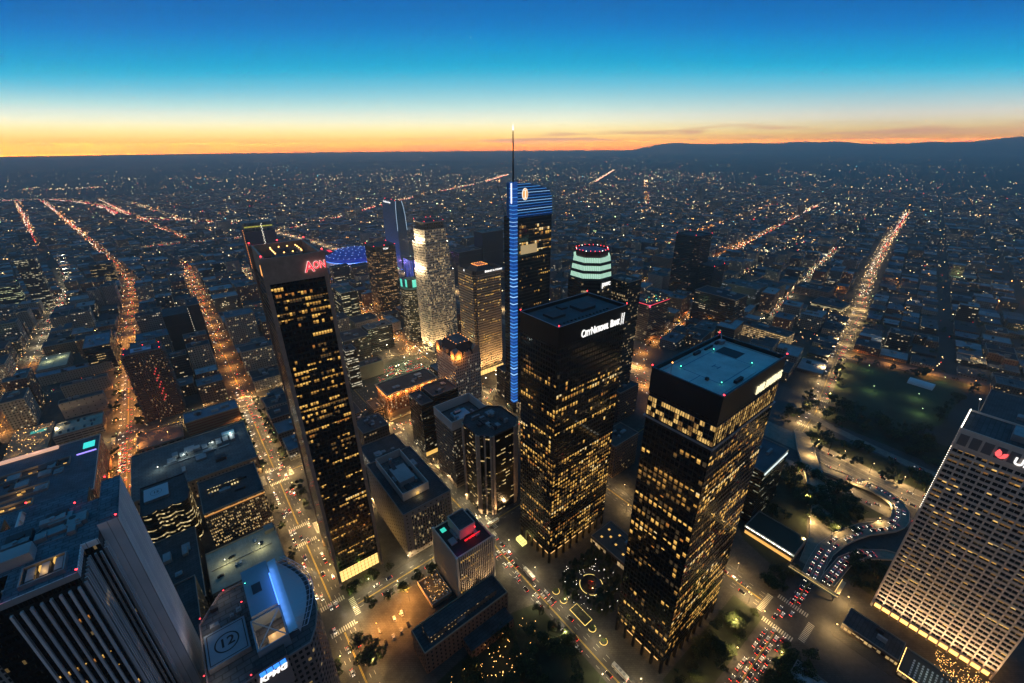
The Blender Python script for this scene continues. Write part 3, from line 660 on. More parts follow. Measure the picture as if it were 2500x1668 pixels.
# hotel tower with the blue light spine, sail roof and spire
wg = thing('hotel_tower', 'glass tower with a sail shaped blue striped crown, blue corner spine and tall spire', 'skyscraper', 296, 371); wg['u'] = 296; wg['v'] = 371; FOOT.append((290, 366, 358, 392))
wgl = facade('blue_black_curtain_wall', (.012, .018, .02), (.012, .02, .026), 1.5, 4.0, .84, .72, .04, rough=.3, grough=.08, st=.5)
MB().prism([(3, 0), (56, 0), (56, 17), (0, 17), (0, 3)], 0, 246, 0, 0).build('walls', [wgl], wg)
led = mat('led_strip', (.05, .1, .2), .4, emit=(.10, .42, 1.0), st=.95); ledd = mat('led_strip_dim', (.05, .1, .2), .4, emit=(.05, .26, .95), st=.6); ledw = mat('led_strip_white', (.1, .1, .15), .4, emit=(.35, .65, 1), st=1.3); ledp = mat('led_panel', (.02, .06, .16), .3, emit=(.01, .10, .5), st=.5)
prof = [(2, 246), (56, 246), (55.8, 256), (54.6, 266), (51, 272), (44, 275.5), (30, 279), (16, 281.4), (2, 282.2)]
b = MB(); n = len(prof)
b.poly([(x, 0, z) for x, z in prof]); b.poly([(x, 14, z) for x, z in reversed(prof)])
for i in range(n): (x, z), (x2, z2) = prof[i], prof[(i + 1) % n]; b.poly([(x, 0, z), (x, 14, z), (x2, 14, z2), (x2, 0, z2)])
b.build('sail', [mat('sail_glass_glow', (.012, .03, .07), .15, emit=(.005, .05, .22), st=.22)], wg)  # faint blue emission stands in for the LED strips' glow on the glass
def sail_right(z):
    pts = prof[1:]
    for (x, a), (x2, c) in zip(pts, pts[1:]):
        if a <= z <= c: return x + (x2 - x) * (z - a) / max(c - a, .01)
    return 2
for k in range(12):
    z = 248.3 + k * 2.9; x1 = sail_right(z)
    if x1 < 6: continue
    MB().box(2, -.4, z, x1, -.05, z + .34).build('led_strip', [ledw if k in (5, 8, 2) else ledd if k in (0, 3, 7) else led], wg)
lens = [(15.5 + s * math.sqrt(max(0, 1 - t * t)) * 3.9, 270.2 + t * 6.2) for s, rng in ((1, range(-8, 9)), (-1, range(7, -8, -1))) for t in [q / 8 for q in rng]]
def plate(P, y0, y1, name, m, parent):
    b = MB(); b.poly([(x, y0, z) for x, z in P])
    for i in range(len(P)): (x, z), (x2, z2) = P[i], P[(i + 1) % len(P)]; b.poly([(x, y0, z), (x, y1, z), (x2, y1, z2), (x2, y0, z2)])
    return b.build(name, [m], parent)
plate(lens, -.9, -.1, 'emblem_rim', mat('emblem_white', (.5, .5, .5), .5, emit=(1, .9, .75), st=1.1), wg)
plate([(15.5 + (x - 15.5) * .84, 270.2 + (z - 270.2) * .9) for x, z in lens], -1.1, -.2, 'emblem', mat('emblem_gold', (.3, .2, .05), .5, emit=(1, .42, .08), st=.9), wg)
e = MB(); e.box(14.7, -1.3, 266.5, 16.3, -.2, 274); e.box(13.6, -1.3, 265.8, 17.4, -.2, 266.6); e.box(13.6, -1.3, 273.8, 17.4, -.2, 274.6); e.build('emblem_letter', [mat('emblem_white', (.5, .5, .5))], wg)

MB().prism([(-2.8, 3.2), (-2.8, -1.9), (-1.9, -2.8), (3.2, -2.8), (3.2, 1.5), (1, 3.2)], 18, 283, 0, 0, 0).build('spine', [ledp], wg)
r = R(3)
for k in range(62):
    z = 20 + k * 4.2; t = 1.35 if z < 140 else 1.0 if z < 230 else .5
    b = MB(); 
    for p, q in (((-3, 3.4), (-3, -2)), ((-3, -2), (-2, -3)), ((-2, -3), (3.4, -3))): b.wall(p, q, z, z + t)
    b.poly([(-3, 3.4, z + t), (-3, -2, z + t), (-2, -3, z + t), (-1.9, -2.8, z + t), (-2.8, -1.9, z + t), (-2.8, 3.4, z + t)]); b.poly([(-2, -3, z + t), (3.4, -3, z + t), (3.4, -2.8, z + t), (-1.9, -2.8, z + t)])
    b.build('led_strip', [r.choice((ledw, led, led, led, ledd, ledd))], wg)
MB().cyl(-.8, -.8, 283, 300, 1.1, 10, 0, .9).cyl(-.8, -.8, 300, 331, .9, 10, 0, .45).build('spire', [mat('spire_steel', (.03, .03, .04), .4, .5)], wg)
MB().cyl(-.8, -.8, 331, 336, .55, 8, 0, .15).build('spire_tip', [mat('spire_light', (.5, .5, .6), .4, emit=(.85, .85, 1), st=2.2)], wg)
MB().box(-3.2, -1.4, 262, -2.95, .6, 282).build('light_panel', [mat('panel_light', (.5, .5, .6), .4, emit=(.8, .85, 1), st=1.6)], wg)
units(wg, 4, 2, 14, 12, 282, 2, 5, 3)
F = [face((8, 0), (1, 0), 48, 120, 206, 3.2, 4.1, 1.5, 2.1, step((.55, .10), (.8, .16), (1, .26)), 51, 1.3, bright=(.2, .4, .3, .06, .02, .02), tint=.1),
     face((8, 0), (1, 0), 48, 206, 243, 3.2, 4.6, 2.6, 3.2, step((.35, .34), (.5, .05), (1, .40)), 52, 3, bright=(.1, .25, .25, .3, .05, .05), tint=.5)]
lit_windows(wg, F, 3)
MB().box(10, -.3, 206, 34, -.05, 216).build('sky_lobby_glazing', [mat('sky_lobby', (.05, .05, .04), .2, emit=(1, .70, .34), st=.42)], wg)
MB().box(4, -6, .2, 60, 16.5, 17, 0, 1).build('podium', [facade('podium_glass', (.2, .18, .15), (.05, .05, .05), 3.4, 5, .8, .8, .7, (1, .66, .28), 1.0), ROOF], wg)
for k in range(9): MB().box(6 + k * 5.6, -6.3, .2, 9.2 + k * 5.6, -6.05, 9).build('shop_window', [WIN[3] if k % 3 else WIN[0]], wg)
cr = thing('roof_crane', 'dark lattice crane boom beside the blue spine tower', 'crane', 297.5, 386, 246)
b = MB(); 
for o in ((0, 0), (.8, 0), (.4, .7)): b.bar((o[0], o[1], 0), (o[0] - 8.5, o[1] + 4, 33), .1)
for k in range(14): t = k / 14; b.bar((-8.5 * t, 4 * t, 33 * t), (.8 - 8.5 * (t + .05), 4 * (t + .05), 33 * (t + .05)), .08)
b.build('boom', [mat('crane_dark', (.03, .03, .035), .6)], cr); MB().box(-1, -1, 0, 2, 2, 1.6).build('crane_base', [DARK], cr)

# white floodlit tower with a rounded side
tw = thing('office_tower', 'white gridded tower with a rounded floodlit side and setbacks', 'skyscraper', 304.7, 594.5); tw['u'] = 304.7; tw['v'] = 594.5; FOOT.append((296, 590, 356, 650))
wgrid = facade('white_grid', (.72, .64, .52), (.02, .018, .015), 2.55, 3.95, .60, .60, .42, (1, .66, .26), 1.1, .35, .7, .15, run=4)
def bow(x0, y0, x1, y1, bulge, n=10): return [(x0, y0), (x1, y0), (x1, y1), (x0 + 4, y1)] + [(x0 + 4 * (1 - t) - bulge * math.sin(math.pi * t), y1 + (y0 - y1) * t) for t in [k / n for k in range(1, n)]]
MB().prism(bow(0, 0, 46.5, 52, 8.5), 0, 136.4, 0, 1).build('walls', [wgrid, ROOF], tw)
MB().prism(bow(0, 2, 41, 50, 7.5), 136.4, 181, 0, 1).build('upper_walls', [wgrid, ROOF], tw)
MB().prism(bow(2.2, 4, 38.5, 48, 6.0), 181, 202, 0, 1).build('top_walls', [wgrid, ROOF], tw)
MB().prism(bow(4.5, 6, 36, 46, 5), 202, 211.5, 0, 1).build('crown', [facade('white_crown', (.12, .11, .10), (.01, .01, .01), 3, 4.6, .5, .6, 0.02), ROOF], tw)
MB().rim(bow(4.5, 6, 36, 46, 5), 211.5, 213, .6).build('parapet', [mat('crown_edge', (.3, .3, .3), .6)], tw)
for (x, y) in ((36, 6), (36, 46), (6, 44), (5, 8), (20, 6), (28, 46)): beacon(tw, x, y, 213, r=.5)
def point(name, parent, loc, e, c, r=.5, shape='POINT', ang=150, rotx=0):
    l = bpy.data.lights.new(name, shape); l.energy = e; l.color = c; l.shadow_soft_size = r
    if shape == 'SPOT': l.spot_size = math.radians(ang); l.spot_blend = .6
    o = bpy.data.objects.new(name, l); col.objects.link(o)
    if parent is not None: o.parent = parent
    o.location = loc; return o
FLOOD = []
for t in (.22, .36, .5, .64, .8):
    x = 4 * (1 - t) - 8.3 * math.sin(math.pi * t); y = 52 - 52 * t
    b = MB(); b.box(x - .3, y - .3, 136.4, x + .3, y + .3, 137); b.oct((x, y, 137.3), .55, 1); b.build('floodlight', [DARK, WLT], tw)
    point('flood', tw, (x - 4.5, y, 142), 15000, (1, .74, .42), 1.0)
    x = 4 * (1 - t) - 7.3 * math.sin(math.pi * t); y = 50 - 48 * t
    b = MB(); b.box(x - .3, y - .3, 181, x + .3, y + .3, 181.5); b.oct((x, y, 181.8), .55, 1); b.build('floodlight', [DARK, WLT], tw)
    point('flood', tw, (x - 4, y, 186), 12000, (1, .76, .46), 1.0)
for y, z in ((2, 137.2), (5, 181.6)): b = MB(); b.oct((45 if z < 140 else 40, y - 1, z), .9); b.build('floodlight', [WLT], tw)

for x, y in ((-14, 44), (-16, 26), (-12, 6), (10, -13), (30, -13)):  # uplights added at the foot to warm the lower walls
    MB().box(x - .4, y - .4, .2, x + .4, y + .4, 1.2).build('added_uplight', [WLT], tw); aim(tw, (x, y, 2), (x * .3 + 6 if x < 0 else x, 26 if x < 0 and False else (y if x < 0 else 0), 62), 130000, (1, .66, .30))
# tan gridded tower with a lit square crown
ey = thing('office_tower', 'tan gridded office tower with an orange ringed square crown and white lettering', 'skyscraper', 315, 481); ey['u'] = 315; ey['v'] = 481; FOOT.append((309, 475, 368, 530))
tgrid = facade('tan_grid', (.52, .40, .29), (.016, .014, .012), 2.0, 3.9, .60, .58, 0.0, rough=.75, grough=.15)
P = [(4, 0), (45, 0), (45, 4), (49, 4), (49, 41.5), (45, 41.5), (45, 45.5), (4, 45.5), (4, 41.5), (0, 41.5), (0, 4), (4, 4)]
MB().prism(P, 8, 156, 0, 1, 1).build('walls', [tgrid, ROOF], ey)
MB().rim(P, 156, 161.6, .8).build('parapet', [mat('tan_parapet', (.10, .09, .085), .7)], ey)
MB().prism(rect(11, 10, 38, 36), 156, 164, 0, None, None, rect(16, 15, 33, 31)).build('crown', [mat('crown_copper', (.05, .05, .055), .6)], ey)
MB().box(16, 15, 163.6, 33, 31, 164).build('crown_deck', [mat('crown_glow', (.3, .14, .06), .6, emit=(.8, .2, .05), st=.35)], ey)
for k in range(24):
    t = k / 24 * 66; x, y = (16 + t, 15) if t < 17 else (33, 15 + t - 17) if t < 33 else (33 - (t - 33), 31) if t < 50 else (16, 31 - (t - 50)); beacon(ey, x, y, 163.4, OLT, .5)
text(ey, 'ERNST & YOUNG', 21, -.3, 157.6, 0, 3.4, SIGNW, bold=.05); lg = MB()
for k in range(3): lg.box(18 + k * .9, -.5, 157.6, 18.6 + k * .9, -.1, 160.4)
lg.build('emblem', [SIGNW], ey); MB().box(-.4, 24, 157.5, -.05, 26, 160.2).build('sign_panel', [SIGNW], ey)
dE = step((.2, .28), (.5, .34), (.55, .6), (.8, .40), (.92, .5), (1, .75))
F = [face((4, 0), (1, 0), 41, 9, 155, 2.0, 3.9, 1.25, 1.9, dE, 61, 4), face((0, 41.5), (0, -1), 37.5, 9, 155, 2.0, 3.9, 1.25, 1.9, dE, 62, 4), face((0, 4), (1, 0), 4, 9, 155, 2.0, 3.9, 1.25, 1.9, dE, 63, 4)]
lit_windows(ey, F, 5)
for k in range(9): MB().box(3 + k * 5.1, .4, .2, 6.8 + k * 5.1, .8, 7.6).build('arcade_window', [mat('arcade_light', (.2, .15, .08), .5, emit=(1, .60, .18), st=1.6)], ey)
MB().box(1, 1, 0, 48, 44, 8).build('lobby', [tan], ey)
for x, y in ((6, -11), (24, -12), (42, -11), (-11, 34), (-11, 14)):  # more added uplights, put in to brighten the tan grid from below
    MB().box(x - .4, y - .4, .2, x + .4, y + .4, 1.2).build('added_uplight', [WLT], ey); aim(ey, (x, y, 2), (0 if x < 0 else x, y if x < 0 else 0, 58), 110000, (1, .60, .24))

# dark round cornered tower with orange lights (small white lettering)
tc_ = thing('office_tower', 'dark brown round cornered tower with dense orange windows and small white lettering on top', 'skyscraper', 308.6, 822.3); tc_['u'] = 308.6; tc_['v'] = 822.3; FOOT.append((303, 816, 362, 876))
def rounded(a, b, r, n=5):
    out = []
    for cx, cy, a0 in ((a - r, r, -90), (a - r, b - r, 0), (r, b - r, 90), (r, r, 180)):
        for k in range(n + 1): t = math.radians(a0 + 90 * k / n); out.append((cx + r * math.cos(t), cy + r * math.sin(t)))
    return out
MB().prism(rounded(48.5, 48, 7), 0, 130, 0, 1).build('walls', [facade('brown_strip', (.06, .035, .025), (.015, .01, .01), 1.7, 3.7, .8, .5, .36, (1, .50, .14), 1.0, .55, run=8), ROOF], tc_)
MB().prism(rounded(48.5, 48, 7), 130, 139, 0, 1).build('crown', [mat('dark_crown', (.012, .012, .014), .5), ROOF], tc_)
text(tc_, 'TCW', 20, -.3, 131.8, 0, 4.5, SIGNW, bold=.1)
for x, y in ((3, 3), (46, 3), (3, 45), (46, 45), (24, 2)): beacon(tc_, x, y, 139, r=.7)

# curved blue glass hotel with white edge lines
rz = thing('hotel_tower', 'slim curved blue glass tower with white lines of light along its edges', 'skyscraper', 491.6, 1109.6); rz['u'] = 491.6; rz['v'] = 1109.6; FOOT.append((480, 1090, 525, 1205))
rzm = facade('blue_glass_bands', (.07, .20, .30), (.05, .14, .22), 3, 3.6, .9, .6, .08, (.5, .7, 1), .22, .3, rough=.2, grough=.08)
b = MB(); P = [(0, 0), (22, 0), (22, 84), (0, 84)]
lv = [(0, 0), (60, -3), (110, -3.5), (150, -2), (175, 1.5), (186, 4.5)]
for (z0, k0), (z1, k1) in zip(lv, lv[1:]):
    b.prism([(0 - k0 * .3, k0 * -.0 - 0), (22 + -k0, 0), (22 - k0, 84 + k0), (0 - k0 * .3, 84)] if False else [(k0 * .3, 0), (22 - k0, 0), (22 - k0, 84 - k0), (k0 * .3, 84 - k0)], z0, z1, 0, None, None, [(k1 * .3, 0), (22 - k1, 0), (22 - k1, 84 - k1), (k1 * .3, 84 - k1)])
b.poly([(1.3, 0, 186), (17.5, 0, 186), (17.5, 79.5, 186), (1.3, 79.5, 186)], 1); b.build('walls', [rzm, ROOF], rz)
for xs in (lambda k: k * .3 - .25, lambda k: 22 - k + .25):
    b = MB()
    for (z0, k0), (z1, k1) in zip(lv[2:], lv[3:]): b.bar((xs(k0), -.3, z0), (xs(k1), -.3, z1), .38)
    b.build('edge_light', [mat('edge_light', (.3, .4, .5), .4, emit=(.6, .82, 1), st=1.3)], rz)
text(rz, 'The Ritz-Carlton', -.2, 76, 178, -90, 6.5, SIGNW, sx=1.0)
for x, y in ((4, 10), (8, 40), (6, 76)): beacon(rz, x, y, 186, r=.8)
bl2 = building('hotel_annex', 'low building with blue lit vertical stripes below the curved glass tower', 'hotel', 470, 1010, 34, 40, 52, facade('blue_stripes', (.02, .02, .05), (.01, .02, .08), 1.6, 60, .5, .95, .7, (.04, .14, 1), 1.4, .1, hue=.05), ROOF, 3, 5)

# arena with a blue roof
ar = thing('arena', 'round arena with a blue lit dome and a red disc sign', 'arena', 424, 1285); ar['u'] = 424; ar['v'] = 1285; FOOT.append((325, 1180, 520, 1380))
MB().cyl(0, 0, 0, 20, 82, 40, 0).build('walls', [mat('arena_wall', (.6, .58, .6), .7, emit=(.5, .5, .8), st=.0)], ar)
b = MB(); rr = [(85, 20), (78, 29), (60, 37), (35, 43), (0.1, 45.5)]
for (r0, z0), (r1, z1) in zip(rr, rr[1:]): b.cyl(0, 0, z0, z1, r0, 40, 0, r1, None) if r1 > 1 else b.cyl(0, 0, z0, z1, r0, 40, 0, r1)
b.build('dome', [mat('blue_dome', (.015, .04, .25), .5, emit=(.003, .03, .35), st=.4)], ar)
b = MB(); r = R(9)
for rad, z, n in ((76, 30.6, 30), (62, 37, 22), (48, 40.6, 16), (34, 43.9, 11), (18, 45.2, 6)):
    for k in range(n): b.oct((rad * math.cos(k * 6.283 / n), rad * math.sin(k * 6.283 / n), z), .9)
b.build('dome_lamp', [mat('dome_lamp', (.2, .3, .4), .4, emit=(.4, .6, 1), st=2.4)], ar)
b = MB()
for k in range(40): t0, t1 = k * 6.283 / 40, (k + 1) * 6.283 / 40; b.bar((86 * math.cos(t0), 86 * math.sin(t0), 20), (86 * math.cos(t1), 86 * math.sin(t1), 20), .8)
b.build('edge_light', [mat('rim_blue', (.05, .1, .3), .4, emit=(.10, .3, 1), st=2)], ar)
MB().cyl(-60, 30, 30, 39, 17, 20).build('sign_disc', [mat('disc_dark', (.02, .01, .03), .6)], ar); MB().box(-64, 16, 39.2, -56, 44, 40).build('sign_panel', [redsign], ar)
for k in range(7): point('arena_lamp', ar, (-102 + 22 * k, -66 - 16 * k + 3.2 * k * k, 9), 30000, (.2, .3, 1) if k % 2 else (.9, .8, 1), 2)

for k, (x, y) in enumerate(((40, -120), (70, -90), (10, -140), (90, -50), (-30, -110))): point('arena_lamp', ar, (x, y, 14), 36000, (.12, .2, 1) if k % 2 else (.5, .25, 1), 2)
# two near blocks west of the white tower, octagonal tower with green lantern
gt = thing('office_tower', 'octagonal dark tower with mint green lit lantern panels on its roof', 'office tower', 294, 655); gt['u'] = 294; gt['v'] = 655; FOOT.append((289, 650, 332, 694))
def chamfer(a, b, c): return [(c, 0), (a - c, 0), (a, c), (a, b - c), (a - c, b), (c, b), (0, b - c), (0, c)]
MB().prism(chamfer(36, 34, 8), 0, 96, 0, 1).build('walls', [facade('dark_green_glass', (.02, .025, .022), (.01, .014, .012), 2.2, 3.9, .7, .55, .5, (1, .74, .36), .8, .5, run=4), mat('green_roof', (.06, .12, .11), .8)], gt)
MB().prism([(8 + x * .55, 8 + y * .55) for x, y in chamfer(36, 34, 9)], 96, 111, 0, 1).build('lantern', [mat('lantern_wall', (.03, .06, .055), .5), mat('green_roof', (.06, .12, .11))], gt)
mint = mat('mint_light', (.2, .4, .35), .4, emit=(.10, .85, .62), st=.95)
for x0, y0, x1, y1 in ((14.5, 7.6, 21.5, 8.0), (7.6, 15, 8, 21), (27.6, 14, 28.0, 20), (3, 24, 3.6, 30)): MB().box(x0, y0, 97, x1, y1, 110).build('light_panel', [mint], gt)

# octagonal tower with mint tiers
pw = thing('office_tower', 'octagonal dark tower with three mint lit tiers and red lights at the top', 'skyscraper', 349, 305); pw['u'] = 349; pw['v'] = 305; FOOT.append((320, 276, 378, 334))
def octo(r): return [(r * math.cos(math.radians(22.5 + 45 * k)) / math.cos(math.radians(22.5)), r * math.sin(math.radians(22.5 + 45 * k)) / math.cos(math.radians(22.5))) for k in range(8)]
MB().prism(octo(23.5), 0, 190, 0, 1).build('walls', [facade('dark_band_tower', (.012, .012, .014), (.015, .016, .018), 2.1, 4.0, .92, .5, .22, (1, .72, .34), .75, .7, rough=.3, grough=.1, run=9), ROOF], pw)
ml = mat('mint_tier', (.3, .5, .45), .4, emit=(.60, .98, .74), st=.8); mfr = mat('tier_frame', (.05, .06, .06), .5)
for k, (r0, z) in enumerate(((22.2, 191.5), (21.2, 199.5), (20.2, 207.5))):
    MB().prism(octo(r0 - .8), z, z + 4.9, 0, None, None, octo(r0 - 1.5)).build('light_tier', [ml], pw)
    MB().prism(octo(r0), z - 3.0, z - .1, 0, 0, 0).build('ledge', [mfr], pw)
    P = octo(r0 - .75); b = MB()
    for i in range(8):
        p, q = Vector(P[i]), Vector(P[(i + 1) % 8])
        for t in range(9): c = p.lerp(q, t / 9); b.bar((c.x, c.y, z), (c.x * .97, c.y * .97, z + 4.9), .16)
    b.build('frame', [mfr], pw)
MB().prism(octo(16.5), 212.5, 217, 0, None, 0).rim(octo(16.5), 217, 218.2, .6).build('crown', [mat('crown_red_dark', (.08, .01, .015), .6)], pw)
MB().prism(octo(15.8), 216.6, 217.1, 0, 0).build('roof_deck', [mat('deck_violet', (.2, .2, .28), .8)], pw)
for k in range(24): P = octo(16.3); p = Vector(P[k // 3]).lerp(Vector(P[(k // 3 + 1) % 8]), (k % 3) / 3); beacon(pw, p.x, p.y, 217.6, REDL if k % 4 else WLT, .42)
text(pw, 'pwc', -8.2, -24.2, 183.5, 0, 8, SIGNW, bold=.12)
FOOT.append((378, 290, 420, 330)); bk = building('office_tower', 'dark rounded slab standing directly behind the mint tiered octagon', 'office tower', 388, 283, 24, 30, 178, facade('dark_slab', (.03, .026, .025), (.012, .012, .012), 2.4, 3.9, .6, .55, .3, (1, .68, .3), .8, .3), ROOF, 2, 6)

# office tower with steep dark roof and floodlit orange gables
gb = thing('office_tower', 'pale masonry tower with a steep dark roof and orange floodlit gables', 'office tower', 218, 379); gb['u'] = 218; gb['v'] = 379; FOOT.append((213, 374, 255, 426))
ga, gb_, gh = 34, 43, 100
MB().prism(rect(0, 0, ga, gb_), 0, gh, 0, 1).build('walls', [facade('pale_masonry', (.6, .5, .4), (.025, .022, .02), 2.4, 3.8, .52, .52, .22, (1, .84, .55), 1.0, .3), ROOF], gb)
MB().prism(rect(1, 1, ga - 1, gb_ - 1), gh, gh + 13, 0, None, None, rect(7.5, 8.5, ga - 7.5, gb_ - 8.5)).build('mansard', [mat('slate', (.018, .018, .022), .6)], gb)
MB().box(7.5, 8.5, gh + 12.6, ga - 7.5, gb_ - 8.5, gh + 13.1).build('roof_deck', [ROOFM], gb)
def gable(x, y, d, w, hgt, m):
    nx, ny = d[1], -d[0]; b = MB(); p = lambda s, z, o: (x + d[0] * s + nx * o, y + d[1] * s + ny * o, gh + z)
    A = [p(0, 0, .1), p(w, 0, .1), p(w, hgt * .55, .1), p(w / 2, hgt, .1), p(0, hgt * .55, .1)]; Bk = [p(0, 0, -6), p(w, 0, -6), p(w, hgt * .55, -6), p(w / 2, hgt, -6), p(0, hgt * .55, -6)]
    b.poly(A); b.poly(Bk[::-1])
    for i in range(5): j = (i + 1) % 5; b.poly([A[j], A[i], Bk[i], Bk[j]])
    b.build('gable', [m], gb)
gm = mat('gable_stone', (.40, .30, .22), .8)
for x, y, d, w in ((0, 43, (0, -1), 9), (0, 9.5, (0, -1), 9), (.5, 0, (1, 0), 9), (24.5, 0, (1, 0), 9)): gable(x, y, d, w, 10, gm)
for k in range(3): gable(12.2 + k * 3.4, 0, (1, 0), 2.8, 5, gm); gable(0, 30 - k * 4.5, (0, -1), 3, 5, gm)
for x, y in ((-2, 38), (-2, 5), (5, -2.5), (1, 20)): point('gable_lamp', gb, (x, y, gh + 1.0), 5000, (1, .36, .06), .4)
for k in range(16):
    t = k / 16 * 90; w, d = ga - 15, gb_ - 17; x, y = (7.5 + t, 8.5) if t < w else (26.5, 8.5 + t - w) if t < w + d else (26.5 - (t - w - d), 34.5) if t < 2 * w + d else (7.5, 34.5 - (t - 2 * w - d)); beacon(gb, x, y, gh + 12.9, OLT, .42)

# ================================================================== OTHER BUILDINGS THE PHOTO SHOWS CLEARLY
OC = 'office building'
# clubhouse with a string of cornice lamps
cb = building('clubhouse', 'brick clubhouse with a glowing string of orange lamps under its cornice', 'clubhouse', 163, 455.5, 70, 33, 38, facade('club_brick', (.20, .10, .055), (.03, .02, .015), 3.0, 4.2, .38, .5, .45, (1, .72, .34), 1.5, .3), mat('brown_roof', (.085, .062, .055), .9, noise=.4), 5, 5, pm=mat('club_stone', (.42, .33, .22), .8))
MB().rim(rect(-1.4, -1.4, 71.4, 34.4), 37, 39, 1.6).build('cornice', [mat('club_stone', (.42, .33, .22))], cb)
MB().rim(rect(-.25, -.25, 70.25, 33.25), .2, 12, .5).build('stone_base', [mat('club_stone', (.42, .33, .22))], cb)
for k in range(34):
    x, y = (1 + k * 2.9, -.9) if k < 24 else (-.9, 2 + (k - 24) * 3.1); beacon(cb, x, y, 35.0, ALT if k % 3 else OLT, .4)
for k in range(9):
    x, y = (4 + k * 11, -2.2) if k < 6 else (-2.2, 4 + (k - 6) * 11); point('cornice_lamp', cb, (x, y, 34.2), 5200, (1, .40, .09), .5)
for y in (-1.6,): point('wall_lamp', cb, (-2.5, -2.3, 14), 6000, (1, .42, .1), .3)
building('clubhouse_annex', 'small brown annex against the left end of the lamp strung brick clubhouse', OC, 148, 466, 13, 26, 17, facade('annex_wall', (.25, .2, .15), bay=3, lit=.08), ROOF, 2, 9)
# dark glass pair
x1 = building('office_block', 'dark glass slab with a flat roof left of the taller black block', OC, 166, 366, 14, 30, 66.6, facade('dark_glass_a', (.012, .013, .015), (.012, .014, .018), 1.9, 3.9, .9, .55, .13, (1, .84, .5), .75, .75, rough=.3, grough=.1, run=5), ROOF, 2, 11)
x2 = building('office_block', 'wider black block behind the dark glass slab, dim windows', OC, 180.5, 366, 31, 27, 72, facade('dark_glass_a', (.01, .01, .01)), ROOF, 4, 12)
MB().box(-.3, -.6, .2, 14, -.1, 5).build('shop_front', [WIN[0]], x1)
# light topped block and brown pilaster tower
x3 = building('office_block', 'pale topped office block with blue lit plant deck on the roof', OC, 166, 302, 41, 34.5, 70, facade('brown_bands', (.28, .21, .16), (.03, .025, .02), 1.6, 3.6, .62, .55, .18, (1, .82, .48), .9, .55, run=4), ROOFM, 0, 13, ph=0)
MB().rim(rect(-.5, -.5, 41.5, 35), 71, 80.7, .7).build('blank_band', [mat('pale_panel', (.62, .55, .50), .8, noise=.08)], x3)
MB().rim(rect(0, 0, 41, 34.5), 69.9, 71.1, .4).build('recess', [DARK], x3)
units(x3, 8, 6, 34, 29, 70, 9, 14, 6); MB().box(12, 8, 70, 28, 24, 73.5).build('rooftop_unit', [mat('blue_plant', (.25, .42, .50), .6)], x3)
x4 = thing('office_tower', 'chamfered dark tower with broad tan pilasters from roof to street', OC, 166.5, 251); x4['u'] = 166.5; x4['v'] = 251; FOOT.append((160, 246, 216, 300))
CH = [(9, 0), (35, 0), (44, 9), (44, 33), (35, 42), (9, 42), (0, 33), (0, 9)]
MB().prism(CH, 0, 88, 0, 1).build('walls', [facade('dark_pilaster_glass', (.01, .009, .008), (.014, .012, .01), 1.6, 4.0, .98, .30, .26, (1, .66, .22), 1.0, .8, rough=.25, grough=.08, run=3), ROOF], x4)
pm = mat('tan_pilaster', (.58, .42, .31), .8, noise=.1)
for i in range(8):
    p, q = Vector(CH[i]), Vector(CH[(i + 1) % 8]); L = (q - p).length; d = (q - p) / L; n = Vector((d.y, -d.x))
    for s, w in (((.02, 2.2), (L - 2.22, 2.2)) if i % 2 == 0 else ((.3, 1.6), (L / 2 - .7, 1.4), (L - 1.9, 1.6))):
        a, c = p + d * s, p + d * (s + w); b = MB(); Q = [tuple(a + n * 1.1), tuple(c + n * 1.1), tuple(c - n * .1), tuple(a - n * .1)]; b.prism(Q, .2, 89.5, 0, 0); b.build('pilaster', [pm], x4)
MB().rim(CH, 88, 89.6, .5).build('parapet', [DARK], x4); units(x4, 7, 6, 36, 34, 88, 12, 15, 4)
# big grey block with a raised roof box
x5 = building('office_block', 'grey stone block with a walled box on the roof and vertical window strips', OC, 91, 257, 44, 77, 48, facade('stone_plain', (.36, .29, .24), (.03, .025, .02), 5.5, 4, .22, .3, .07, (1, .75, .4), .8, .2), ROOF, 4, 16, ph=1.2, pm=mat('stone_cap', (.30, .27, .25)))
b = MB(); b.box(6, -.35, 5, 40, -.05, 44); b.build('window_wall', [facade('strip_windows', (.42, .33, .26), (.02, .016, .012), 2.4, 3.6, .48, .8, .22, (1, .68, .26), .85, .2)], x5)
MB().box(7, 14, 48, 30, 70, 48.4).build('inner_roof', [ROOFM], x5)
MB().rim(rect(7, 14, 31, 71), 48, 56, .6).build('roof_box', [mat('pale_panel', (.62, .55, .50))], x5)
units(x5, 10, 20, 28, 66, 48.4, 7, 17, 6); MB().box(12, 30, 48.4, 26, 52, 54).build('rooftop_unit', [ROOFL], x5)
point('roof_lamp', x5, (20, 10.5, 51), 500, (1, .7, .3), .3); MB().box(18.8, 13.4, 49, 21.2, 13.9, 51.5).build('doorway', [WIN[0]], x5)
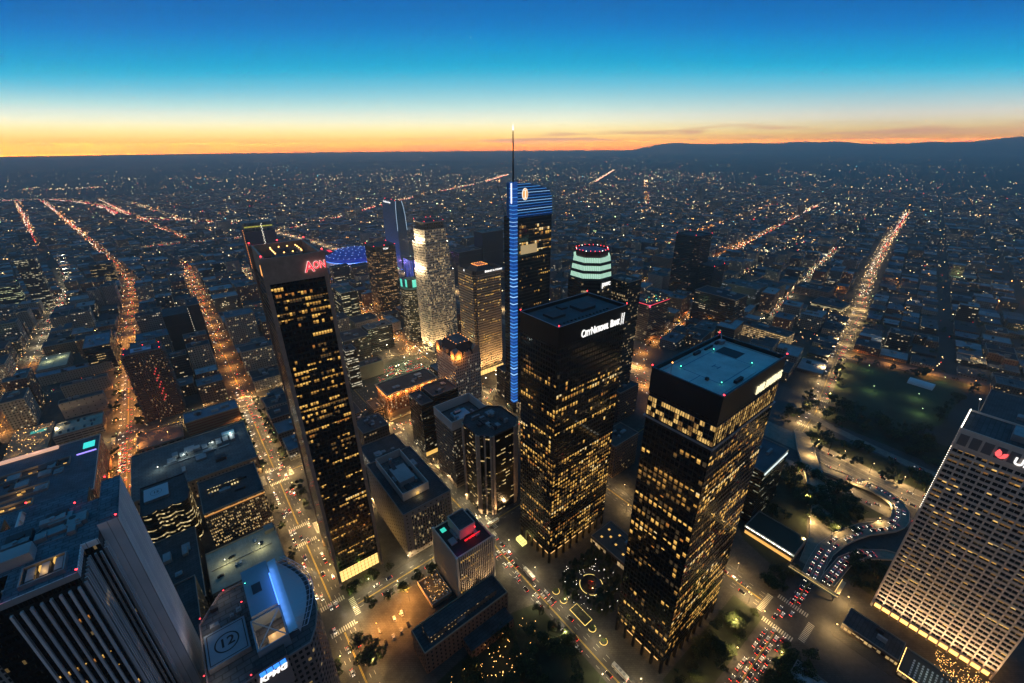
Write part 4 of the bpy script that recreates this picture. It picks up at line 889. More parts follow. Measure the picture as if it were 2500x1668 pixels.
# hotel with white fins and a roof bar
x6 = building('hotel', 'hotel with white vertical fins and a red lit roof bar', 'hotel', 105, 199, 32, 35, 44, facade('fin_glass', (.04, .034, .03), (.02, .018, .015), 1.6, 3.5, .8, .6, 0.0), mat('bar_deck', (.02, .02, .022), .8), 3, 18, ph=1.3, pm=mat('fin_white', (.80, .68, .55), .75))
b = MB()
for k in range(19): b.box(.2 + k * 1.74, -.9, .2, .78 + k * 1.74, .02, 45.2)
for k in range(21): b.box(-.9, .2 + k * 1.7, .2, .02, .78 + k * 1.7, 45.2)
for x, y in ((-1, -1), (31.4, -1), (-1, 34.4)): b.box(x, y, .2, x + 1.7, y + 1.7, 45.4)
b.build('rib', [mat('fin_white', (.8, .68, .55))], x6)
F = [face((.4, 0), (1, 0), 31.3, 5, 43, 1.74, 3.5, 1.2, 2.0, lambda t: .42, 71, 1.6, bright=(.4, .35, .1, .1, .03, .02), tint=.3), face((0, 34.6), (0, -1), 34, 5, 43, 1.7, 3.5, 1.2, 2.0, lambda t: .08, 72, 1.5)]
lit_windows(x6, F, 8)
MB().box(11, 13, 44, 25, 31, 52.5, 0, 1).build('penthouse', [mat('pale_panel', (.62, .55, .50)), ROOF], x6)
MB().rim(rect(11, 13, 25, 31), 52.5, 53.4, .5).build('penthouse_parapet', [CONL], x6)
rl_ = mat('red_bar_light', (.3, .01, .01), .5, emit=(1, .02, .03), st=1.1)
for k in range(4): MB().box(13 + k * 3.4, 9.2, 44.2, 15.6 + k * 3.4, 10.2, 45.2).build('red_sofa', [rl_], x6)
MB().box(12, 8, 46.9, 26, 8.5, 47.2).build('red_lamp', [rl_], x6); point('bar_lamp', x6, (19, 8.2, 47.6), 700, (1, .02, .04), .6); point('bar_lamp', x6, (4, 3, 46.5), 90, (.8, .1, 1), .3)
MB().box(3.5, 27, 44.1, 7.5, 31, 44.4).build('roof_pool', [mat('pool_teal', (.05, .3, .26), .2, emit=(.05, .75, .55), st=.9)], x6)
MB().box(3, 12, 44.1, 8, 18, 45.4).build('lounge_canopy', [ROOFL], x6); beacon(x6, 24, 12, 48.5, REDL, .5)
for x, y in ((8, -9), (24, -9), (-9, 8), (-9, 26)): aim(x6, (x, y, 1.5), (0 if x < 0 else x, y if x < 0 else 0, 22), 9000, (1, .66, .34))  # added lamps without fixtures, standing in for street light reaching up the fins
for p in ((12, -7), (26, -7), (-6, 20), (38, 5)): aim(x4, (p[0], p[1], 1.5), (17, 16, 44), 16000, (1, .62, .28))  # likewise added, to lift the tan pilasters
# terrace with string lights, parking lot, brick club and wings in front
te = thing('cafe_terrace', 'lit dining terrace in the corner left of the finned hotel', 'terrace', 85, 206, 0); FOOT.append((84, 200, 104, 232))
MB().box(0, 0, .2, 17, 24, 3.4, 0, 1).build('walls', [mat('club_stone', (.42, .33, .22)), mat('terrace_floor', (.2, .15, .09), .8)], te); MB().rim(rect(0, 0, 17, 24), 3.4, 4.5, .4).build('parapet', [CONL], te)
b = MB(); r = R(4)
for k in range(42): b.oct((r.uniform(1, 16), r.uniform(1, 23), r.uniform(4.6, 6)), .19)
b.build('bulb_string', [ALT], te); b = MB()
for k in range(28): x, y = r.uniform(1, 15), r.uniform(1, 22); b.box(x, y, 3.4, x + .9, y + .9, 4.2)
b.build('table_set', [WHITE], te); point('terrace_lamp', te, (8, 12, 8), 420, (1, .6, .22), 1)
x7 = building('club_building', 'long low brick club with a tan roof edge below the finned hotel', 'clubhouse', 60.5, 168.5, 67, 19, 21.5, facade('club_brick2', (.24, .13, .08), (.02, .015, .012), 3.2, 4.2, .32, .45, .07, (1, .7, .3), .8, .2), ROOF, 4, 19, pm=mat('club_stone', (.42, .33, .22)))
MB().box(6, 4, 21.5, 60, 15, 26.5, 0, 1).build('upper_storey', [facade('club_upper', (.17, .12, .085), (.02, .02, .02), 2.6, 6, .4, .4, .45, (1, .6, .2), .9), ROOF], x7)
MB().box(28, -11, 0, 64, -.1, 9, 0, 1).build('garden_wing', [facade('club_brick2', (.16, .09, .06)), ROOF], x7)
gl_ = thing('garden_light', 'scatter of small lamps in the trees of the club garden', 'string lights', 66, 132, 0); b = MB(); r = R(8)
for k in range(90): b.oct((r.gauss(28, 17), r.gauss(12, 8), r.uniform(1.5, 6)), r.choice((.16, .2, .28)))
b.build('bulb_string', [ALT], gl_)
for k in range(4): point('garden_lamp', gl_, (8 + k * 13, 12 + (k % 2) * 6, 6), 260, (1, .52, .14), .5)

# plaza between the twin towers
pz = thing('fountain', 'round fountain with a red sculpture in the plaza between the twin black towers', 'fountain', 192.5, 144.5, .2)
b = MB(); b.cyl(0, 0, 0, .8, 8.6, 40, 0); b.build('pool_wall', [DARK], pz); MB().cyl(0, 0, .8, .86, 7.8, 36).build('water', [mat('dark_water', (.01, .012, .014), .05)], pz)
for a0, a1 in ((25, 85), (115, 200), (215, 262), (280, 350)):
    b = MB(); 
    for k in range(8):
        t0, t1 = math.radians(a0 + (a1 - a0) * k / 8), math.radians(a0 + (a1 - a0) * (k + 1) / 8); b.bar((9 * math.cos(t0), 9 * math.sin(t0), .5), (9 * math.cos(t1), 9 * math.sin(t1), .5), .22)
    b.build('bench_light', [mat('bench_light', (.3, .25, .1), .5, emit=(1, .72, .2), st=1.5)], pz)
sc_ = thing('sculpture', 'red spiral sculpture standing in the dark round fountain', 'sculpture', 192.5, 144.5, 1.0); b = MB(); m_r = mat('red_steel', (.6, .06, .02), .45)
for k in range(14):
    t0, t1 = k * .34, (k + 1) * .34; b.poly([(2.8 * math.cos(t0), 2.8 * math.sin(t0), .3 + k * .22), (2.8 * math.cos(t1), 2.8 * math.sin(t1), .3 + (k + 1) * .22), (.9 * math.cos(t1), .9 * math.sin(t1), .9 + (k + 1) * .22), (.9 * math.cos(t0), .9 * math.sin(t0), .9 + k * .22)])
b.cyl(0, 0, 0, 4, .5, 8); b.build('spiral', [m_r], sc_); point('fountain_lamp', pz, (.4, -1.5, 4.2), 1500, (1, .5, .16), .3)
pl = mat('planter_light', (.3, .25, .1), .5, emit=(1, .74, .18), st=1.5)
for k, (u, v, w, h) in enumerate(((167, 158, 5, 5), (166.5, 149, 5, 5), (168, 133, 9, 14), (167.5, 121, 5, 5), (167, 110, 5, 5))):
    p = thing('planter', ['round plaza planter by the avenue, farthest up the row', 'round plaza planter just above the long lit planter', 'long rectangular planter outlined with yellow light', 'round plaza planter just below the long lit planter', 'round plaza planter nearest the viewer'][k], 'planter', u, v, .2, group='lit planters on the plaza')
    b = MB()
    if k == 2: b.rim(rect(-3, -7.5, 4, 7.5), 0, .7, .35, 0); 
    else: b.cyl(0, 0, 0, .7, 2.4, 16)
    b.build('bed', [DARK], p); b = MB()
    if k == 2:
        for a, c in (((-3.2, -7.7), (4.2, -7.7)), ((4.2, -7.7), (4.2, 7.7)), ((-3.2, 7.7), (4.2, 7.7)), ((-3.2, -7.7), (-3.2, 7.7))): b.bar((*a, .35), (*c, .35), .2)
    else:
        for q in range(9): t0, t1 = math.radians(150 + q * 24), math.radians(174 + q * 24); b.bar((2.8 * math.cos(t0), 2.8 * math.sin(t0), .35), (2.8 * math.cos(t1), 2.8 * math.sin(t1), .35), .2)
    b.build('rim_light', [pl], p)
    b = MB(); r = R(k)
    for q in range(60): 
        x, y = (r.uniform(-2.5, 3.5), r.uniform(-7, 7)) if k == 2 else (r.gauss(0, .9), r.gauss(0, .9)); z = r.uniform(.7, 2.2); s = r.uniform(.2, .5); b.poly([(x - s, y, z), (x, y - s, z + s), (x + s, y, z), (x, y + s, z - s * .3)])
    b.build('foliage', [mat('leaf_c', (.06, .10, .02), .8)], p)
    point('planter_lamp', p, (0, 0, 3.2), 55, (1, .85, .2), .3)
pv2 = building('pavilion', 'low flat pavilion between the twin black towers with lit squares on its roof', 'pavilion', 222, 130, 26, 42, 8, facade('pavilion_glass', (.10, .085, .07), (.04, .03, .02), 3, 7, .85, .6, .75, (1, .6, .2), .7), mat('brown_deck', (.12, .10, .085), .9), 1, 20)
for x, y in ((6, 12), (12, 30), (6, 35), (17, 36), (19, 26), (9, 22)): MB().box(x, y, 8.05, x + 1.7, y + 1.7, 8.4).build('skylight', [WIN[0]], pv2)
MB().rim(rect(8, 8, 20, 26), 8, 8.6, .5).build('roof_curb', [DARK], pv2)
kk = thing('subway_canopy', 'bright yellow glowing glass canopy on the street corner before the bank tower', 'canopy', 173, 206, .2); FOOT.append((170, 203, 182, 216))
MB().box(0, 0, 0, 5, 9, 3.2).build('glazing', [mat('canopy_glow', (.4, .4, .2), .4, emit=(.95, .85, .26), st=1.3, light=True)], kk); b = MB()
for k in range(4): b.bar((0, k * 3, 3.3), (5, k * 3, 3.3), .14)
b.bar((0, 0, 3.3), (0, 9, 3.3), .14); b.bar((5, 0, 3.3), (5, 9, 3.3), .14); b.bar((2.5, 0, 3.3), (2.5, 9, 3.3), .1); b.build('frame', [DARK], kk)

# foreground: white cross shaped tower
tw6 = thing('office_tower', 'nearest white tower with blank end walls, vertical ribs and a dark blue roof', 'skyscraper', -52, 181, 0); tw6['u'] = -52; tw6['v'] = 181; FOOT.append((-95, 160, -38, 225))
th = 189.0; pwm = mat('white_aluminium', (.88, .83, .80), .6, noise=.14, nscale=.05, seams=6); dk = facade('rib_glass', (.02, .018, .016), (.014, .012, .01), 1.1, 4.0, .7, .55, .07, (1, .62, .2), .35, .6, rough=.4, grough=.12)
rfm = mat('tower_roof', (.11, .17, .20), .9, noise=.55, nscale=.15, seams=7)
def blk(x0, y0, x1, y1, name='walls', m=None, z1=th): return MB().box(x0, y0, 0, x1, y1, z1, 0, 1).build(name, [m or dk, rfm], tw6)
blk(-24, .8, 4.6, 27.6); blk(-18, -13.2, 0, .7, 'south_wing'); blk(-18, 27.7, 0, 39, 'north_wing'); blk(-34, 6, -24.1, 36, 'west_wing')
blk(4.7, 6.2, 10.8, 35.5, 'end_wall', pwm, th + 2.5)
b = MB()
def ribs_(p, q, n, z0=0, dep=.9, wd=.28, t0=0.0):
    p, q = Vector(p), Vector(q); L = (q - p).length; d = (q - p) / L; nn = Vector((d.y, -d.x))
    for k in range(n):
        c = p + d * (L * (k + .5) / n); P = [tuple(c - d * wd + nn * dep), tuple(c + d * wd + nn * dep), tuple(c + d * wd - nn * .05), tuple(c - d * wd - nn * .05)]
        b.prism(P, z0, th - 5 + t0, 0, 0)
ribs_((-18, -13.2), (0, -13.2), 8, 0, 1.1, .34); ribs_((0, -13.2), (0, .8), 7); ribs_((0, .8), (4.6, .8), 3); ribs_((-24, .8), (-18, .8), 3); ribs_((4.6, .9), (4.6, 6.1), 3)
b.build('rib', [pwm], tw6)
b = MB(); b.box(-18.4, -13.5, th - 1.6, .3, -13.1, th + .8); b.box(.0, -13.4, th - 1.6, .4, .5, th + .8); b.box(0, .4, th - 1.6, 4.7, .8, th + .8); b.build('roof_edge', [pwm], tw6)
for x0, y0, x1, y1 in ((-14, -10, -3, -1),): 
    MB().rim(rect(x0, y0, x1, y1), th, th + 1.8, .4).build('plant_well', [METAL], tw6)
    MB().box(x0 + .6, y0 + .6, th - .0, x1 - .6, y1 - .6, th + .15).build('well_floor', [DARK], tw6)
for k in range(3): MB().box(-12.5 + k * 3.4, -8.5, th + .2, -10.5 + k * 3.4, -2.5, th + 1.5).build('rooftop_unit', [METAL], tw6)
for x, y in ((-9.6, -5.5), (-6.2, -4)): MB().box(x, y, th + .3, x + .5, y + 2.2, th + 1.7).build('warm_lamp', [WIN[0]], tw6)
point('well_lamp', tw6, (-8.5, -5.5, th + 3), 260, (1, .55, .16), .4)
units(tw6, -22, 6, 2, 26, th, 16, 23, 2.0)
b = MB(); r = R(61)
for k in range(9): x, y = r.uniform(-20, 0), r.uniform(3, 25); b.bar((x, y, th + .3), (x + r.choice((0, 6)), y + r.choice((0, 5)), th + .3), .14)
b.build('roof_pipe', [METAL], tw6); MB().box(-22, 3, th, -12, 9, th + 4).build('rooftop_unit', [ROOFL], tw6); MB().box(5.2, 8, th + 2.5, 10, 20, th + 2.9).build('rooftop_unit', [rfm], tw6)
F = [face((0, 0.75), (1, 0), 4.6, 20, 120, 1.1, 4.0, .85, 1.9, step((.3, .75), (1, .12)), 91, 3), face((-18, -13.2), (1, 0), 18, 20, 178, 2.25, 4.0, 1.3, 1.8, lambda t: .10, 92, 3), face((0, -13.2), (0, 1), 13.9, 20, 178, 2.0, 4.0, 1.2, 1.8, lambda t: .08, 93, 3)]
tw6['u'], tw6['v'] = -52, 181; lit_windows(tw6, F)
for x, y in ((-18, -13.2), (.3, -13.2), (10.4, 6.5), (5.5, 39), (-18, 39), (-3, 27)): beacon(tw6, x, y, th + .8 if x < 10 else th + 2.6, r=.4)

# roof sign building at the left edge
sg = thing('office_block', 'office block at the left edge with a tall white sign wall reading down its roof', OC, -150, 262, 0); sg['u'] = -150; sg['v'] = 262; FOOT.append((-152, 258, -80, 330))
MB().box(0, 0, 0, 62, 62, 128, 0, 1).build('walls', [facade('cream_ribs', (.45, .42, .38), (.03, .03, .03), 2, 3.8, .45, .7, .1), rfm], sg)
MB().box(52, 4, 128, 53, 34, 143, 0).build('sign_wall', [mat('sign_wall_white', (.62, .62, .62), .7)], sg); b = MB()
for k in range(5): b.bar((53, 4 + k * 7.4, 128), (59, 4 + k * 7.4, 128), .3); b.bar((53, 4 + k * 7.4, 143), (53, 4 + k * 7.4, 128), .3); b.bar((53, 4 + k * 7.4, 143), (59, 4 + k * 7.4, 128), .25)
b.bar((56, 4, 135.5), (56, 33.6, 135.5), .25); b.build('frame', [CONL], sg); text(sg, 'ONE WILSHIRE', 53.15, 2.5, 132, 90, 5.2, mat('sign_warm', (.5, .5, .4)), bold=.08, sx=.85)

# office tower with a helipad and a blue lit curved crown
kp = thing('office_tower', 'tower with a numbered roof landing pad, a blue lit curved crown and blue white lettering', OC, -36, 157, 0); kp['u'] = -36; kp['v'] = 157; FOOT.append((-42, 150, 16, 222))
kh = 107.0; kw = facade('pink_granite', (.26, .19, .165), (.03, .024, .02), 2.6, 4, .55, .5, .16, (1, .62, .2), .8, .5)
P = [(0, 0), (40, 0), (44, 6), (47, 14), (48.5, 24), (48, 36), (45, 46), (40, 55), (10, 55), (0, 42)]
MB().prism(P, 0, kh, 0, 1).build('walls', [kw, ROOFM], kp); MB().rim(P, kh, kh + 1.3, .6).build('parapet', [mat('pink_cap', (.3, .24, .22))], kp)
MB().box(1.5, 14, kh, 18, 32, kh + 3.2, 0, 1).build('landing_pad', [METAL, mat('pad_surface', (.22, .30, .36), .85, noise=.15)], kp)
b = MB(); b.rim(rect(2.3, 14.8, 17.2, 31.2), kh + 3.2, kh + 3.26, .35)
for k in range(28): 
    t0, t1 = k * 6.283 / 28, (k + 1) * 6.283 / 28; c0, c1 = math.cos(t0), math.cos(t1); s0, s1 = math.sin(t0), math.sin(t1)
    b.poly([(9.7 + 5 * c0, 23 + 5 * s0, kh + 3.24), (9.7 + 5 * c1, 23 + 5 * s1, kh + 3.24), (9.7 + 4.4 * c1, 23 + 4.4 * s1, kh + 3.24), (9.7 + 4.4 * c0, 23 + 4.4 * s0, kh + 3.24)])
b.build('pad_marking', [mat('pad_black', (.01, .01, .012))], kp); flat_text(kp, '12', 9.7, 23, kh + 3.25, 0, 6.5, mat('pad_black', (.01, .01, .012)), 'pad_number', .12)
MB().box(21, 24, kh, 33, 54, kh + 8.5, 0, 1).build('penthouse', [mat('blue_grey_panel', (.26, .33, .38), .7), mat('blue_grey_roof', (.2, .30, .36), .8)], kp)
# curved crown: vault panel rising to the ring of ribs
b = MB(); n = 16; rib = MB()
for k in range(n):
    t0, t1 = k / n, (k + 1) / n
    def edge(t): y = 4 + t * 47; return (37.0, y), (39.0 + 8.0 * math.sin(math.pi * t), y)
    (a0, a1), (c0, c1) = edge(t0), edge(t1)
    b.poly([(33.2, a0[1], kh + 9.5), (a0[0], a0[1], kh + 10), (c0[0], c0[1], kh + 10), (33.2, c0[1], kh + 9.5)]); b.poly([(37, a0[1], kh + 10), (a1[0] - 1.5, a1[1], kh + 6.5), (c1[0] - 1.5, c1[1], kh + 6.5), (37, c0[1], kh + 10)])
    rib.bar((a1[0] - 4, a1[1], kh + 9.5), (a1[0] + 2, a1[1], kh + 8.5), .14); rib.bar((a1[0] + 2, a1[1], kh + 8.5), (c1[0] + 2, c1[1], kh + 8.5), .2); rib.bar((a1[0] + .4, a1[1], kh + 9), (c1[0] + .4, c1[1], kh + 9), .12)
b.build('curved_roof', [mat('silver_vault', (.45, .52, .58), .35, .3)], kp); rib.build('rib', [mat('trellis_white', (.55, .6, .7), .5)], kp)
MB().box(32.6, 22, kh + 9, 33.1, 42, kh + 11).build('light_strip', [mat('strip_blue', (.1, .2, .4), .4, emit=(.08, .25, 1), st=2.5)], kp)
for k in range(9): point('crown_lamp', kp, (33.4, 12 + k * 4.2, kh + 11.6), 230, (.14, .36, 1), 1.6)
MB().box(17, -1, kh - 15, 30, 5, kh + 4, 0, 1).build('sign_tower', [mat('pink_stone', (.34, .25, .22), .8), ROOF], kp)
text(kp, 'KPMG', 17.5, -1.15, kh - 3.2, 0, 4.4, SIGNW, bold=.12, fit=11.5, italic=.25); kb = mat('sign_blue', (.05, .15, .4), .4, emit=(.04, .26, 1), st=1.6)
for k in range(4): MB().box(18.6 + k * 2.7, -1.25, kh + .2, 20.9 + k * 2.7, -1.02, kh + 2.8).build('emblem', [kb], kp)
MB().box(24, 36, kh + 8.5, 28, 42, kh + 8.8).build('roof_opening', [DARK], kp)
MB().rim(rect(20, 6, 33, 23.5), kh, kh + 7, .6).build('court_wall', [mat('blue_grey_panel', (.26, .33, .38))], kp); MB().box(25, 8, kh, 32, 14, kh + 3).build('atrium_glass', [mat('atrium_glow', (.2, .15, .1), .4, emit=(1, .55, .18), st=.4)], kp)
b = MB(); b.bar((20.5, 6.5, kh + 6.8), (32.5, 23, kh + 6.8), .3); b.bar((32.5, 6.5, kh + 6.8), (20.5, 23, kh + 6.8), .3); b.build('cross_brace', [CONL], kp); units(kp, 4, 34, 18, 52, kh, 4, 31, 3)
for q in range(3): MB().box(20.5 + q * 4, 8 + q, kh, 23 + q * 4, 11 + q, kh + 2.4).build('rooftop_unit', [METAL], kp)
point('atrium_lamp', kp, (27, 15, kh + 6), 900, (1, .6, .24), .5)
for x, y in ((2, 34), (10, 50), (3, 8)): point('roof_lamp', kp, (x, y, kh + 5), 380, (1, .78, .6), .5)  # added lamps without fixtures, to brighten the white tower's side wall
for x, y, z in ((0, 12, kh + 3), (19, 33, kh + 10), (1, 44, kh + 1.5), (16, -1, kh + 4), (12, 54, kh + 1.5)): beacon(kp, x, y, z, r=.35)
beacon(kp, 22, 44, kh + 9, GRL, .3)

# the blocks between the two avenues on the left
x8 = building('parking_garage', 'flat parking deck lit pale yellow with a few cars on it', 'garage', -41, 302, 50, 44, 20, facade('garage_wall', (.32, .29, .25), (.02, .02, .018), 6, 3.2, .9, .4, .15, (1, .8, .35), .3), mat('deck_concrete', (.34, .33, .27), .85, noise=.25, nscale=.15), 0, 1)
b = MB()
for k in range(16):
    for y in (12, 24, 36): b.poly([(3 + k * 2.7, y, 20.03), (3.15 + k * 2.7, y, 20.03), (3.15 + k * 2.7, y + 5, 20.03), (3 + k * 2.7, y + 5, 20.03)])
b.build('bay_marking', [MARK], x8); MB().box(2, 22.9, 20, 44, 23.2, 21).build('dividing_wall', [CONL], x8); MB().box(42, 36, 20, 49, 43, 23.5).build('stair_house', [CON], x8)
for x, y in ((12, 23), (36, 23)): 
    b = MB(); b.bar((x, y, 20), (x, y, 26), .1); b.oct((x, y, 26), .35, 1); b.build('deck_lamp', [METAL, WLT], x8); point('deck_lamp_light', x8, (x, y, 25.5), 2600, (1, .95, .5), .3)
x9 = building('office_block', 'brown gridded office block with rows of amber windows above the yellow parking deck', OC, -35.5, 373, 46, 48, 37, facade('brown_gridded', (.30, .20, .13), (.02, .016, .012), 1.45, 3.35, .62, .5, .5, (1, .62, .2), 1.1, .3, run=5), ROOF, 8, 33)
MB().box(6, 26, 37, 30, 35, 42, 0, 1).build('penthouse', [facade('penthouse_lit', (.25, .16, .1), (.03, .02, .02), 2.2, 5, .55, .5, .8, (1, .74, .3), 1.3), ROOF], x9); MB().box(.4, -.5, 34.6, 45.6, -.05, 35.6).build('soffit_light', [mat('soffit_amber', (.3, .2, .1), .5, emit=(1, .42, .10), st=.7)], x9)
xa = thing('office_block', 'dark office block with bulging glass bays and a roof landing pad', OC, -75, 394, 0); xa['u'] = -75; xa['v'] = 394; FOOT.append((-80, 388, -42, 432))
P = [(0, 0)]
for k in range(3):
    for q in range(1, 6): t = q / 6; P.append((k * 10.7 + 10.7 * t, -2.6 * math.sin(math.pi * t)))
    P.append(((k + 1) * 10.7, 0))
P += [(34, 10), (32.1, 40), (0, 40)]
MB().prism(P, 0, 44, 0, 1).build('walls', [facade('bay_glass', (.012, .011, .01), (.015, .014, .012), 1.7, 4.2, .96, .32, .48, (1, .72, .28), 1.0, .8, rough=.3, grough=.1, run=6), ROOF], xa); MB().rim(P, 44, 45, .5).build('parapet', [DARK], xa)
MB().box(3, 14, 44, 20, 32, 46.5, 0, 1).build('landing_pad', [METAL, mat('pad_pale', (.45, .48, .52), .85)], xa); flat_text(xa, '12', 11.5, 23, 46.54, 0, 4, mat('pad_black', (.01, .01, .012)), 'pad_number', .1); b = MB()
for k in range(20): t0, t1 = k * 6.283 / 20, (k + 1) * 6.283 / 20; b.bar((11.5 + 4 * math.cos(t0), 23 + 4 * math.sin(t0), 46.52), (11.5 + 4 * math.cos(t1), 23 + 4 * math.sin(t1), 46.52), .12)
b.build('pad_marking', [mat('pad_black', (.01, .01, .012))], xa)
building('office_block', 'black low block with scattered lit windows behind the nearest white tower', OC, -78, 232, 34, 62, 52, facade('dark_scatter', (.012, .012, .012), (.012, .012, .012), 3, 4, .5, .42, .09, (1, .8, .42), 1.0, .1), ROOF, 4, 35)
building('office_block', 'dark flat roofed block left of the yellow parking deck', OC, -78, 300, 34, 80, 24, facade('dark_scatter', (.012, .012, .012)), ROOF, 5, 36)
xb = building('retail_block', 'wide low block with brightly lit rooftop machinery between the two avenues', 'shopping block', -88, 452, 104, 84, 21, facade('retail_wall', (.28, .20, .13), (.03, .025, .02), 3.2, 5, .4, .5, .3, (1, .6, .2), .7), ROOFM, 8, 37)
r = R(12)
for k in range(9): x = 34 + k * 6.5; MB().box(x, 50 + r.uniform(-3, 6), 21, x + 5, 55 + r.uniform(0, 6), 23 + r.uniform(0, 2)).build('rooftop_unit', [ROOFL if k % 2 else METAL], xb)
for k in range(5): MB().box(26 + k * 12, 42, 21, 36 + k * 12, 43.2, 22.2).build('duct', [ROOFL], xb)
for x, y in ((44, 47), (70, 52), (88, 60), (22, 40)): beacon(xb, x, y, 24, WLT, .4); point('roof_lamp', xb, (x, y, 26.5), 1500, (.85, 1, .9), .5)
MB().box(80, 62, 21, 92, 68, 24).build('rooftop_unit', [mat('blue_plant', (.25, .42, .5))], xb)
xc = building('hotel', 'long hotel block banded in red and cream stripes beside the right hand avenue', 'hotel', -39.6, 578, 56, 26, 18, facade('striped', (.36, .20, .10), (.30, .10, .05), 80, 3.6, .99, .42, 0.0), mat('blue_roof', (.14, .2, .26), .85, noise=.3), 5, 38)
xd = building('parking_lot_deck', 'low parking deck washed in orange light', 'parking deck', -88, 574, 44, 38, 4.5, facade('lot_wall', (.22, .15, .1), bay=7, lit=0.0), mat('lot_surface', (.15, .12, .10), .9, noise=.3), 0, 39)
for x, y in ((10, 24), (30, 12), (22, 32)): b = MB(); b.bar((x, y, 4.5), (x, y, 11), .1); b.oct((x, y, 11), .4, 1); b.build('deck_lamp', [METAL, OLT], xd); point('deck_lamp_light', xd, (x, y, 10.4), 1900, (1, .36, .07), .3)

xe = building('apartment_tower', 'brown stepped apartment tower with saw tooth balconies and red lit windows', 'apartment tower', -77, 646, 38, 24, 92, facade('brown_apartment', (.17, .095, .065), (.02, .012, .01), 2.4, 3.0, .45, .5, .22, (1, .55, .2), .9, .2), mat('violet_roof', (.05, .05, .07), .9), 3, 41)
b = MB()
for j in range(28):
    z = 4 + j * 3.1
    for k in range(4): b.box(-2.4 + (k % 2) * .9, 1 + k * 6, z, 0, 5.5 + k * 6, z + .9); b.box(38, 1 + k * 6, z, 40.4, 5.5 + k * 6, z + .9)
    for k in range(2): b.box(2 + k * 27, -2, z, 8.5 + k * 27, 0, z + .9)
b.build('balcony', [mat('brown_balcony', (.2, .12, .085), .8)], xe); MB().box(8, 4, 92, 28, 18, 93.6, 0, 1).build('roof_panel', [METAL, mat('pale_violet', (.5, .48, .62), .8)], xe)
for x, y in ((2, 2), (36, 2), (2, 22), (36, 22), (20, 23)): beacon(xe, x, y, 93, r=.5)
b = MB()
for j in range(15): b.box(22 + (j % 3) * 1.6, -.2, 24 + j * 3.1, 23.2 + (j % 3) * 1.6, -.04, 25.8 + j * 3.1)
b.build('red_window_column', [mat('red_window', (.2, .02, .02), .4, emit=(1, .08, .07), st=.8)], xe)
xf = building('office_tower', 'black vertical ribbed slab tower beside the right hand avenue', OC, -1.2, 828, 16, 44, 88, facade('black_ribbed', (.016, .016, .018), (.02, .022, .026), 1.3, 60, .5, .98, .02, (1, .8, .5), .2), ROOF, 3, 42)
MB().box(-34, 0, 0, -.3, 44, 78, 0, 1).build('rear_slab', [facade('black_ribbed', (.016, .016, .018)), ROOF], xf); b = MB()
for k in range(22): b.oct((-.4, -.3, 6 + k * 3.7), .5)
b.build('lamp_column', [mat('window_lamp', (.3, .3, .3), .4, emit=(1, .85, .6), st=2)], xf)
xg = building('theatre_block', 'blue roofed black block with a lit yellow ground floor', OC, -141, 862, 31, 62, 42, facade('black_low', (.012, .012, .014), (.015, .014, .012), 2.2, 3.8, .8, .35, .4, (1, .62, .2), .9, .8), mat('blue_roof', (.14, .2, .26)), 7, 43)
xh = building('apartment_block', 'long cream apartment block with small dark windows by the orange avenue', 'apartments', -165, 783, 49, 11, 21, facade('cream_wall', (.42, .33, .24), (.03, .025, .02), 3.0, 3.4, .3, .42, .05, (1, .8, .4), .9, .1), ROOF, 3, 44)
xi = building('apartment_block', 'longest cream apartment block behind another of the same cream walls', 'apartments', -206, 858, 90, 19, 14, facade('cream_wall', (.42, .33, .24)), mat('blue_roof', (.14, .2, .26)), 6, 45)
xj = building('parking_garage', 'parking roof lit pale green yellow among dark blocks', 'garage', -203, 888, 34, 60, 14, facade('garage_wall', (.32, .29, .25)), mat('deck_concrete', (.34, .33, .27)), 0, 46); b = MB(); b.bar((17, 2, 14.1), (17, 58, 14.1), .12); b.build('bay_marking', [DARK], xj)
for x, y in ((10, 34), (24, 44)): b = MB(); b.bar((x, y, 14), (x, y, 20), .1); b.oct((x, y, 20), .4, 1); b.build('deck_lamp', [METAL, WLT], xj); point('deck_lamp_light', xj, (x, y, 19.6), 4200, (.95, 1, .5), .3)
xk = building('parking_garage', 'open parking deck below a blank cream wall near the orange avenue', 'garage', -163, 655, 44, 34, 11, facade('garage_wall', (.32, .29, .25)), mat('deck_concrete', (.34, .33, .27)), 0, 47)
xl = building('warehouse', 'blank cream wall with few windows above the open parking deck', 'warehouse', -161, 721, 43, 12, 22, facade('blank_cream', (.40, .34, .29), (.03, .03, .03), 7, 6, .16, .25, .3, (1, .8, .5), 1), ROOF, 2, 48)
b = MB(); r = R(3)
for k in range(16): x, y = r.uniform(3, 38), r.choice((6, 16, 26)); b.box(x, y, 11, x + 1.8, y + 4.2, 12.4)
b.build('parked_row', [mat('car_dark', (.03, .03, .035), .3)], xk)
xm = building('shopping_block', 'large dark roofed complex with light wells and a small turquoise roof pool', 'shopping block', -190, 478, 79, 106, 33, facade('brick_orange', (.30, .15, .08), (.02, .015, .012), 2.6, 4, .5, .6, .3, (1, .55, .18), .8), mat('slate_roof', (.10, .135, .165), .9, noise=.4, nscale=.08, seams=8), 12, 49, pm=CONL)
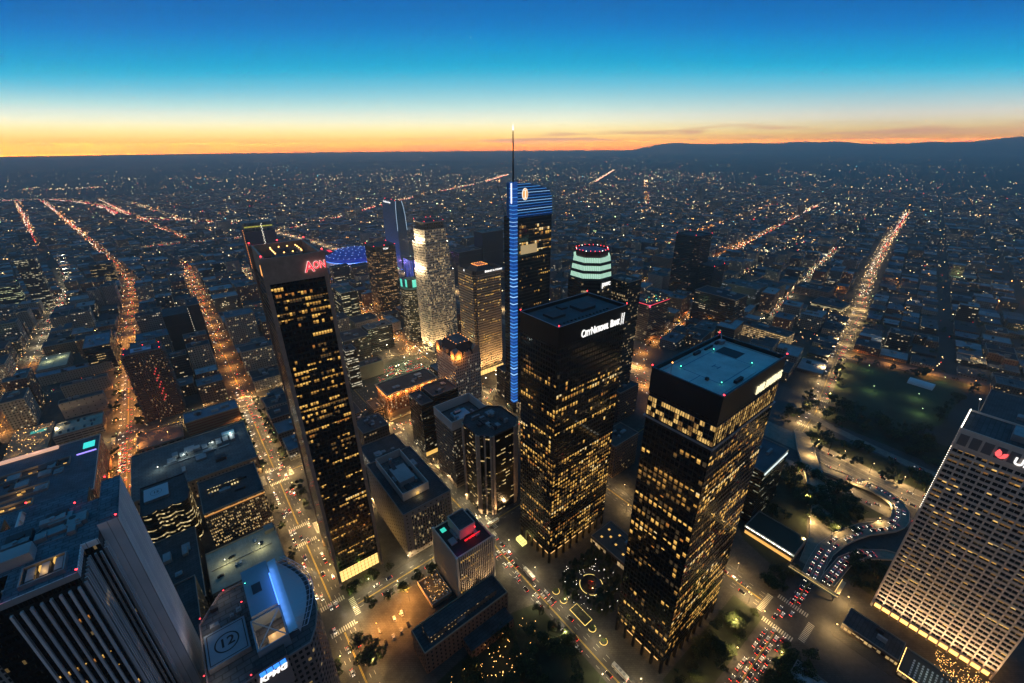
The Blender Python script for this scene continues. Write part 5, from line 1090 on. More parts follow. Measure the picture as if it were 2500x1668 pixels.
for x0, y0, x1, y1 in ((6, 60, 58, 74), (6, 26, 46, 38), (6, 8, 38, 18)):
    MB().rim(rect(x0, y0, x1, y1), 33, 35.2, .6).build('light_well', [CON], xm); MB().box(x0 + .7, y0 + .7, 33, x1 - .7, y1 - .7, 33.15).build('well_floor', [DARK], xm)
    r = R(int(x1)); 
    for k in range(6): x, y = r.uniform(x0 + 2, x1 - 4), r.uniform(y0 + 1, y1 - 3); MB().box(x, y, 33.2, x + 2.4, y + 1.1, 34.3).build('well_lamp', [WIN[r.choice((0, 1, 1))]], xm)
    point('well_light', xm, ((x0 + x1) / 2, (y0 + y1) / 2, 37), 700, (1, .55, .2), .5)
MB().box(66, 84, 33, 75, 96, 33.5).build('roof_pool', [mat('pool_turquoise', (.05, .35, .32), .2, emit=(.06, .85, .75), st=1.0)], xm); MB().box(62, 74, 33, 77, 75, 34).build('light_strip', [mat('strip_violet', (.2, .15, .4), .4, emit=(.35, .26, 1), st=1.7)], xm)
MB().box(4, 101, 33, 46, 105.5, 35).build('billboard_strip', [mat('strip_pink', (.4, .25, .2), .5, emit=(1, .55, .36), st=.75)], xm); point('strip_light', xm, (30, 103, 38), 900, (1, .5, .3), 1)
pdk = thing('pool_terrace', 'warmly lit courtyard with a long teal pool at the far left', 'terrace', -205, 640, 0); FOOT.append((-208, 635, -168, 722))
MB().box(0, 0, .2, 36, 76, 4, 0, 1).build('deck', [CON, mat('terrace_stone', (.30, .24, .16), .8, noise=.3)], pdk); MB().box(16, 56, 4, 30, 63, 4.3).build('pool', [mat('pool_teal2', (.05, .3, .28), .2, emit=(.06, .5, .42), st=.6)], pdk)
b = MB(); r = R(5)
for k in range(60): b.oct((r.uniform(1, 35), r.uniform(1, 74), r.uniform(5, 8)), r.choice((.2, .3, .4)))
b.build('bulb_string', [ALT], pdk)
for x, y in ((10, 14), (24, 34), (12, 50), (28, 66)): point('terrace_lamp', pdk, (x, y, 9), 900, (1, .58, .18), .5)
xn = building('apartment_block', 'dark glass apartment slab at the left edge before the lit pool terrace', 'apartments', -262, 640, 48, 60, 46, facade('dark_flats', (.02, .018, .016), (.015, .012, .01), 3, 3.2, .8, .5, .2, (1, .62, .2), .8, .2), ROOF, 4, 50)
building('office_block', 'pale lattice fronted block by the street at the far left', OC, -262, 900, 30, 46, 30, facade('lattice', (.35, .31, .28), (.03, .03, .03), 2.2, 3.4, .6, .6, .3, (1, .8, .5), 1), ROOF, 4, 51)
for args in (('office_tower', 'tall banded tower with red lamps round its roof, far left', OC, -259, 1338, 30, 30, 104, facade('far_bands', (.06, .05, .045), (.02, .02, .02), 2.5, 3.6, .9, .45, .34, (1, .86, .5), .8, .75, run=8), ROOF, 3, 52),
             ('office_tower', 'dark slab with white strip windows at the left edge', OC, -318, 1374, 40, 26, 48, facade('far_bands2', (.03, .03, .03), (.02, .02, .02), 2.5, 3.6, .95, .4, .4, (.95, 1, .5), .7, .85, run=12), ROOF, 2, 53),
             ('apartment_tower', 'pale gridded twin slab left of the orange avenue', 'apartments', -156, 1215, 20, 24, 48, facade('pale_grid2', (.28, .25, .22), (.025, .022, .02), 2.6, 3.1, .5, .55, .12, (1, .85, .55), 1, .2), ROOF, 2, 54),
             ('apartment_tower', 'second pale gridded slab, right of its twin', 'apartments', -133, 1215, 22, 24, 52, facade('pale_grid2', (.28, .25, .22)), ROOF, 2, 55),
             ('office_block', 'dark box with a row of lit top windows behind the pale twin slabs', OC, -171, 1509, 46, 40, 46, facade('black_low', (.012, .012, .014)), ROOF, 2, 56),
             ('department_store', 'cream building with a blank brown lower wall beside the green lit street', 'store', -196, 1273, 32, 40, 19, facade('blank_cream', (.4, .34, .29)), ROOFL, 2, 57),
             ('office_tower', 'dark box tower with yellowish sign line left of the brown round cornered tower', OC, 230, 807, 32, 45, 66, facade('dark_bands3', (.02, .022, .022), (.015, .015, .015), 2.2, 3.8, .9, .45, .38, (1, .84, .42), .9, .75, run=7), mat('green_roof', (.06, .12, .11)), 3, 58),
             ('office_block', 'low black box with a white lit sign line on its front edge', OC, 220, 661, 43, 27, 42, facade('black_low2', (.010, .011, .012), (.012, .012, .012), 2.2, 3.8, .9, .4, .18, (1, .82, .45), .8, .85, run=8), ROOFM, 3, 59),
             ('store', 'beige low building right of the low black box', 'store', 290, 726, 16, 44, 16, facade('blank_cream', (.4, .34, .29)), ROOFL, 2, 60),
             ('warehouse', 'blank walled tan building behind the tall black tower', 'warehouse', 173, 580, 36, 18, 22, mat('tan_wall', (.26, .21, .16), .85, noise=.1), ROOF, 2, 61),
             ('office_tower', 'dark tower with white strip windows tight behind the tall black tower', OC, 153, 562, 15, 22, 60, facade('white_strips', (.02, .018, .016), (.015, .015, .015), 2, 3.6, .9, .45, .5, (1, .88, .6), .9, .7, run=5), ROOF, 2, 62),
             ('office_block', 'low block with a green lamp strip on its roof beside the tall black tower', OC, 112, 402, 29, 30, 34, facade('dark_wall2', (.06, .055, .05), (.02, .02, .02), 3, 4, .6, .5, .1), ROOF, 7, 63),
             ('office_block', 'low dark block with white lit windows in front of the grey stone block', OC, 103, 347, 40, 48, 25, facade('white_lines', (.22, .17, .13), (.02, .02, .02), 1.7, 5, .5, .5, .5, (1, .9, .7), .9), ROOF, 6, 64),
             ('club_building', 'brown stepped masonry building between the twin black towers', 'clubhouse', 300, 213, 38, 24, 40, facade('brown_masonry', (.22, .135, .085), (.025, .018, .012), 2.8, 3.8, .4, .45, .13, (1, .62, .22), .8, .2), mat('brown_roof', (.085, .062, .055)), 5, 65),
             ('office_block', 'dark block with a lit column of windows behind the bank tower', OC, 382, 273, 36, 30, 43, facade('brown_masonry2', (.12, .08, .06), (.02, .015, .012), 3.4, 3.8, .6, .4, .16, (1, .6, .2), .8, .4), ROOF, 3, 66),
             ('office_block', 'low office block with wide rows of bright amber windows beyond the blue roofed tower', OC, 776, 235, 30, 92, 21, facade('amber_rows', (.10, .07, .055), (.02, .015, .01), 4.4, 3.4, .84, .62, 1.1, (1, .62, .24), .8, .2), ROOF, 4, 67),
             ('office_tower', 'dark brown square tower with scattered window strips beyond the blue roofed tower', OC, 776, 331, 46, 80, 60, facade('brown_black', (.028, .018, .016), (.015, .012, .01), 2.2, 3.9, .9, .38, .2, (1, .74, .42), .8, .8, run=6), mat('maroon_roof', (.03, .028, .035), .9), 3, 68),
             ('office_block', 'long grey block with a dotted line of white lights', OC, 949, 366, 50, 78, 36, facade('grey_dots', (.16, .155, .155), (.03, .03, .03), 2.4, 3.8, .4, .3, .2, (.95, .95, 1), 1, .8), ROOFM, 4, 69),
             ('hospital_block', 'cream block with columns of dark windows right of the long grey block', OC, 990, 347, 57, 56, 35, facade('cream_columns', (.36, .30, .22), (.03, .025, .02), 2.8, 3.6, .55, .5, .08, (1, .8, .4), .8, .2), ROOF, 4, 70),
             ('hotel', 'pale gridded hotel slab in front of the dark stepped tower', 'hotel', 896, 558, 30, 42, 32, facade('pale_grid3', (.40, .37, .32), (.03, .03, .03), 2.6, 3.4, .5, .6, .05, (1, .9, .6), .8), ROOF, 2, 71),
             ('hotel', 'brown masonry block with a pale cornice left of the dark stepped tower', 'hotel', 1022, 627, 40, 48, 43, facade('brown_masonry', (.22, .135, .085)), ROOF, 2, 72),
             ('office_block', 'low block with a glass front lit in one long band near the boulevard', OC, 1042, 234, 50, 56, 11, facade('one_band', (.2, .18, .14), (.05, .04, .02), 6, 10, .96, .4, .9, (1, .8, .36), .7), ROOF, 4, 73)):
    building(*args)
# red edged block, stepped dark tower
xo = building('office_block', 'banded office block with a red neon line round its roof terrace', OC, 611, 397, 56, 28, 68, facade('brown_bands2', (.16, .11, .085), (.03, .02, .016), 2.2, 3.6, .92, .42, .24, (1, .66, .3), .7, .6, run=6), mat('terrace_dark', (.05, .05, .05)), 5, 74)
b = MB(); b.bar((0, -.3, 69.4), (56, -.3, 69.4), .45); b.bar((-.3, 0, 69.4), (-.3, 28, 69.4), .45); b.build('neon_line', [mat('neon_red', (.4, .03, .05), .4, emit=(1, .06, .09), st=1.6)], xo); b = MB(); r = R(6)
for k in range(22): b.oct((r.uniform(2, 54), r.uniform(2, 26), 71), .5, r.choice((0, 0, 1)))
b.build('bulb_string', [ALT, GRL], xo); MB().box(-.7, -.7, 66, 1.4, 1.4, 70).build('sign_panel', [mat('neon_pink', (.4, .1, .2), .4, emit=(1, .1, .2), st=1.8)], xo)
xp = thing('apartment_tower', 'tall black tower with a broad step down on its right side', 'skyscraper', 880.6, 476.5, 0); xp['u'] = 880; xp['v'] = 476; FOOT.append((872, 440, 945, 535))
bm = facade('black_stepped', (.016, .013, .014), (.014, .012, .013), 2.6, 3.8, .8, .45, .13, (1, .62, .34), .75, .55, run=4)
MB().prism([(0, 8), (8, 0), (53, 0), (53, 54), (0, 54)], 0, 138, 0, 1).build('walls', [bm, ROOF], xp); MB().box(20, -34, 0, 66, -.2, 78, 0, 1).build('lower_wing', [bm, ROOF], xp); MB().rim([(0, 8), (8, 0), (53, 0), (53, 54), (0, 54)], 138, 140, .8).build('parapet', [DARK], xp)
for x, y in ((2, 9), (52, 1), (52, 53), (1, 53)): beacon(xp, x, y, 140, r=.7)
for x, y in ((22, -33), (64, -33)): beacon(xp, x, y, 78, r=.7)
# tower under construction and two others seen against the far city
xq = thing('construction_tower', 'unfinished tower with open yellow lit top floors and cranes above it', 'tower', 152, 1240, 0); xq['u'] = 152; xq['v'] = 1240; FOOT.append((145, 1232, 235, 1300))
MB().box(0, 0, 0, 70, 50, 128, 0, 1).build('walls', [facade('violet_shell', (.055, .035, .06), (.03, .02, .035), 3, 4, .5, .6, .02, (1, .8, .4), .5), ROOF], xq); b = MB()
for j in range(5): b.box(2, 2, 132 + j * 4, 68, 48, 132.4 + j * 4)
for x in range(3, 70, 8): b.box(x, 2, 128, x + .8, 2.8, 148); b.box(x, 46, 128, x + .8, 46.8, 148)
b.build('floor_frame', [CON], xq); MB().box(4, 3, 137, 66, 3.4, 140).build('work_light', [mat('work_yellow', (.3, .3, .1), .5, emit=(.9, .85, .10), st=.5)], xq); b = MB()
for k in range(40): b.oct((40 + (k % 2) * 2, -1, 20 + k * 3.2), .6)
for k in range(22): b.oct((-.8, 1, 40 + k * 4.4), .6, 1)
b.build('hoist_lamp', [WLT, OLT], xq)
for k, (x, y, a) in enumerate(((22, 20, .3), (48, 26, 2.2))):
    t = thing('tower_crane', ['left one of the two cranes on the unfinished tower', 'right one of the two cranes on the unfinished tower'][k], 'crane', 152 + x, 1240 + y, 148, a, 'cranes on the unfinished tower'); b = MB(); b.bar((0, 0, 0), (0, 0, 30), .7); b.build('mast', [mat('crane_dark', (.03, .03, .035))], t); b = MB(); b.bar((-9, 0, 30), (0, 0, 31), .6); b.bar((0, 0, 31), (26, 0, 46), .5); b.build('boom', [mat('crane_dark', (.03, .03, .035))], t); beacon(t, 26, 0, 46, OLT, .9)
building('office_tower', 'dark tower with a small white emblem left of the blue spined tower', OC, 640, 930, 66, 40, 112, facade('dark_fins', (.02, .024, .028), (.02, .022, .026), 3, 60, .5, .95, .03, (.6, .8, 1), .2), mat('green_roof', (.06, .12, .11)), 2, 76)
building('apartment_tower', 'dark low tower with red roof rail behind the gridded tan tower', 'apartments', 566, 930, 70, 40, 72, facade('dark_fins', (.02, .024, .028)), ROOF, 2, 77)
# right hand side
xr = building('office_block', 'dark glass block with a slanting line of white lettering along its roof edge', OC, 350, 95, 50, 27, 60, facade('glass_streaks', (.014, .015, .015), (.012, .014, .014), 2.2, 3.6, .94, .3, .2, (.9, .9, .6), .6, .8, rough=.3, grough=.08, run=5), mat('slate_roof2', (.07, .085, .10), .9, noise=.3), 2, 78)
MB().box(2, -.5, 56.6, 48, -.1, 58.2).build('light_strip', [mat('strip_white', (.4, .45, .45), .4, emit=(.85, 1, .95), st=1.3)], xr)
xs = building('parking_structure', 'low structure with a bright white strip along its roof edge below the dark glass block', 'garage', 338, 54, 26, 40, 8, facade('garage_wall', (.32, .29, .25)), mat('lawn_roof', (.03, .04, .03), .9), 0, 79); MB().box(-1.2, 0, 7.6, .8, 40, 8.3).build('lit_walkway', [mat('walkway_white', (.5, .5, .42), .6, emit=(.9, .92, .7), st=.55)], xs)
b = MB()
for k in range(9): b.box(-1.4, 2 + k * 4.2, 8.3, -1.2, 5 + k * 4.2, 8.6)
b.build('tube_lamp', [WLT], xs); MB().box(-1.0, 1, 1, -.4, 39, 3.6).build('arcade_light', [mat('arcade_amber', (.3, .2, .1), .5, emit=(1, .52, .12), st=1.1)], xs)
br = thing('footbridge', 'lit footbridge over the junction with a bent right end', 'footbridge', 326, 52, 0); b = MB(); b.box(-1.6, -33, 6, 1.6, 1, 6.4); b.box(1.6, -33, 6, 19, -29.8, 6.4); b.build('deck', [mat('bridge_deck', (.45, .38, .24), .8)], br)
b = MB(); 
for x in (-1.6, 1.5): b.box(x, -33, 6.4, x + .1, 1, 7.5)
b.build('railing', [CONL], br)
for y in (0, -15, -31): MB().box(-.5, y - .5, .2, .5, y + .5, 6).build('pier', [CON], br)
b = MB(); b.bar((-1.3, -32, 7.4), (-1.3, 1, 7.4), .16); b.bar((2, -30.2, 7.4), (19, -30.2, 7.4), .14); b.build('rail_light', [mat('rail_amber', (.3, .2, .1), .5, emit=(1, .66, .2), st=2)], br)
for y in (-4, -14, -24): point('bridge_lamp', br, (0, y, 9.5), 260, (1, .62, .2), .4)
building('restaurant', 'low dark restaurant with red stage lights by the junction at the bottom right', 'restaurant', 306, -22, 18, 32, 6, facade('rest_wall', (.08, .06, .05), (.04, .03, .02), 2.4, 6, .8, .4, .8, (1, .62, .2), .9), ROOF, 2, 80)
xt = building('restaurant', 'curved low cafe with a white tabled terrace below the brown grid tower', 'restaurant', 300, -48, 22, 25, 5, facade('rest_wall', (.08, .06, .05)), mat('terrace_tile', (.07, .065, .06), .8), 0, 81); b = MB(); r = R(7)
for i in range(7):
    for j in range(8): b.box(2 + i * 2.2, 3 + j * 2.3, 5, 2.9 + i * 2.2, 3.9 + j * 2.3, 5.7)
b.build('table_set', [WHITE], xt); b = MB(); b.bar((-.2, 0, 5.6), (-.2, 25, 5.6), .16); b.bar((0, 25, 5.6), (22, 25, 5.6), .16); b.build('edge_light', [ALT], xt); point('terrace_lamp', xt, (10, 12, 11), 420, (.8, 1, .7), .5)
xu = thing('string_light', 'dense golden net of lights over the court at the foot of the brown grid tower', 'string lights', 318, -62, 0); b = MB(); r = R(21)
for k in range(240): b.oct((r.uniform(0, 20), r.uniform(-6, 26), r.uniform(3, 6)), r.choice((.14, .18, .24)))
b.build('bulb_string', [ALT], xu)
for k in range(3): point('court_lamp', xu, (9, -2 + 11 * k, 6), 900, (1, .5, .12), .6)
building('pool_house', 'pale roofed house beside a turquoise pool at the bottom right', 'house', 240, 0, 14, 20, 7, facade('house_wall', (.3, .3, .28), bay=3, lit=.2), ROOFL, 2, 82); pl2 = thing('swimming_pool', 'turquoise lit pool at the bottom edge', 'pool', 232, 2, .2); MB().rim(rect(0, 0, 6, 13), 0, .5, .4).build('coping', [CONL], pl2); MB().box(.4, .4, 0, 5.6, 12.6, .35).build('water', [mat('pool_turquoise', (.05, .35, .32))], pl2)
xv = building('office_block', 'block with amber strip windows and a blue sign behind the brown grid tower', OC, 616, -60, 90, 56, 56, facade('amber_strips', (.05, .04, .035), (.02, .015, .012), 3, 5, .95, .3, .8, (1, .66, .24), 1.0, .6), ROOF, 3, 83); b = MB()
for k in range(5): b.box(-.5, 36 + k * 3.4, 50, -.1, 38.4 + k * 3.4, 53.5)
b.build('sign_lettering', [mat('sign_blue', (.05, .15, .4))], xv); b = MB(); b.bar((0, 56, 56), (0, 60, 76), .3); b.oct((0, 60, 76), .8, 1); b.build('mast', [CONL, WLT], xv)
xw = thing('domed_hall', 'small white barrel roofed shed on the dark school field', 'shed', 797, 60, 0); b = MB()
for k in range(8): t0, t1 = math.pi * k / 8, math.pi * (k + 1) / 8; b.poly([(-9 * math.cos(t0), -14, 6 * math.sin(t0)), (-9 * math.cos(t1), -14, 6 * math.sin(t1)), (-9 * math.cos(t1), 14, 6 * math.sin(t1)), (-9 * math.cos(t0), 14, 6 * math.sin(t0))][::-1])
b.poly([(-9 * math.cos(math.pi * k / 8), -14, 6 * math.sin(math.pi * k / 8)) for k in range(9)]); b.build('roof', [ROOFW], xw)
building('civic_hall', 'brown building with a curved louvred front beside the boulevard', OC, 1113, 285, 50, 66, 17, facade('civic_brown', (.30, .21, .16), (.03, .02, .015), 9, 3.6, .8, .4, .06, (1, .8, .5), .8), mat('maroon_roof', (.03, .028, .035)), 6, 84)

lt = thing('parking_lot', 'lit car park full of cars between the black tower and the white rounded tower', 'car park', 190, 536, .2); FOOT.append((186, 500, 276, 612))
MB().box(0, 0, 0, 84, 70, .12).build('surface', [mat('lot_asphalt', (.06, .065, .05), .9, noise=.3)], lt); b = MB()
for k in range(30):
    for y in (6, 14, 26, 34, 46, 54): b.poly([(3 + k * 2.7, y, .14), (3.12 + k * 2.7, y, .14), (3.12 + k * 2.7, y + 5, .14), (3 + k * 2.7, y + 5, .14)])
b.build('bay_marking', [MARK], lt)
for x, y in ((14, 20), (42, 40), (70, 20), (60, 60), (20, 58)): b = MB(); b.bar((x, y, 0), (x, y, 9), .12); b.oct((x, y, 9), .45, 1); b.build('lot_lamp', [METAL, WLT], lt); point('lot_lamp_light', lt, (x, y, 8.6), 9000, (.8, 1, .5), .4)

pls = thing('string_light', 'scatter of small white lamps among the trees round the plaza fountain', 'string lights', 192.5, 144.5, 0); b = MB(); r = R(33)
for k in range(90): a = r.uniform(0, 6.28); q = r.uniform(10, 24); b.oct((q * math.cos(a), q * math.sin(a), r.uniform(.9, 3)), r.choice((.14, .18, .22)))
b.build('bulb_string', [WLT], pls)

# ================================================================== THE REST OF THE CITY
rng = R(2024); FOOT.append((296, -120, 470, 140)); FOOT.append((84, 190, 145, 240))
WALLS = [('cream', facade('fill_cream', (.36, .31, .25), (.03, .028, .025), 3.1, 3.4, .42, .45, .2, (1, .72, .34), 2.1, .2)),
         ('brick', facade('fill_brick', (.19, .095, .06), (.025, .02, .018), 3.0, 3.5, .42, .48, .2, (1, .64, .26), 2.1, .2)),
         ('grey', facade('fill_grey', (.20, .195, .19), (.03, .03, .032), 3.2, 3.6, .6, .45, .2, (1, .82, .55), 2.0, .4)),
         ('dark', facade('fill_dark', (.05, .045, .045), (.02, .02, .022), 2.6, 3.7, .8, .45, .24, (1, .76, .4), 1.9, .5)),
         ('brown', facade('fill_brown', (.16, .115, .085), (.025, .02, .016), 2.9, 3.4, .5, .48, .22, (1, .62, .24), 2.1, .3))]
ROOFS = [('black', mat('roof_black', (.03, .032, .036), .9, noise=.5, nscale=.1)), ('grey', ROOFM), ('dark', ROOF), ('pale', mat('roof_pale', (.27, .29, .31), .85, noise=.3, nscale=.08)), ('blue grey', mat('roof_bluegrey', (.10, .14, .17), .9, noise=.35, nscale=.1))]
def clash(u0, v0, u1, v1):
    for a, b, c, d in FOOT:
        if u0 < c and u1 > a and v0 < d and v1 > b: return True
    return False
def near_freeway(u, v):
    if 440 < u < 640 and -400 < v < 120: return True
    if 455 < u < 545 and v < 1150: return True
    for P, w in ((BLVD, 20), (I10, 30), (F110, 30), ([(520, 1100), (490, 1200), (420, 1700), (300, 2300)], 26)):
        for a, b in zip(P, P[1:]):
            ax, ay = a; bx, by = b; L2 = (bx - ax) ** 2 + (by - ay) ** 2; t = max(0, min(1, ((u - ax) * (bx - ax) + (v - ay) * (by - ay)) / L2))
            if (u - ax - t * (bx - ax)) ** 2 + (v - ay - t * (by - ay)) ** 2 < w * w: return True
    return 620 < u < 870 and -10 < v < 175
I10 = [(-60, 1990), (200, 1960), (480, 2090), (705, 2261), (1029, 2544), (1567, 2955), (2361, 3459), (3331, 4282)]
F110 = [(300, 2300), (120, 2560), (-20, 2760), (-132, 2946), (-178, 3188), (-240, 3558), (-355, 3940), (-548, 4324), (-787, 4423), (-1100, 4500), (-1900, 4560)]
CAND = []
def lot(cu, cv, rot, w, d, h):
    p = project(W(cu, cv, h))
    if p is None or not (-.04 < p[0] < 1.04 and p[1] < 1.1): return
    if near_freeway(cu, cv): return
    if rot == 0 and clash(cu - w / 2, cv - d / 2, cu + w / 2, cv + d / 2): return
    if rot and clash(cu - w / 2 - 4, cv - d / 2 - 4, cu + w / 2 + 4, cv + d / 2 + 4): return
    CAND.append((-(w * d * .35 + max(w, d) * h) / p[2] ** 2, p[2], cu, cv, rot, w, d, h))
def fill_block(u0, v0, u1, v1, hfun, rot=0, skip=.03):
    nu = max(1, round((u1 - u0) / rng.uniform(26, 48))); nv = max(1, round((v1 - v0) / rng.uniform(24, 42)))
    for i in range(nu):
        for j in range(nv):
            if rng.random() < skip: continue
            w = (u1 - u0) / nu; d = (v1 - v0) / nv
            cu, cv = u0 + (i + .5) * w, v0 + (j + .5) * d
            w *= rng.uniform(.78, .96); d *= rng.uniform(.78, .96)
            x, y = (cu, cv) if not rot else UVP(cu, cv)
            if rot and ((-420 < x < 640 and y < 1450) or (x < 330 and y < 1440)): continue
            lot(x, y, G2D if rot else 0, w, d, hfun(x, y))
def hd(x, y):
    t = rng.random()
    if y < 1000: return rng.uniform(9, 22) if t < .42 else rng.uniform(22, 52)
    return rng.uniform(6, 14) if t < .55 else rng.uniform(14, 44)
def hr(x, y):
    t = rng.random(); dd = math.hypot(x, y)
    if x > 560 and PQ(x, y)[1] > 60 and dd < 1500: return rng.uniform(9, 20) if t < .5 else rng.uniform(18, 42)
    return rng.uniform(4.5, 9) if t < .78 else rng.uniform(9, 16) if t < .96 else rng.uniform(16, 38 if dd < 2500 else 26)
US2 = [(-728, 8), (-602, 8), (-476, 8)] + US + [(412, 8)]
for (a, wa), (b, wb) in zip(US2, US2[1:]):
    for (c, wc), (d, wd) in zip(VS[3:], VS[4:]): fill_block(a + wa + 5, c + wc + 5, b - wb - 5, d - wd - 5, hd)
for (c, wc), (d, wd) in zip(VS, VS[1:4]): fill_block(301, c + wc + 5, 440, d - wd - 5, hd)
for k in range(-26, 50):
    for q in range(-22, 46):
        p0, q0 = 35 + 125 * k, 23 + 127 * q
        x, y = UVP(p0 + 62, q0 + 63)
        if math.hypot(x, y) > 4300: continue
        pr = project(W(x, y, 0))
        if pr is None or not (-.08 < pr[0] < 1.08): continue
        fill_block(p0 + 9, q0 + 10, p0 + 116, q0 + 117, hr, 1, .09)
CAND.sort()
def shape(b, w, d, h, r, o=(0, 0), wi=0, ri=1, mi=2):
    ox, oy = o
    if r.random() < .35 and w > 16 and d > 16:                     # L shaped block
        a, c = w * r.uniform(.4, .6), d * r.uniform(.4, .6); P = [(0, 0), (w, 0), (w, c), (a, c), (a, d), (0, d)]
        if r.random() < .5: P = [(w - x, y) for x, y in P][::-1]
    else: P = rect(0, 0, w, d)
    return [(x - w / 2, y - d / 2) for x, y in P]
def desc(cu, cv, w, d, h, wn, rn):
    p, q = PQ(cu, cv)
    if cu < 470 and cv < 1480:
        z = 'left of the orange avenue' if cu < -98 else 'right of the orange avenue' if cu < 27 else 'behind the tall black tower' if cu < 155 else 'near the white rounded tower' if cu < 285 else 'beyond the blue spined tower'
    elif q < 23: z = 'right of the bright boulevard'
    elif cu > 560 and q < 600: z = 'left of the bright boulevard'
    elif cu > 560: z = 'beyond the mint tiered octagon'
    else: z = 'toward the curving freeway'
    dd = math.hypot(cu, cv); f = 'nearer rows' if dd < 750 else 'middle rows' if dd < 1150 else 'farther rows'
    s = 'tall' if h > 24 else 'mid height' if h > 12 else 'low'
    t = 'long' if max(w, d) > 1.7 * min(w, d) else 'square' if abs(w - d) < 6 else 'broad'
    return f'{s} {t} {wn} block, {rn} roof, {z}, {f}', f'{s} city blocks {z}'
NFILL = 205
far = MB(); seen = {}
for n, (_, dep, cu, cv, rot, w, d, h) in enumerate(CAND):
    r = R(n * 7 + 1); wi = r.randrange(5); ri = r.randrange(5); P = shape(None, w, d, h, r)
    if n < NFILL:
        wn, wm = WALLS[wi]; rn, rm = ROOFS[ri]
        lab, grp = desc(cu, cv, w, d, h, wn, rn)
        nm = 'tower_block' if h > 24 else 'city_block' if h > 12 else 'low_building'
        o = thing(nm, lab, 'building', cu, cv, 0, rot, grp)
        MB().prism(P, 0, h).build('walls', [wm], o)
        rfo = roofing(o, P, h, rm, ph=r.uniform(.6, 1.3))
        if dep < 1500:
            for k in range(r.randint(1, 4)):
                x, y = r.uniform(-w * .3, w * .15), r.uniform(-d * .3, d * .15)
                if len(P) > 4 and not (-w * .5 < x < w * .5): continue
                ww, dd_, hh = r.uniform(2, min(8, w * .25)), r.uniform(2, min(8, d * .25)), r.uniform(1.2, 3.4)
                MB().box(x, y, h, x + ww, y + dd_, h + hh).build('rooftop_unit', [r.choice((METAL, DARK, ROOFL, CON))], rfo)
    else:
        c, s = math.cos(G + rot), math.sin(G + rot); o = W(cu, cv)
        Q = [(o.x + x * c - y * s, o.y + x * s + y * c) for x, y in P]; u0 = r.randrange(9000) * 6.0
        m = len(Q)
        for i in range(m): u0 = far.wall(Q[i], Q[(i + 1) % m], -.2, h, wi, u0)
        far.poly([(x, y, h) for x, y in Q], 5 + ri)
        if dep < 2600 and r.random() < .6:
            x, y = o.x + r.uniform(-.25, .1) * w, o.y + r.uniform(-.25, .1) * d; far.box(x, y, h, x + r.uniform(2, 6), y + r.uniform(2, 6), h + r.uniform(1.2, 3), 5 + ri)
fo = far.build('distant_city', [m for _, m in WALLS] + [m for _, m in ROOFS], kind='stuff')
tag(fo, 'mass of small distant city blocks spreading to the horizon', 'city')

# a few taller buildings on the plain, seen small
for k, (px, (u, v), w, d, h, lab) in enumerate(((0, (2560, 1420), 40, 30, 92, 'tall dark tower with a green lit base standing alone on the far plain'), (0, (2300, 1180), 60, 40, 40, 'grey block left of the lone far tower'), (0, (2420, 820), 26, 20, 48, 'slim lit tower on the far plain right of the lone tower'),
        (0, (2060, 520), 60, 40, 36, 'orange lit block beside the far end of the bright boulevard'), (0, (1720, 470), 50, 40, 30, 'pale block left of the boulevard half way out'), (0, (1500, 690), 30, 26, 44, 'white lit tower among lights left of the boulevard'), (0, (1500, 1240), 70, 40, 26, 'grey terraced block far beyond the dark stepped tower'), (0, (420, 2250), 26, 24, 46, 'pale square tower by the lit freeway yards'))):
    building('far_tower', lab, 'building', u, v, w, d, h, WALLS[(k * 2 + 2) % 5][1], ROOF, 0, 90 + k)

# ---- street lamps, avenue lights and the carpet of far lights
LC = {'amber': (1, .40, .085), 'warm': (1, .64, .25), 'white': (1, .78, .42), 'green': (.72, 1, .42)}
GAIN = 6.8
lampm = {k: mat('lamp_head_' + k, (.2, .2, .2), .4, emit=c, st=7) for k, c in LC.items()}
pole = mat('pole_steel', (.12, .12, .12), .5, .5)
b = MB(); b.cyl(0, 0, .2, 8.8, .12, 6, 0, .07); b.bar((0, 0, 8.7), (0, 1.8, 9.1), .06); pole_me = mesh_of(b, 'pole', [pole])
head_me = {}
for k, m in lampm.items():
    b = MB(); b.box(-.22, 1.4, 8.85, .22, 2.2, 9.05, 0, 0, 0); b.oct((0, 1.85, 8.85), .34); head_me[k] = mesh_of(b, 'lamp_head', [m])
ldat = {}
def lampdata(c, e):
    k = (c, e)
    if k not in ldat: l = bpy.data.lights.new('street_glow', 'SPOT'); l.spot_size = math.radians(163); l.spot_blend = .3; l.energy = e * GAIN * (1.15 if c == 'amber' else 1); l.color = LC[c]; l.shadow_soft_size = .5; ldat[k] = l
    return ldat[k]
def street_lamp(u, v, ang, c, e, lab):
    o = link('street_lamp', pole_me, None, W(u, v, 0), G + ang); tag(o, lab, 'street lamp', lab)
    link('lamp_head', head_me[c], o)
    g = bpy.data.objects.new('street_glow', lampdata(c, e)); col.objects.link(g); g.parent = o; g.location = (0, 2.4, 8.3)
def lamp_row(axis, c0, hw, a, b, step, colr, e, lab, sides=(1, -1)):
    t = a; k = 0
    while t < b:
        for sgn in sides:
            cross = [(q, w) for q, w in (VS if axis == 'u' else US)]
            if any(abs(t - q) < w + 1 for q, w in cross): continue
            if axis == 'u': street_lamp(c0 + sgn * (hw + .8), t + (step / 2 if sgn > 0 else 0), math.radians(90 * sgn), colr, e, lab)
            else: street_lamp(t + (step / 2 if sgn > 0 else 0), c0 + sgn * (hw + .8), math.radians(180 if sgn > 0 else 0), colr, e, lab)
        t += step
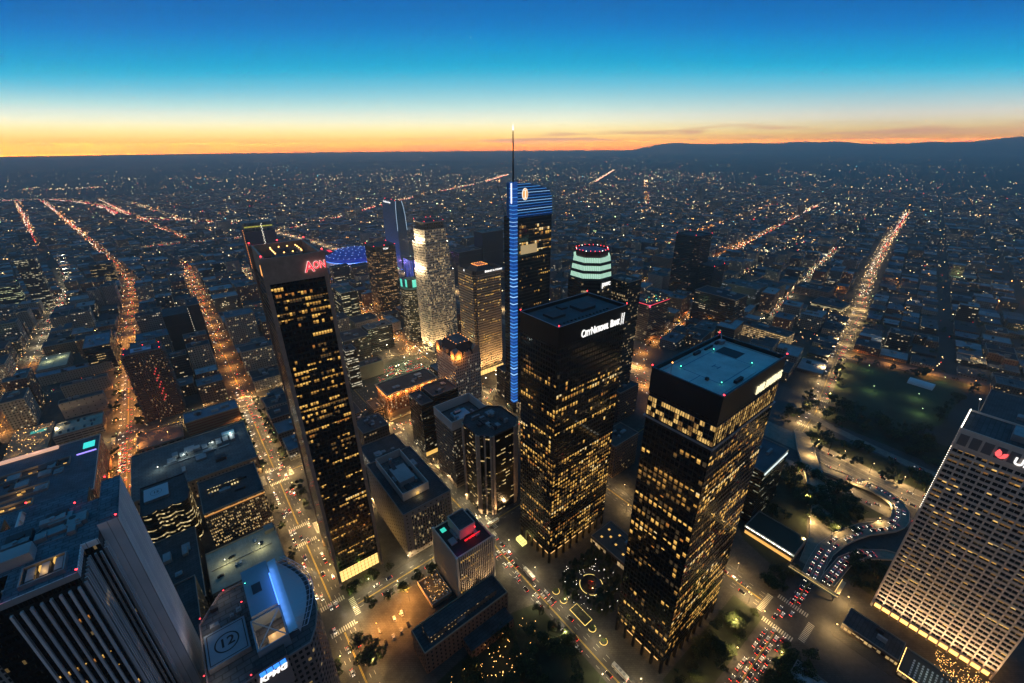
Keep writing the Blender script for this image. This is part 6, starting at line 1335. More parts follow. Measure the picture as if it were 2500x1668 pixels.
lamp_row('u', 27, 9.5, 150, 640, 30, 'warm', 1700, 'street lamp with warm light on the avenue left of the tall black tower')
lamp_row('u', -98, 10, 450, 1010, 30, 'amber', 2500, 'street lamp with orange light on the car filled avenue at left')
lamp_row('u', 155, 9.5, 60, 440, 34, 'white', 1150, 'street lamp with white light on the avenue before the twin towers')
lamp_row('u', 285, 10.5, 60, 640, 38, 'warm', 1600, 'street lamp on the avenue behind the twin black towers')
lamp_row('v', 245, 9, 38, 150, 34, 'white', 1500, 'street lamp on the tree lined street below the tall black tower')
lamp_row('v', 438, 9, 40, 420, 46, 'warm', 2600, 'street lamp on the cross street by the clubhouse')
lamp_row('u', 285, 10.5, 640, 1000, 60, 'amber', 2600, 'street lamp on the avenue beyond the white rounded tower')
lamp_row('v', 340, 8, 40, 420, 50, 'warm', 1800, 'street lamp on the narrow street by the blue spined tower')
lamp_row('v', 625, 9, -200, 300, 52, 'warm', 2200, 'street lamp on the cross street behind the grey stone block')
lamp_row('v', 38, 11, 170, 330, 40, 'warm', 1800, 'street lamp at the wide junction at the bottom right')
lamp_row('u', -224, 9, 640, 1000, 60, 'amber', 3000, 'street lamp on the farthest left street')
for (a, c), lab in ((((560, 123), (1100, 218)), 'street lamp along the bright boulevard on the right'),):
    for k in range(13):
        t = k / 12
        for sg in (1, -1): street_lamp(a[0] + (c[0] - a[0]) * t - sg * 2.1, a[1] + (c[1] - a[1]) * t + sg * 11.8, math.radians(9.8 + (180 if sg > 0 else 0)), 'warm', 3000, lab)
for k in range(8):
    street_lamp(527, 100 - k * 26, math.radians(90), 'warm', 2600, 'tall lamp beside the freeway lanes at right')
    street_lamp(492, 96 - k * 26, math.radians(-90), 'warm', 1800, 'tall lamp on the slow side of the freeway')
for u, v in ((452, 88), (420, 68), (392, 56), (362, 50)): street_lamp(u, v + 8, math.radians(200), 'warm', 2600, 'lamp along the straight raised ramp')
for u, v in ((478, 48), (470, 20), (440, 20), (400, 40)): street_lamp(u, v, 0, 'warm', 1400, 'lamp inside the curl of the off ramp')
for u, v in ((790, 120), (720, 96), (742, 52), (700, 40), (830, 40)): street_lamp(u, v, 0, 'green', 520 if u < 760 else 300, 'greenish lamp on the school field')
for u, v in ((300, 10), (276, 60), (330, 12), (248, 56)): street_lamp(u, v, 0, 'warm', 2400, 'corner lamp at the bottom right junction')
for u, v in ((46, 214), (62, 210), (74, 222)): street_lamp(u, v, 0, 'amber', 3600, 'orange lamp over the small parking lot')
for k in range(6): street_lamp(840 + 4 * k, 150 - 46 * k, math.radians(90), 'amber', 3200, 'lamp on the brown lit street beyond the school field')
# light over the streets farther off: the lamps' own light (their posts are too small to show)
def along_poly(P, step):
    out = []; rest = 0.0
    for a, c in zip(P, P[1:]):
        a, c = Vector(a), Vector(c); L = (c - a).length; d = (c - a) / L; t = rest
        while t < L: out.append((a + d * t, Vector((-d.y, d.x)))); t += step
        rest = t - L
    return out
AVE = [([(-98, 1010), (-98, 1463), (-234, 2347), (-352, 3012)], 'amber', 9, 1.0), ([(27, 640), (27, 1650)], 'amber', 9, .8), ([(58, 2101), (-49, 2642), (-276, 4085)], 'amber', 9, .8), ([(-224, 1000), (-224, 1500), (-272, 1971)], 'white', 8, .8),
       ([(-356, 2151), (-419, 2581), (-525, 3283), (-679, 4223)], 'amber', 9, 1.1), ([(-236, 2387), (-412, 3389), (-566, 4229)], 'amber', 9, 1.0), ([(181, 2075), (108, 2508), (-5, 3112), (-114, 3730)], 'warm', 9, .9),
       ([(1100, 218), (1419, 285), (2014, 386), (2620, 476), (2900, 520)], 'warm', 11, 1.5), ([UVP(1100, 610), UVP(3000, 610)], 'amber', 9, .9), ([UVP(1100, 404), UVP(3000, 404)], 'amber', 9, .9), ([UVP(960, 158), UVP(1800, 158)], 'white', 8, .9),
       ([(285, 640), (285, 1450)], 'amber', 9, .8), ([(455, 262), (500, 325), (560, 372), (619, 388), (690, 398), (803, 423)], 'amber', 9, 1.5), ([(700, 480), (817, 586), (903, 621), (1434, 685), (1578, 686)], 'amber', 8, 1.0), ([(470, 440), (760, 470), (1060, 560)], 'amber', 8, .6), ([(1923, 1950), (4939, 4034)], 'warm', 9, .8), ([(1874, 1291), (2900, 2050), (3743, 2658)], 'amber', 10, 1.3), (I10, 'warm', 16, 1.2), (F110, 'warm', 20, 1.8), ([(520, 300), (520, 700), (490, 1100), (420, 1700), (300, 2300)], 'warm', 15, .5), ([(155, 640), (155, 1450)], 'warm', 9, .5)]
yard_l = {}; LR = R(77); lamps = MB(); traffic = MB(); LK_ = list(LC)
lm_ = [lampm[k] for k in LK_] + [mat('red_light', (.1, 0, 0), .4, emit=(1, .05, .04), st=5), mat('cyan_light', (0, .1, .1), .4, emit=(.3, .9, 1), st=5), mat('dim_light', (.1, .08, .05), .4, emit=(1, .7, .38), st=2.4), BLUL]
TL = mat('tail_light', (.2, 0, 0), .4, emit=(1, .045, .03), st=6); HL = mat('head_light', (.3, .3, .3), .4, emit=(1, .88, .68), st=7)
def px(u, v): 
    p = project(W(u, v, 5)); return p
def dot(mb, u, v, z, mi, k=1.0):
    p = project(W(u, v, z))
    if p is None or not (-.02 < p[0] < 1.02 and p[1] < 1.02): return
    mb.oct(tuple(W(u, v, z)), max(.28, p[2] * (.00064 if p[2] < 2600 else .0005 if p[2] < 5000 else .00042) * k * LR.uniform(.6, 1.35)), mi)
for P, c, hw, den in AVE:
    for p, n in along_poly(P, 24 / den):
        for sg in (1, -1):
            if LR.random() < .75: q = p + n * sg * (hw + 1); dot(lamps, q.x + LR.uniform(-4, 4), q.y + LR.uniform(-4, 4), LR.uniform(4, 9), LK_.index(c) if LR.random() < .5 else LR.choice((0, 1, 2, 2, 6)), LR.choice((.5, .8, 1)))
    for p, n in along_poly(P, 5.2 / den):
        if LR.random() < .62:
            o = LR.uniform(-.85, .85) * hw; q = p - n * o                 # traffic keeps right: going away is red
            dot(traffic, q.x, q.y, 1.0, (0 if LR.random() < .8 else 1) if (o > 0 or (P[0][0] < 200 and LR.random() < .5)) else (1 if LR.random() < .8 else 0), .8)
    if P is not F110:
        for p, n in along_poly(P, 56):
            if p.length < 2200 or (p.length < 4700 and LR.random() < .5):
                g = bpy.data.objects.new('avenue_glow', lampdata(c, 3900.0)); col.objects.link(g); g.location = W(p.x, p.y, 9.5)
# side streets of the far grid
for k in range(-60, 110):
    for axis in (0, 1):
        for t in range(-90, 150):
            a = (35 + 125 * k, 23 + 63.5 * t) if axis == 0 else (35 + 62.5 * t, 23 + 127 * k)
            u, v = UVP(a[0] + LR.uniform(-5, 5) + 8 * (axis == 0), a[1] + LR.uniform(-8, 8))
            d = math.hypot(u, v)
            if d > 6000 or (-420 < u < 520 and v < 1450) or (440 < u < 640 and v < 140) or (610 < u < 880 and -20 < v < 180): continue
            cl_ = math.sin(u * .0031 + 1.3) * math.sin(v * .0027 + .4) + math.sin(u * .0011 - v * .0017)
            if LR.random() > (.30 + .24 * cl_) * (1.0 if d < 1800 else .6 if d < 3200 else .26): continue
            mi = LR.choices(range(7), (.26, .28, .2, .06, .05, .02, .13))[0]
            dot(lamps, u, v, LR.uniform(5, 9), mi, LR.choice((.55, .7, .9, 1.15)))
# lights of yards, shops, windows scattered over the plain, in clumps
for n in range(2300):
    e = LR.uniform(.0125, .12) ** 1.0; az_ = LR.uniform(-.93, .93); d = min(26000, CAMH / e) * LR.uniform(.9, 1.1)
    cx, cy_ = d * math.sin(az_), d * math.cos(az_)
    for q in range(LR.choice((1, 1, 1, 2, 2, 3, 6))):
        x = cx + LR.gauss(0, d * .012); y = cy_ + LR.gauss(0, d * .02); u, v = x * CG + y * SG, -x * SG + y * CG
        if LR.random() < (d - 4000) / 14000: continue
        dot(lamps, u, v, LR.uniform(4, 12), LR.choices(range(7), (.22, .3, .26, .05, .05, .03, .09))[0], LR.choice((.5, .65, .85, 1.1, 1.5)) * (1 if d < 9000 else .8))
for n in range(2600):                                            # windows and porch lamps close in
    u, v = LR.uniform(-800, 2400), LR.uniform(-420, 2300)
    if (u < 480 and v < 1420) or near_freeway(u, v): continue
    dot(lamps, u, v, LR.uniform(2.5, 7), LR.choices(range(7), (.22, .34, .22, .06, .03, .02, .11))[0], LR.choice((.6, .8, 1.0, 1.3, 1.8)))
for (u, v, n, su, sv, mi) in ((-420, 5300, 60, 130, 60, 2), (330, 2350, 70, 90, 60, 2), (1500, 640, 80, 60, 60, 2), (1250, 520, 60, 60, 40, 1), (1750, 560, 60, 80, 40, 1), (900, 1700, 60, 200, 90, 1), (-300, 1350, 60, 40, 120, 2), (1300, 420, 40, 40, 20, 3), (2450, 900, 70, 200, 60, 1), (1020, 250, 26, 30, 20, 1), (880, 240, 40, 60, 30, 1)):
    for k in range(n): dot(lamps, LR.gauss(u, su), LR.gauss(v, sv), LR.uniform(3, 9), mi if LR.random() < .6 else LR.choice((0, 1, 2, 4)), LR.choice((.7, 1, 1.2)))
# shop fronts, porches and yards between the near blocks, some bright enough to light the ground about them
for n in range(2200):
    u, v = LR.uniform(-760, 470), LR.uniform(440, 1460)
    if LR.random() < .55:
        if LR.random() < .5: u = LR.choice(US)[0] + LR.choice((-1, 1)) * LR.uniform(9, 14)
        else: v = LR.choice(VS[3:])[0] + LR.choice((-1, 1)) * LR.uniform(9, 14)
    dot(lamps, u, v, LR.uniform(2.5, 8), LR.choices(range(7), (.26, .34, .2, .06, .03, .01, .10))[0], LR.choice((.4, .55, .7, .9)))
for n in range(120):
    u, v = (LR.uniform(-500, 440), LR.uniform(450, 1450)) if n < 55 else (LR.uniform(600, 1700), LR.uniform(-260, 700))
    if near_freeway(u, v): continue
    c = LR.choice(('amber', 'warm', 'white', 'white', 'green'))
    l = bpy.data.objects.new('yard_glow', yard_l.setdefault(c, bpy.data.lights.new('yard_glow', 'POINT'))); l.data.energy = 11000; l.data.color = LC[c]; l.data.shadow_soft_size = .6; col.objects.link(l)
    z = LR.uniform(8, 15); l.location = W(u, v, z); dot(lamps, u, v, z + .6, LK_.index(c), 1.5)
for n in range(150): dot(lamps, LR.gauss(425, 75), LR.gauss(1190, 60), LR.uniform(3, 22), LR.choice((7, 7, 7, 5, 4)), LR.choice((.8, 1.2)))
lo = lamps.build('city_lights', lm_, kind='stuff'); tag(lo, 'carpet of countless small city lights out to the horizon', 'city lights')
to = traffic.build('distant_traffic', [TL, HL], kind='stuff'); tag(to, 'streams of distant red and white car lights on avenues and freeways', 'traffic')

# ---- cars one can tell apart
PAINT = [('white', (.6, .6, .6)), ('silver', (.35, .36, .37)), ('black', (.012, .012, .014)), ('grey', (.12, .12, .13)), ('red', (.3, .02, .02)), ('dark blue', (.02, .04, .12))]
pm_ = [mat('car_paint_' + n.replace(' ', '_'), c, .25, .2) for n, c in PAINT]; cgl = mat('car_glass', (.01, .012, .014), .08); tyre = mat('tyre_rubber', (.012, .012, .012), .9)
def car_mesh(m):
    b = MB(); w = .9
    prof = [(-2.25, .35), (2.25, .35), (2.3, .75), (1.25, .95), (-2.2, .98)]; cab = [(-2.0, .97), (1.2, .95), (.45, 1.45), (-1.35, 1.45)]
    for P, hw, mi in ((prof, w, 0), (cab, w * .86, 1)):
        b.poly([(x, -hw, z) for x, z in P], mi); b.poly([(x, hw, z) for x, z in reversed(P)], mi)
        for i in range(len(P)): (x, z), (x2, z2) = P[i], P[(i + 1) % len(P)]; b.poly([(x, hw, z), (x2, hw, z2), (x2, -hw, z2), (x, -hw, z)][::-1], 0 if P is cab and i == 2 else mi)
    for x in (-1.4, 1.4):
        for y in (-.92, .78): b.prism([(x + .33 * math.cos(t * 1.047), y) for t in range(6)], 0, .1, 2) if False else b.box(x - .32, y, .02, x + .32, y + .14, .64, 2)
    return mesh_of(b, 'car_body', [m, cgl, tyre])
cme = [car_mesh(m) for m in pm_]
tb = MB(); tb.box(-.06, -.3, -.12, .0, .3, .16); tail_me = mesh_of(tb, 'tail_light', [TL]); tb = MB(); tb.box(0, -.24, -.12, .06, .24, .14); head_me_ = mesh_of(tb, 'head_light', [HL])
tb = MB()
for y in (-.62, .62): tb.box(-2.33, y - .26, .62, -2.26, y + .26, .92, 0); tb.box(2.27, y - .22, .58, 2.33, y + .22, .82, 1)
CARS = []; CR = R(99)
def car(u, v, ang, lab, z=.06, on=True, pi=None):
    p = project(W(u, v, 1))
    if p is None or not (-.01 < p[0] < 1.01 and p[1] < 1.02): return
    CARS.append((p[2], u, v, ang, lab, z, on, CR.choices(range(6), (.3, .22, .24, .14, .05, .05))[0] if pi is None else pi))
def lane(axis, c0, a, b, gap, way, lab, dens=1.0, z=.06):
    t = a + CR.uniform(0, gap)
    while t < b:
        if CR.random() < dens:
            j = CR.uniform(-.3, .3)
            if axis == 'u': car(c0 + j, t, math.radians(90 if way > 0 else -90), lab, z)
            else: car(t, c0 + j, math.radians(0 if way > 0 else 180), lab, z)
        t += gap * CR.uniform(.85, 1.35)
for o in (-5.2, -1.7, 1.8, 5.2): lane('u', 155 + o, 112 if o < 0 else 130, 234, 8.5 if o > 0 else 12, 1, 'in the queue on the avenue before the twin towers', .75)
for o in (-5, -1.6, 1.8): lane('u', 155 + o, 58, 118, 17, 1, 'on the avenue at the bottom centre', .7)
for o in (-6, -2.4, 1.2, 4.8): lane('v', 38 + o, 205, 268, 7.2, 1, 'in the packed queue at the bottom right', .92)
for o in (-4, -.5): lane('v', 40 + o, 300, 322, 7.5, 1, 'waiting under the lit footbridge', .95)
for o in (-5.5, -2, 1.5): lane('u', 285 + o, 62, 118, 9, -1, 'on the avenue behind the blue roofed tower', .7)
for o in (-2, 2, 5): lane('v', 38 + o, 279, 296, 7, 1, 'crossing the bottom right junction', .6)
for P, offs, lab in ((CURL, (-2.4, 2.2), 'on the curling off ramp'), (LOWR, (-1.8, 1.8), 'on the lower ramp beside the curling one')):
    pts = along_poly(P[:16] if P is CURL else P, 7.6)
    for i, (p, n) in enumerate(pts):
        for o in offs:
            if CR.random() < .82:
                q = p + n * o; d = Vector((n.y, -n.x)); s = min(len(P) - 1, i * len(P) // max(1, len(pts)))
                zz = .4 if P is LOWR else 0
                if P is CURL:
                    ZS = [.4, .8, 1.4, 2.4, 3.2, 4, 4.6, 5, 5.3, 5.6, 5.8, 5.8, 5.6, 5.2, 4.6, 3.6, 2.4, 1.2]
                    bi = min(range(len(P) - 1), key=lambda k: (Vector(P[k]) + Vector(P[k + 1]) - 2 * p).length); a_, c_ = Vector(P[bi]), Vector(P[bi + 1]); tt = max(0, min(1, (p - a_).dot(c_ - a_) / (c_ - a_).length_squared)); zz = ZS[bi] + (ZS[bi + 1] - ZS[bi]) * tt
                else: zz = .9
                car(q.x, q.y, math.atan2(-d.y, -d.x), lab, zz + .03)
for o in (-7.3, -3.8, -.3, 3.4): lane('u', -98 + o, 470, 905, 15, 1 if o > -1 else -1, 'on the orange lit avenue', .62)
for o in (-6, -2, 2): lane('u', -98 + o, 545, 610, 7, 1, 'stopped in the red queue on the orange lit avenue', .85)
for o in (-7.6, 7.6): lane('u', 27 + o, 265, 640, 8, 1 if o > 0 else -1, 'parked along the avenue left of the tall black tower', .45)
for o in (-5, -2, 2, 5): lane('u', 27 + o, 200, 700, 36, 1 if o > 0 else -1, 'driving on the avenue left of the tall black tower', .6)
for o in (-5, 1.5): lane('u', 27 + o, 560, 660, 8, 1 if o > 0 else -1, 'queued on the avenue left of the tall black tower', .8)
for u0, lab in ((508 - 13, 'in slow freeway traffic'), (508 - 9.5, 'in slow freeway traffic'), (465, 'on the inner freeway slip road'), (470, 'on the inner freeway slip road')): lane('u', u0, -60, 105, 11, 1 if u0 > 490 else -1, lab, .6, .33)
for o in (2, 6, 10): lane('u', 508 + o, -60, 90, 40, -1, 'on the emptier freeway lanes', .6, .33)
lane('u', 566, -60, 70, 18, 1, 'on the road above the freeway cutting', .55, .3)
for o in (-5, -1.5, 2, 5): lane('v', 438 + o, 60, 420, 19, 1 if o < 0 else -1, 'on the cross street by the clubhouse', .5)
for o in (-5, 5): lane('v', 245 + o, 44, 150, 9, 1 if o < 0 else -1, 'parked on the tree lined street', .35)
for o in (-4, 0, 4): lane('u', 285 + o, 300, 640, 22, 1, 'on the avenue by the blue spined tower', .5)
for i in range(5):
    for j in range(2):
        if CR.random() < .8: car(47 + i * 6, 204 + j * 11 + i * .6, math.radians(80), 'parked in the small orange lot', .22, False)
for k in range(30):
    for y in (6, 14, 26, 34, 46, 54):
        if CR.random() < .42: car(190 + 4.4 + k * 2.7, 536 + y + 2.5, math.radians(90), 'parked in the lit car park between towers', .34, False)
for i, (x, y, a) in enumerate(((34, 33, 80), (37.5, 28, 85), (16, 28, 10), (18, 18, 80), (21, 18, 80), (7, 14, 10))): car(-41 + x, 302 + y, math.radians(a), 'parked on the pale yellow deck', 20.03, False)
for a, c in zip(BLVD[:5], BLVD[1:6]):
    d = Vector(c) - Vector(a); L = d.length; d.normalize(); n = Vector((-d.y, d.x)); t = 0
    while t < L:
        for o in (-8, -5, 5, 8):
            if CR.random() < .28: q = Vector(a) + d * t + n * o; car(q.x, q.y, math.atan2(d.y, d.x) + (0 if o < 0 else math.pi), 'on the bright boulevard', .14)
        t += 13
CARS.sort()
for n, (dep, u, v, ang, lab, z, on, pi) in enumerate(CARS[:300]):
    o = link('car', cme[pi], None, W(u, v, z), G + ang); tag(o, f'{PAINT[pi][0]} car {lab}', 'car', f'{PAINT[pi][0]} cars {lab}')
    if on:
        for y in (-.62, .62): link('tail_light', tail_me, o, (-2.27, y, .78)); link('head_light', head_me_, o, (2.27, y, .68))
if len(CARS) > 300:
    b = MB()
    for dep, u, v, ang, lab, z, on, pi in CARS[300:]:
        c, s = math.cos(G + ang), math.sin(G + ang); o = W(u, v, z)
        b.poly([(o.x + x * c - y * s, o.y + x * s + y * c, o.z + 1.2) for x, y in ((-2.2, -.9), (2.2, -.9), (2.2, .9), (-2.2, .9))], 2)
        for x, mi in ((-2.3, 0), (2.3, 1)):
            for y in (-.6, .6): b.oct((o.x + x * c - y * s, o.y + x * s + y * c, o.z + .8), .3, mi)
    q = b.build('far_cars', [TL, HL, pm_[3]], kind='stuff'); tag(q, 'more cars farther along the streets', 'cars')
for u, v, a in ((31, 236, 90), (24, 300, -90), (30, 380, 90), (22, 452, -90), (32, 520, 90), (24, 590, -90), (29, 640, 90), (157, 100, 90), (153, 130, 90), (160, 62, 90)):
    l = bpy.data.lights.new('headlight_beam', 'SPOT'); l.energy = 9000; l.color = (1, .9, .72); l.spot_size = math.radians(34); l.spot_blend = .6; l.shadow_soft_size = .3
    g = bpy.data.objects.new('headlight_beam', l); col.objects.link(g); d = math.radians(a); q = W(u + 2.4 * math.cos(d), v + 2.4 * math.sin(d), .8); g.location = q; g.rotation_euler = (W(u + 14 * math.cos(d), v + 14 * math.sin(d), 0) - q).to_track_quat('-Z', 'Y').to_euler()
# buses
def bus(u, v, ang, lab):
    t = thing('bus', lab, 'bus', u, v, .06, ang); b = MB(); b.box(-6, -1.25, .35, 6, 1.25, 3.1, 0, 1); b.build('body', [mat('bus_white', (.55, .55, .55), .4), mat('bus_roof', (.5, .5, .48), .6)], t)
    b = MB()
    for y in (-1.29, 1.25): b.box(-5.6, y, 1.5, 5.6, y + .04, 2.6)
    b.build('window', [WIN[2]], t)
    for x in (-4, 4):
        for y in (-1.3, 1.05): MB().box(x - .5, y, .0, x + .5, y + .25, .95).build('wheel', [tyre], t)
    for y in (-.8, .8): link('tail_light', tail_me, t, (-6.02, y, .9)); link('head_light', head_me_, t, (6.02, y, .8))
    for k in range(3): MB().box(-4 + k * 3, -.7, 3.1, -2.4 + k * 3, .7, 3.35).build('roof_unit', [METAL], t)
bus(168, 242.5, 0, 'long pale bus at the corner before the chamfered tan pilaster tower'); bus(160.2, 90, math.radians(90), 'white bus with red lights on the avenue at the bottom'); bus(160, 182, math.radians(90), 'silver bus in the avenue queue near the yellow canopy')

# ---- trees
TR = R(5)
def crown_mesh(seed, palm=False):
    r = R(seed); b = MB()
    if palm:
        for k in range(16):
            a = k * .393 + r.uniform(-.2, .2); L = r.uniform(2.0, 2.8); p = Vector((0, 0, 0)); up = r.uniform(-.3, .7)
            for s in range(4):
                q = p + Vector((math.cos(a) * L / 4, math.sin(a) * L / 4, (up - s * .45) * L / 4)); w = Vector((-math.sin(a), math.cos(a), 0)) * (.34 - .07 * s)
                b.poly([p - w, p + w, q + w * .8, q - w * .8], s % 2); p = q
    else:
        cl = [(Vector((r.gauss(0, .42), r.gauss(0, .42), r.uniform(-.35, .5))), r.uniform(.32, .55)) for _ in range(11)]
        for c, rad in cl:
            for k in range(64):
                d = Vector((r.gauss(0, 1), r.gauss(0, 1), r.gauss(0, 1))).normalized() * rad * r.uniform(.55, 1.08); p = c + d; s = r.uniform(.05, .12)
                x = Vector((r.gauss(0, 1), r.gauss(0, 1), r.gauss(0, 1))).normalized(); y = x.orthogonal().normalized()
                b.poly([p - x * s, p - y * s, p + x * s, p + y * s], r.choice((0, 0, 1, 2)))
    return mesh_of(b, 'crown', [mat('leaf_a', (.018, .032, .010), .8), mat('leaf_b', (.03, .05, .014), .8), mat('leaf_c', (.06, .10, .02), .8)])
CRN = [crown_mesh(k) for k in range(4)]; PALM = [crown_mesh(k, True) for k in range(2)]
b = MB(); b.cyl(0, 0, 0, 1, .06, 7, 0, .035); b.bar((0, 0, .8), (.25, .1, 1.25), .02); b.bar((0, 0, .75), (-.2, .16, 1.2), .018); b.bar((0, 0, .7), (.02, -.24, 1.15), .018); TRK = mesh_of(b, 'trunk', [mat('bark', (.06, .045, .03), .9)])
b = MB(); b.cyl(0, 0, 0, 1, .022, 6, 0, .015); PTRK = mesh_of(b, 'trunk', [mat('bark', (.06, .045, .03))])
TREES = []
def tree(*a, **k):
    p = project(W(a[0], a[1], a[2] * .6))
    if p and -.03 < p[0] < 1.03 and p[1] < 1.06: TREES.append((a[2] * a[3] / p[2] ** 2, len(TREES), a, k))
def make_tree(u, v, h, w, lab, grp, palm=False, z=.2, lit=False):
    o = bpy.data.objects.new('palm_tree' if palm else 'tree', None); col.objects.link(o); o.location = W(u, v, z); o.rotation_euler = (0, 0, TR.uniform(0, 6.28)); tag(o, lab, 'palm tree' if palm else 'tree', grp)
    if palm:
        t = link('trunk', PTRK, o); t.scale = (h * .6, h * .6, h); c = link('crown', TR.choice(PALM), o, (0, 0, h))
    else:
        t = link('trunk', TRK, o); t.scale = (h * .55, h * .55, h * .55); c = link('crown', TR.choice(CRN), o, (0, 0, h * .62)); c.scale = (w / 1.7, w / 1.7, h * .42)
    if lit:
        g = bpy.data.objects.new('uplight', bpy.data.lights.get('tree_uplight') or bpy.data.lights.new('tree_uplight', 'POINT')); g.data.energy = 480; g.data.color = (.65, 1, .12); g.data.shadow_soft_size = .3
        col.objects.link(g); g.parent = o; g.location = (.9, -w * .62, h * .62)
for u, v, w, lit in ((42, 256, 7, 1), (50, 235, 8, 0), (61, 256, 8, 0), (73, 257, 7, 0), (86, 233, 8, 0), (62, 233, 7, 0), (74, 233, 8, 0), (100, 233, 8, 0), (46, 258, 7, 0), (58, 257, 7, 1)): tree(u, v, 9, w, 'green up lit street tree below the tall black tower' if lit else 'round dark street tree in the row below the tall black tower', 'green lit street trees' if lit else 'street trees below the tall black tower', lit=bool(lit))
for u, v, w, lab in ((32, 215, 10, 'dark round tree at the avenue corner by the small orange lot'), (33, 199, 17, 'largest round dark tree at the bottom of the avenue'), (12, 206, 9, 'dark tree across the avenue from the largest round tree')): tree(u, v, 12 if w > 12 else 9, w, lab, 'dark trees at the avenue corner')
v = 276
while v < 640:
    for s in (-1, 1):
        if TR.random() < .62 and not any(abs(v - q) < w + 3 for q, w in VS): tree(27 + s * 12.2, v, TR.uniform(7, 10), TR.uniform(5.5, 8), 'dark street tree on the avenue left of the tall black tower', 'street trees along the avenue', lit=TR.random() < .13)
    v += 14
for k in range(26): tree(TR.uniform(-88, -84) if k % 2 else TR.uniform(-111, -109), 470 + k * 20, TR.uniform(7, 10), TR.uniform(5, 7), 'dark street tree beside the orange lit avenue', 'street trees beside the orange avenue')
for k in range(58): tree(TR.uniform(60, 148), TR.uniform(92, 158), TR.uniform(7, 13), TR.uniform(6, 10), 'dark garden tree at the bottom centre beside the brick club', 'dark garden trees at the bottom centre')
for k in range(34):
    a = TR.uniform(0, 6.28); rr = TR.uniform(14, 25); tree(194 + rr * 1.1 * math.cos(a), 146 + rr * math.sin(a), TR.uniform(4, 6.5), TR.uniform(3.5, 5), 'small plaza tree around the round fountain', 'plaza trees round the fountain')
for k in range(9): tree(519 + TR.uniform(-2, 2), 98 - k * 12 + TR.uniform(-3, 3), TR.uniform(14, 18), 5, 'tall thin palm beside the freeway lanes', 'palms beside the freeway', True)
for k in range(48): tree(TR.uniform(402, 468), TR.uniform(32, 72), TR.uniform(6, 10), TR.uniform(7, 11), 'dense dark tree in the wedge inside the curling ramp', 'trees inside the curling ramp')
for k in range(24): tree(TR.uniform(372, 470), TR.uniform(74, 130), TR.uniform(8, 13), TR.uniform(8, 12), 'tall dark tree beside the straight raised ramp', 'trees beside the straight ramp')
for k in range(26): tree(TR.uniform(352, 404), TR.uniform(-30, 24), TR.uniform(8, 12), TR.uniform(8, 11), 'dark tree between the ramps and the brown grid tower', 'trees by the brown grid tower')
for k in range(13): tree(TR.uniform(300, 332), TR.uniform(50, 62) - (3 if k % 2 else 0), TR.uniform(7, 10), TR.uniform(6, 9), 'dark tree at the left end of the lit footbridge', 'trees at the footbridge')
for k in range(20): tree(TR.uniform(222, 276), TR.uniform(12, 27), TR.uniform(8, 11), TR.uniform(7, 9), 'dark tree beside the packed car queue at bottom right', 'trees beside the car queue')
for k in range(26): tree(TR.uniform(182, 268), TR.uniform(50, 67), TR.uniform(6, 9), TR.uniform(6, 8), 'dark tree at the foot of the blue roofed tower', 'trees at the foot of the blue roofed tower')
for k in range(40):
    a = TR.random(); u, v = ((640 + a * 160, 120 + a * 45), (640 + a * 200, 34 - a * 20), (850 - a * 50, 20 + a * 135), (640, 50 + a * 70))[k % 4]; tree(u + TR.uniform(-6, 6), v + TR.uniform(-5, 5), TR.uniform(8, 14), TR.uniform(9, 15), 'dark spreading tree on the edge of the school field', 'trees round the school field')
for k in range(40): tree(TR.uniform(528, 560), TR.uniform(-80, 110), TR.uniform(6, 11), TR.uniform(7, 11), 'dark tree on the slope between the freeway and the upper road', 'trees on the freeway slope')
for k in range(40): tree(TR.uniform(580, 640), TR.uniform(-60, 116), TR.uniform(8, 13), TR.uniform(9, 14), 'dark tree between the upper road and the school field', 'trees beside the upper road')
for k in range(14): tree(TR.uniform(545, 640), TR.uniform(136, 150), TR.uniform(8, 12), TR.uniform(8, 12), 'dark tree along the near end of the bright boulevard', 'trees along the bright boulevard')
for k in range(44):
    u, v = TR.uniform(860, 1250), TR.uniform(-260, 190)
    if abs(PQ(u, v)[1] - 23) > 16: tree(u, v, TR.uniform(8, 15), TR.uniform(9, 16), 'big dark tree among the houses right of the bright boulevard', 'trees among the houses at right')
ft = MB(); TREES.sort(reverse=True)
for t_ in TREES[:292]: make_tree(*t_[2], **t_[3])
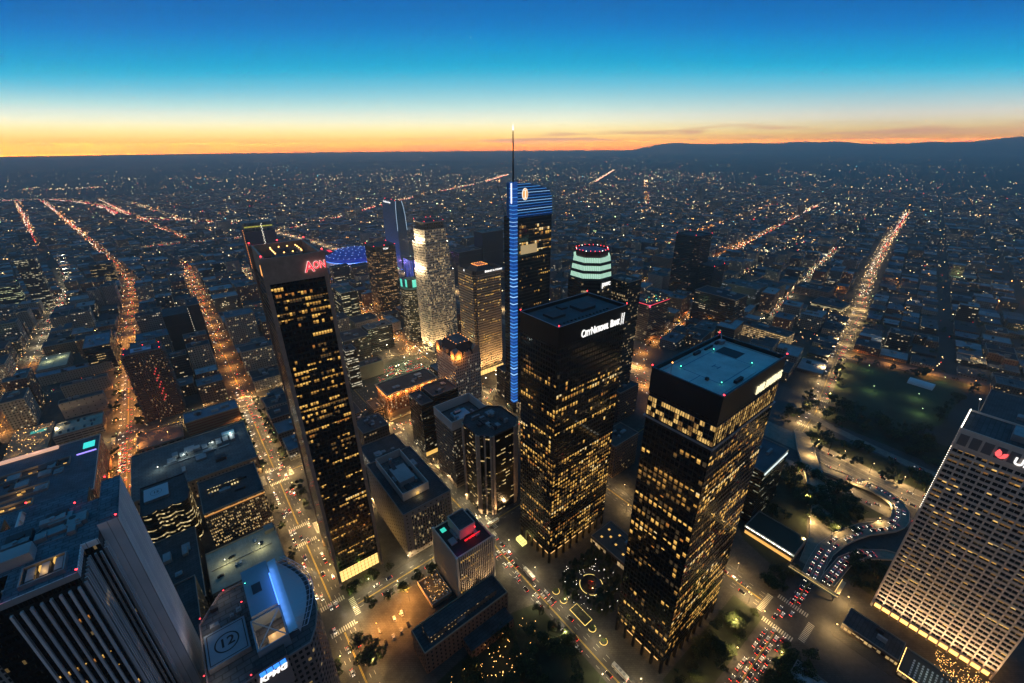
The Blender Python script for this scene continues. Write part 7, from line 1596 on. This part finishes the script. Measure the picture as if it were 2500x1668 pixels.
for k in range(3600 + max(0, len(TREES) - 292)):
    u, v = TR.uniform(-700, 2600), TR.uniform(-500, 2800)
    if k >= 3600: u, v = TREES[292 + k - 3600][2][:2]
    if k < 3600 and ((-420 < u < 500 and v < 1450) or near_freeway(u, v)): continue
    p = project(W(u, v, 3))
    if p is None or not (-.02 < p[0] < 1.02): continue
    s = TR.uniform(3.5, 7.5); 
    for j in range(14):
        d = Vector((TR.gauss(0, 1), TR.gauss(0, 1), TR.gauss(0, .7))).normalized() * s * TR.uniform(.4, .9); c = W(u, v, s * .9) + d; t = s * TR.uniform(.25, .42); x = Vector((TR.gauss(0, 1), TR.gauss(0, 1), TR.gauss(0, 1))).normalized(); y = x.orthogonal().normalized()
        ft.poly([c - x * t, c - y * t, c + x * t, c + y * t], TR.choice((0, 0, 1)))
fo = ft.build('far_trees', [mat('leaf_a', (.018, .032, .010)), mat('leaf_b', (.03, .05, .014))], kind='stuff'); tag(fo, 'dark specks of trees among the distant blocks', 'trees')

# ---- aeroplanes low over the horizon
for (x, y, z, lab, yaw) in ((-6284, 6443, 306, 'small airliner with landing lights low at far left', 1.2), (-4433, 7832, 292, 'small dark airliner low over the horizon left of centre', .6), (-379, 4986, 1260, 'airliner with a light high in the blue sky', 2.0)):
    t = bpy.data.objects.new('airliner', None); col.objects.link(t); t.location = (x, y, z + (24 if z < 400 else 0)); t.rotation_euler = (0, 0, yaw); tag(t, lab, 'aeroplane')
    am = mat('plane_grey', (.25, .26, .28), .5); b = MB(); b.bar((-16, 0, 0), (16, 0, 0), 2.0, 0, 8); b.build('fuselage', [am], t); b = MB(); b.poly([(4, -2, 0), (-6, -18, .6), (-9, -18, .6), (-3, -2, 0)]); b.poly([(4, 2, 0), (-3, 2, 0), (-9, 18, .6), (-6, 18, .6)]); b.poly([(-12, 0, 1.5), (-16, 0, 7), (-18, 0, 7), (-16, 0, 1.5)]); b.build('wing', [am], t); b = MB(); b.oct((14, -3, -1), 2.4 if 'light' in lab else 1.0); b.build('landing_light', [WLT], t)

# ---- the air: one even pale haze round everything, the sky outside it
hm = bpy.data.materials.new('haze'); hm.use_nodes = True; t = hm.node_tree; t.nodes.remove(t.nodes['Principled BSDF']); pvn = t.nodes.new('ShaderNodeVolumePrincipled')
pvn.inputs['Color'].default_value = (.95, .96, .92, 1); pvn.inputs['Density'].default_value = HAZE; pvn.inputs['Anisotropy'].default_value = .6
t.links.new(pvn.outputs[0], t.nodes['Material Output'].inputs['Volume']); hm.cycles.homogeneous_volume = True if hasattr(hm.cycles, 'homogeneous_volume') else True
b = MB(); b.box(-29500, -29500, -3, 29500, 29500, 490, 0, 0, 0); hz = b.build('haze', [hm], kind='stuff')
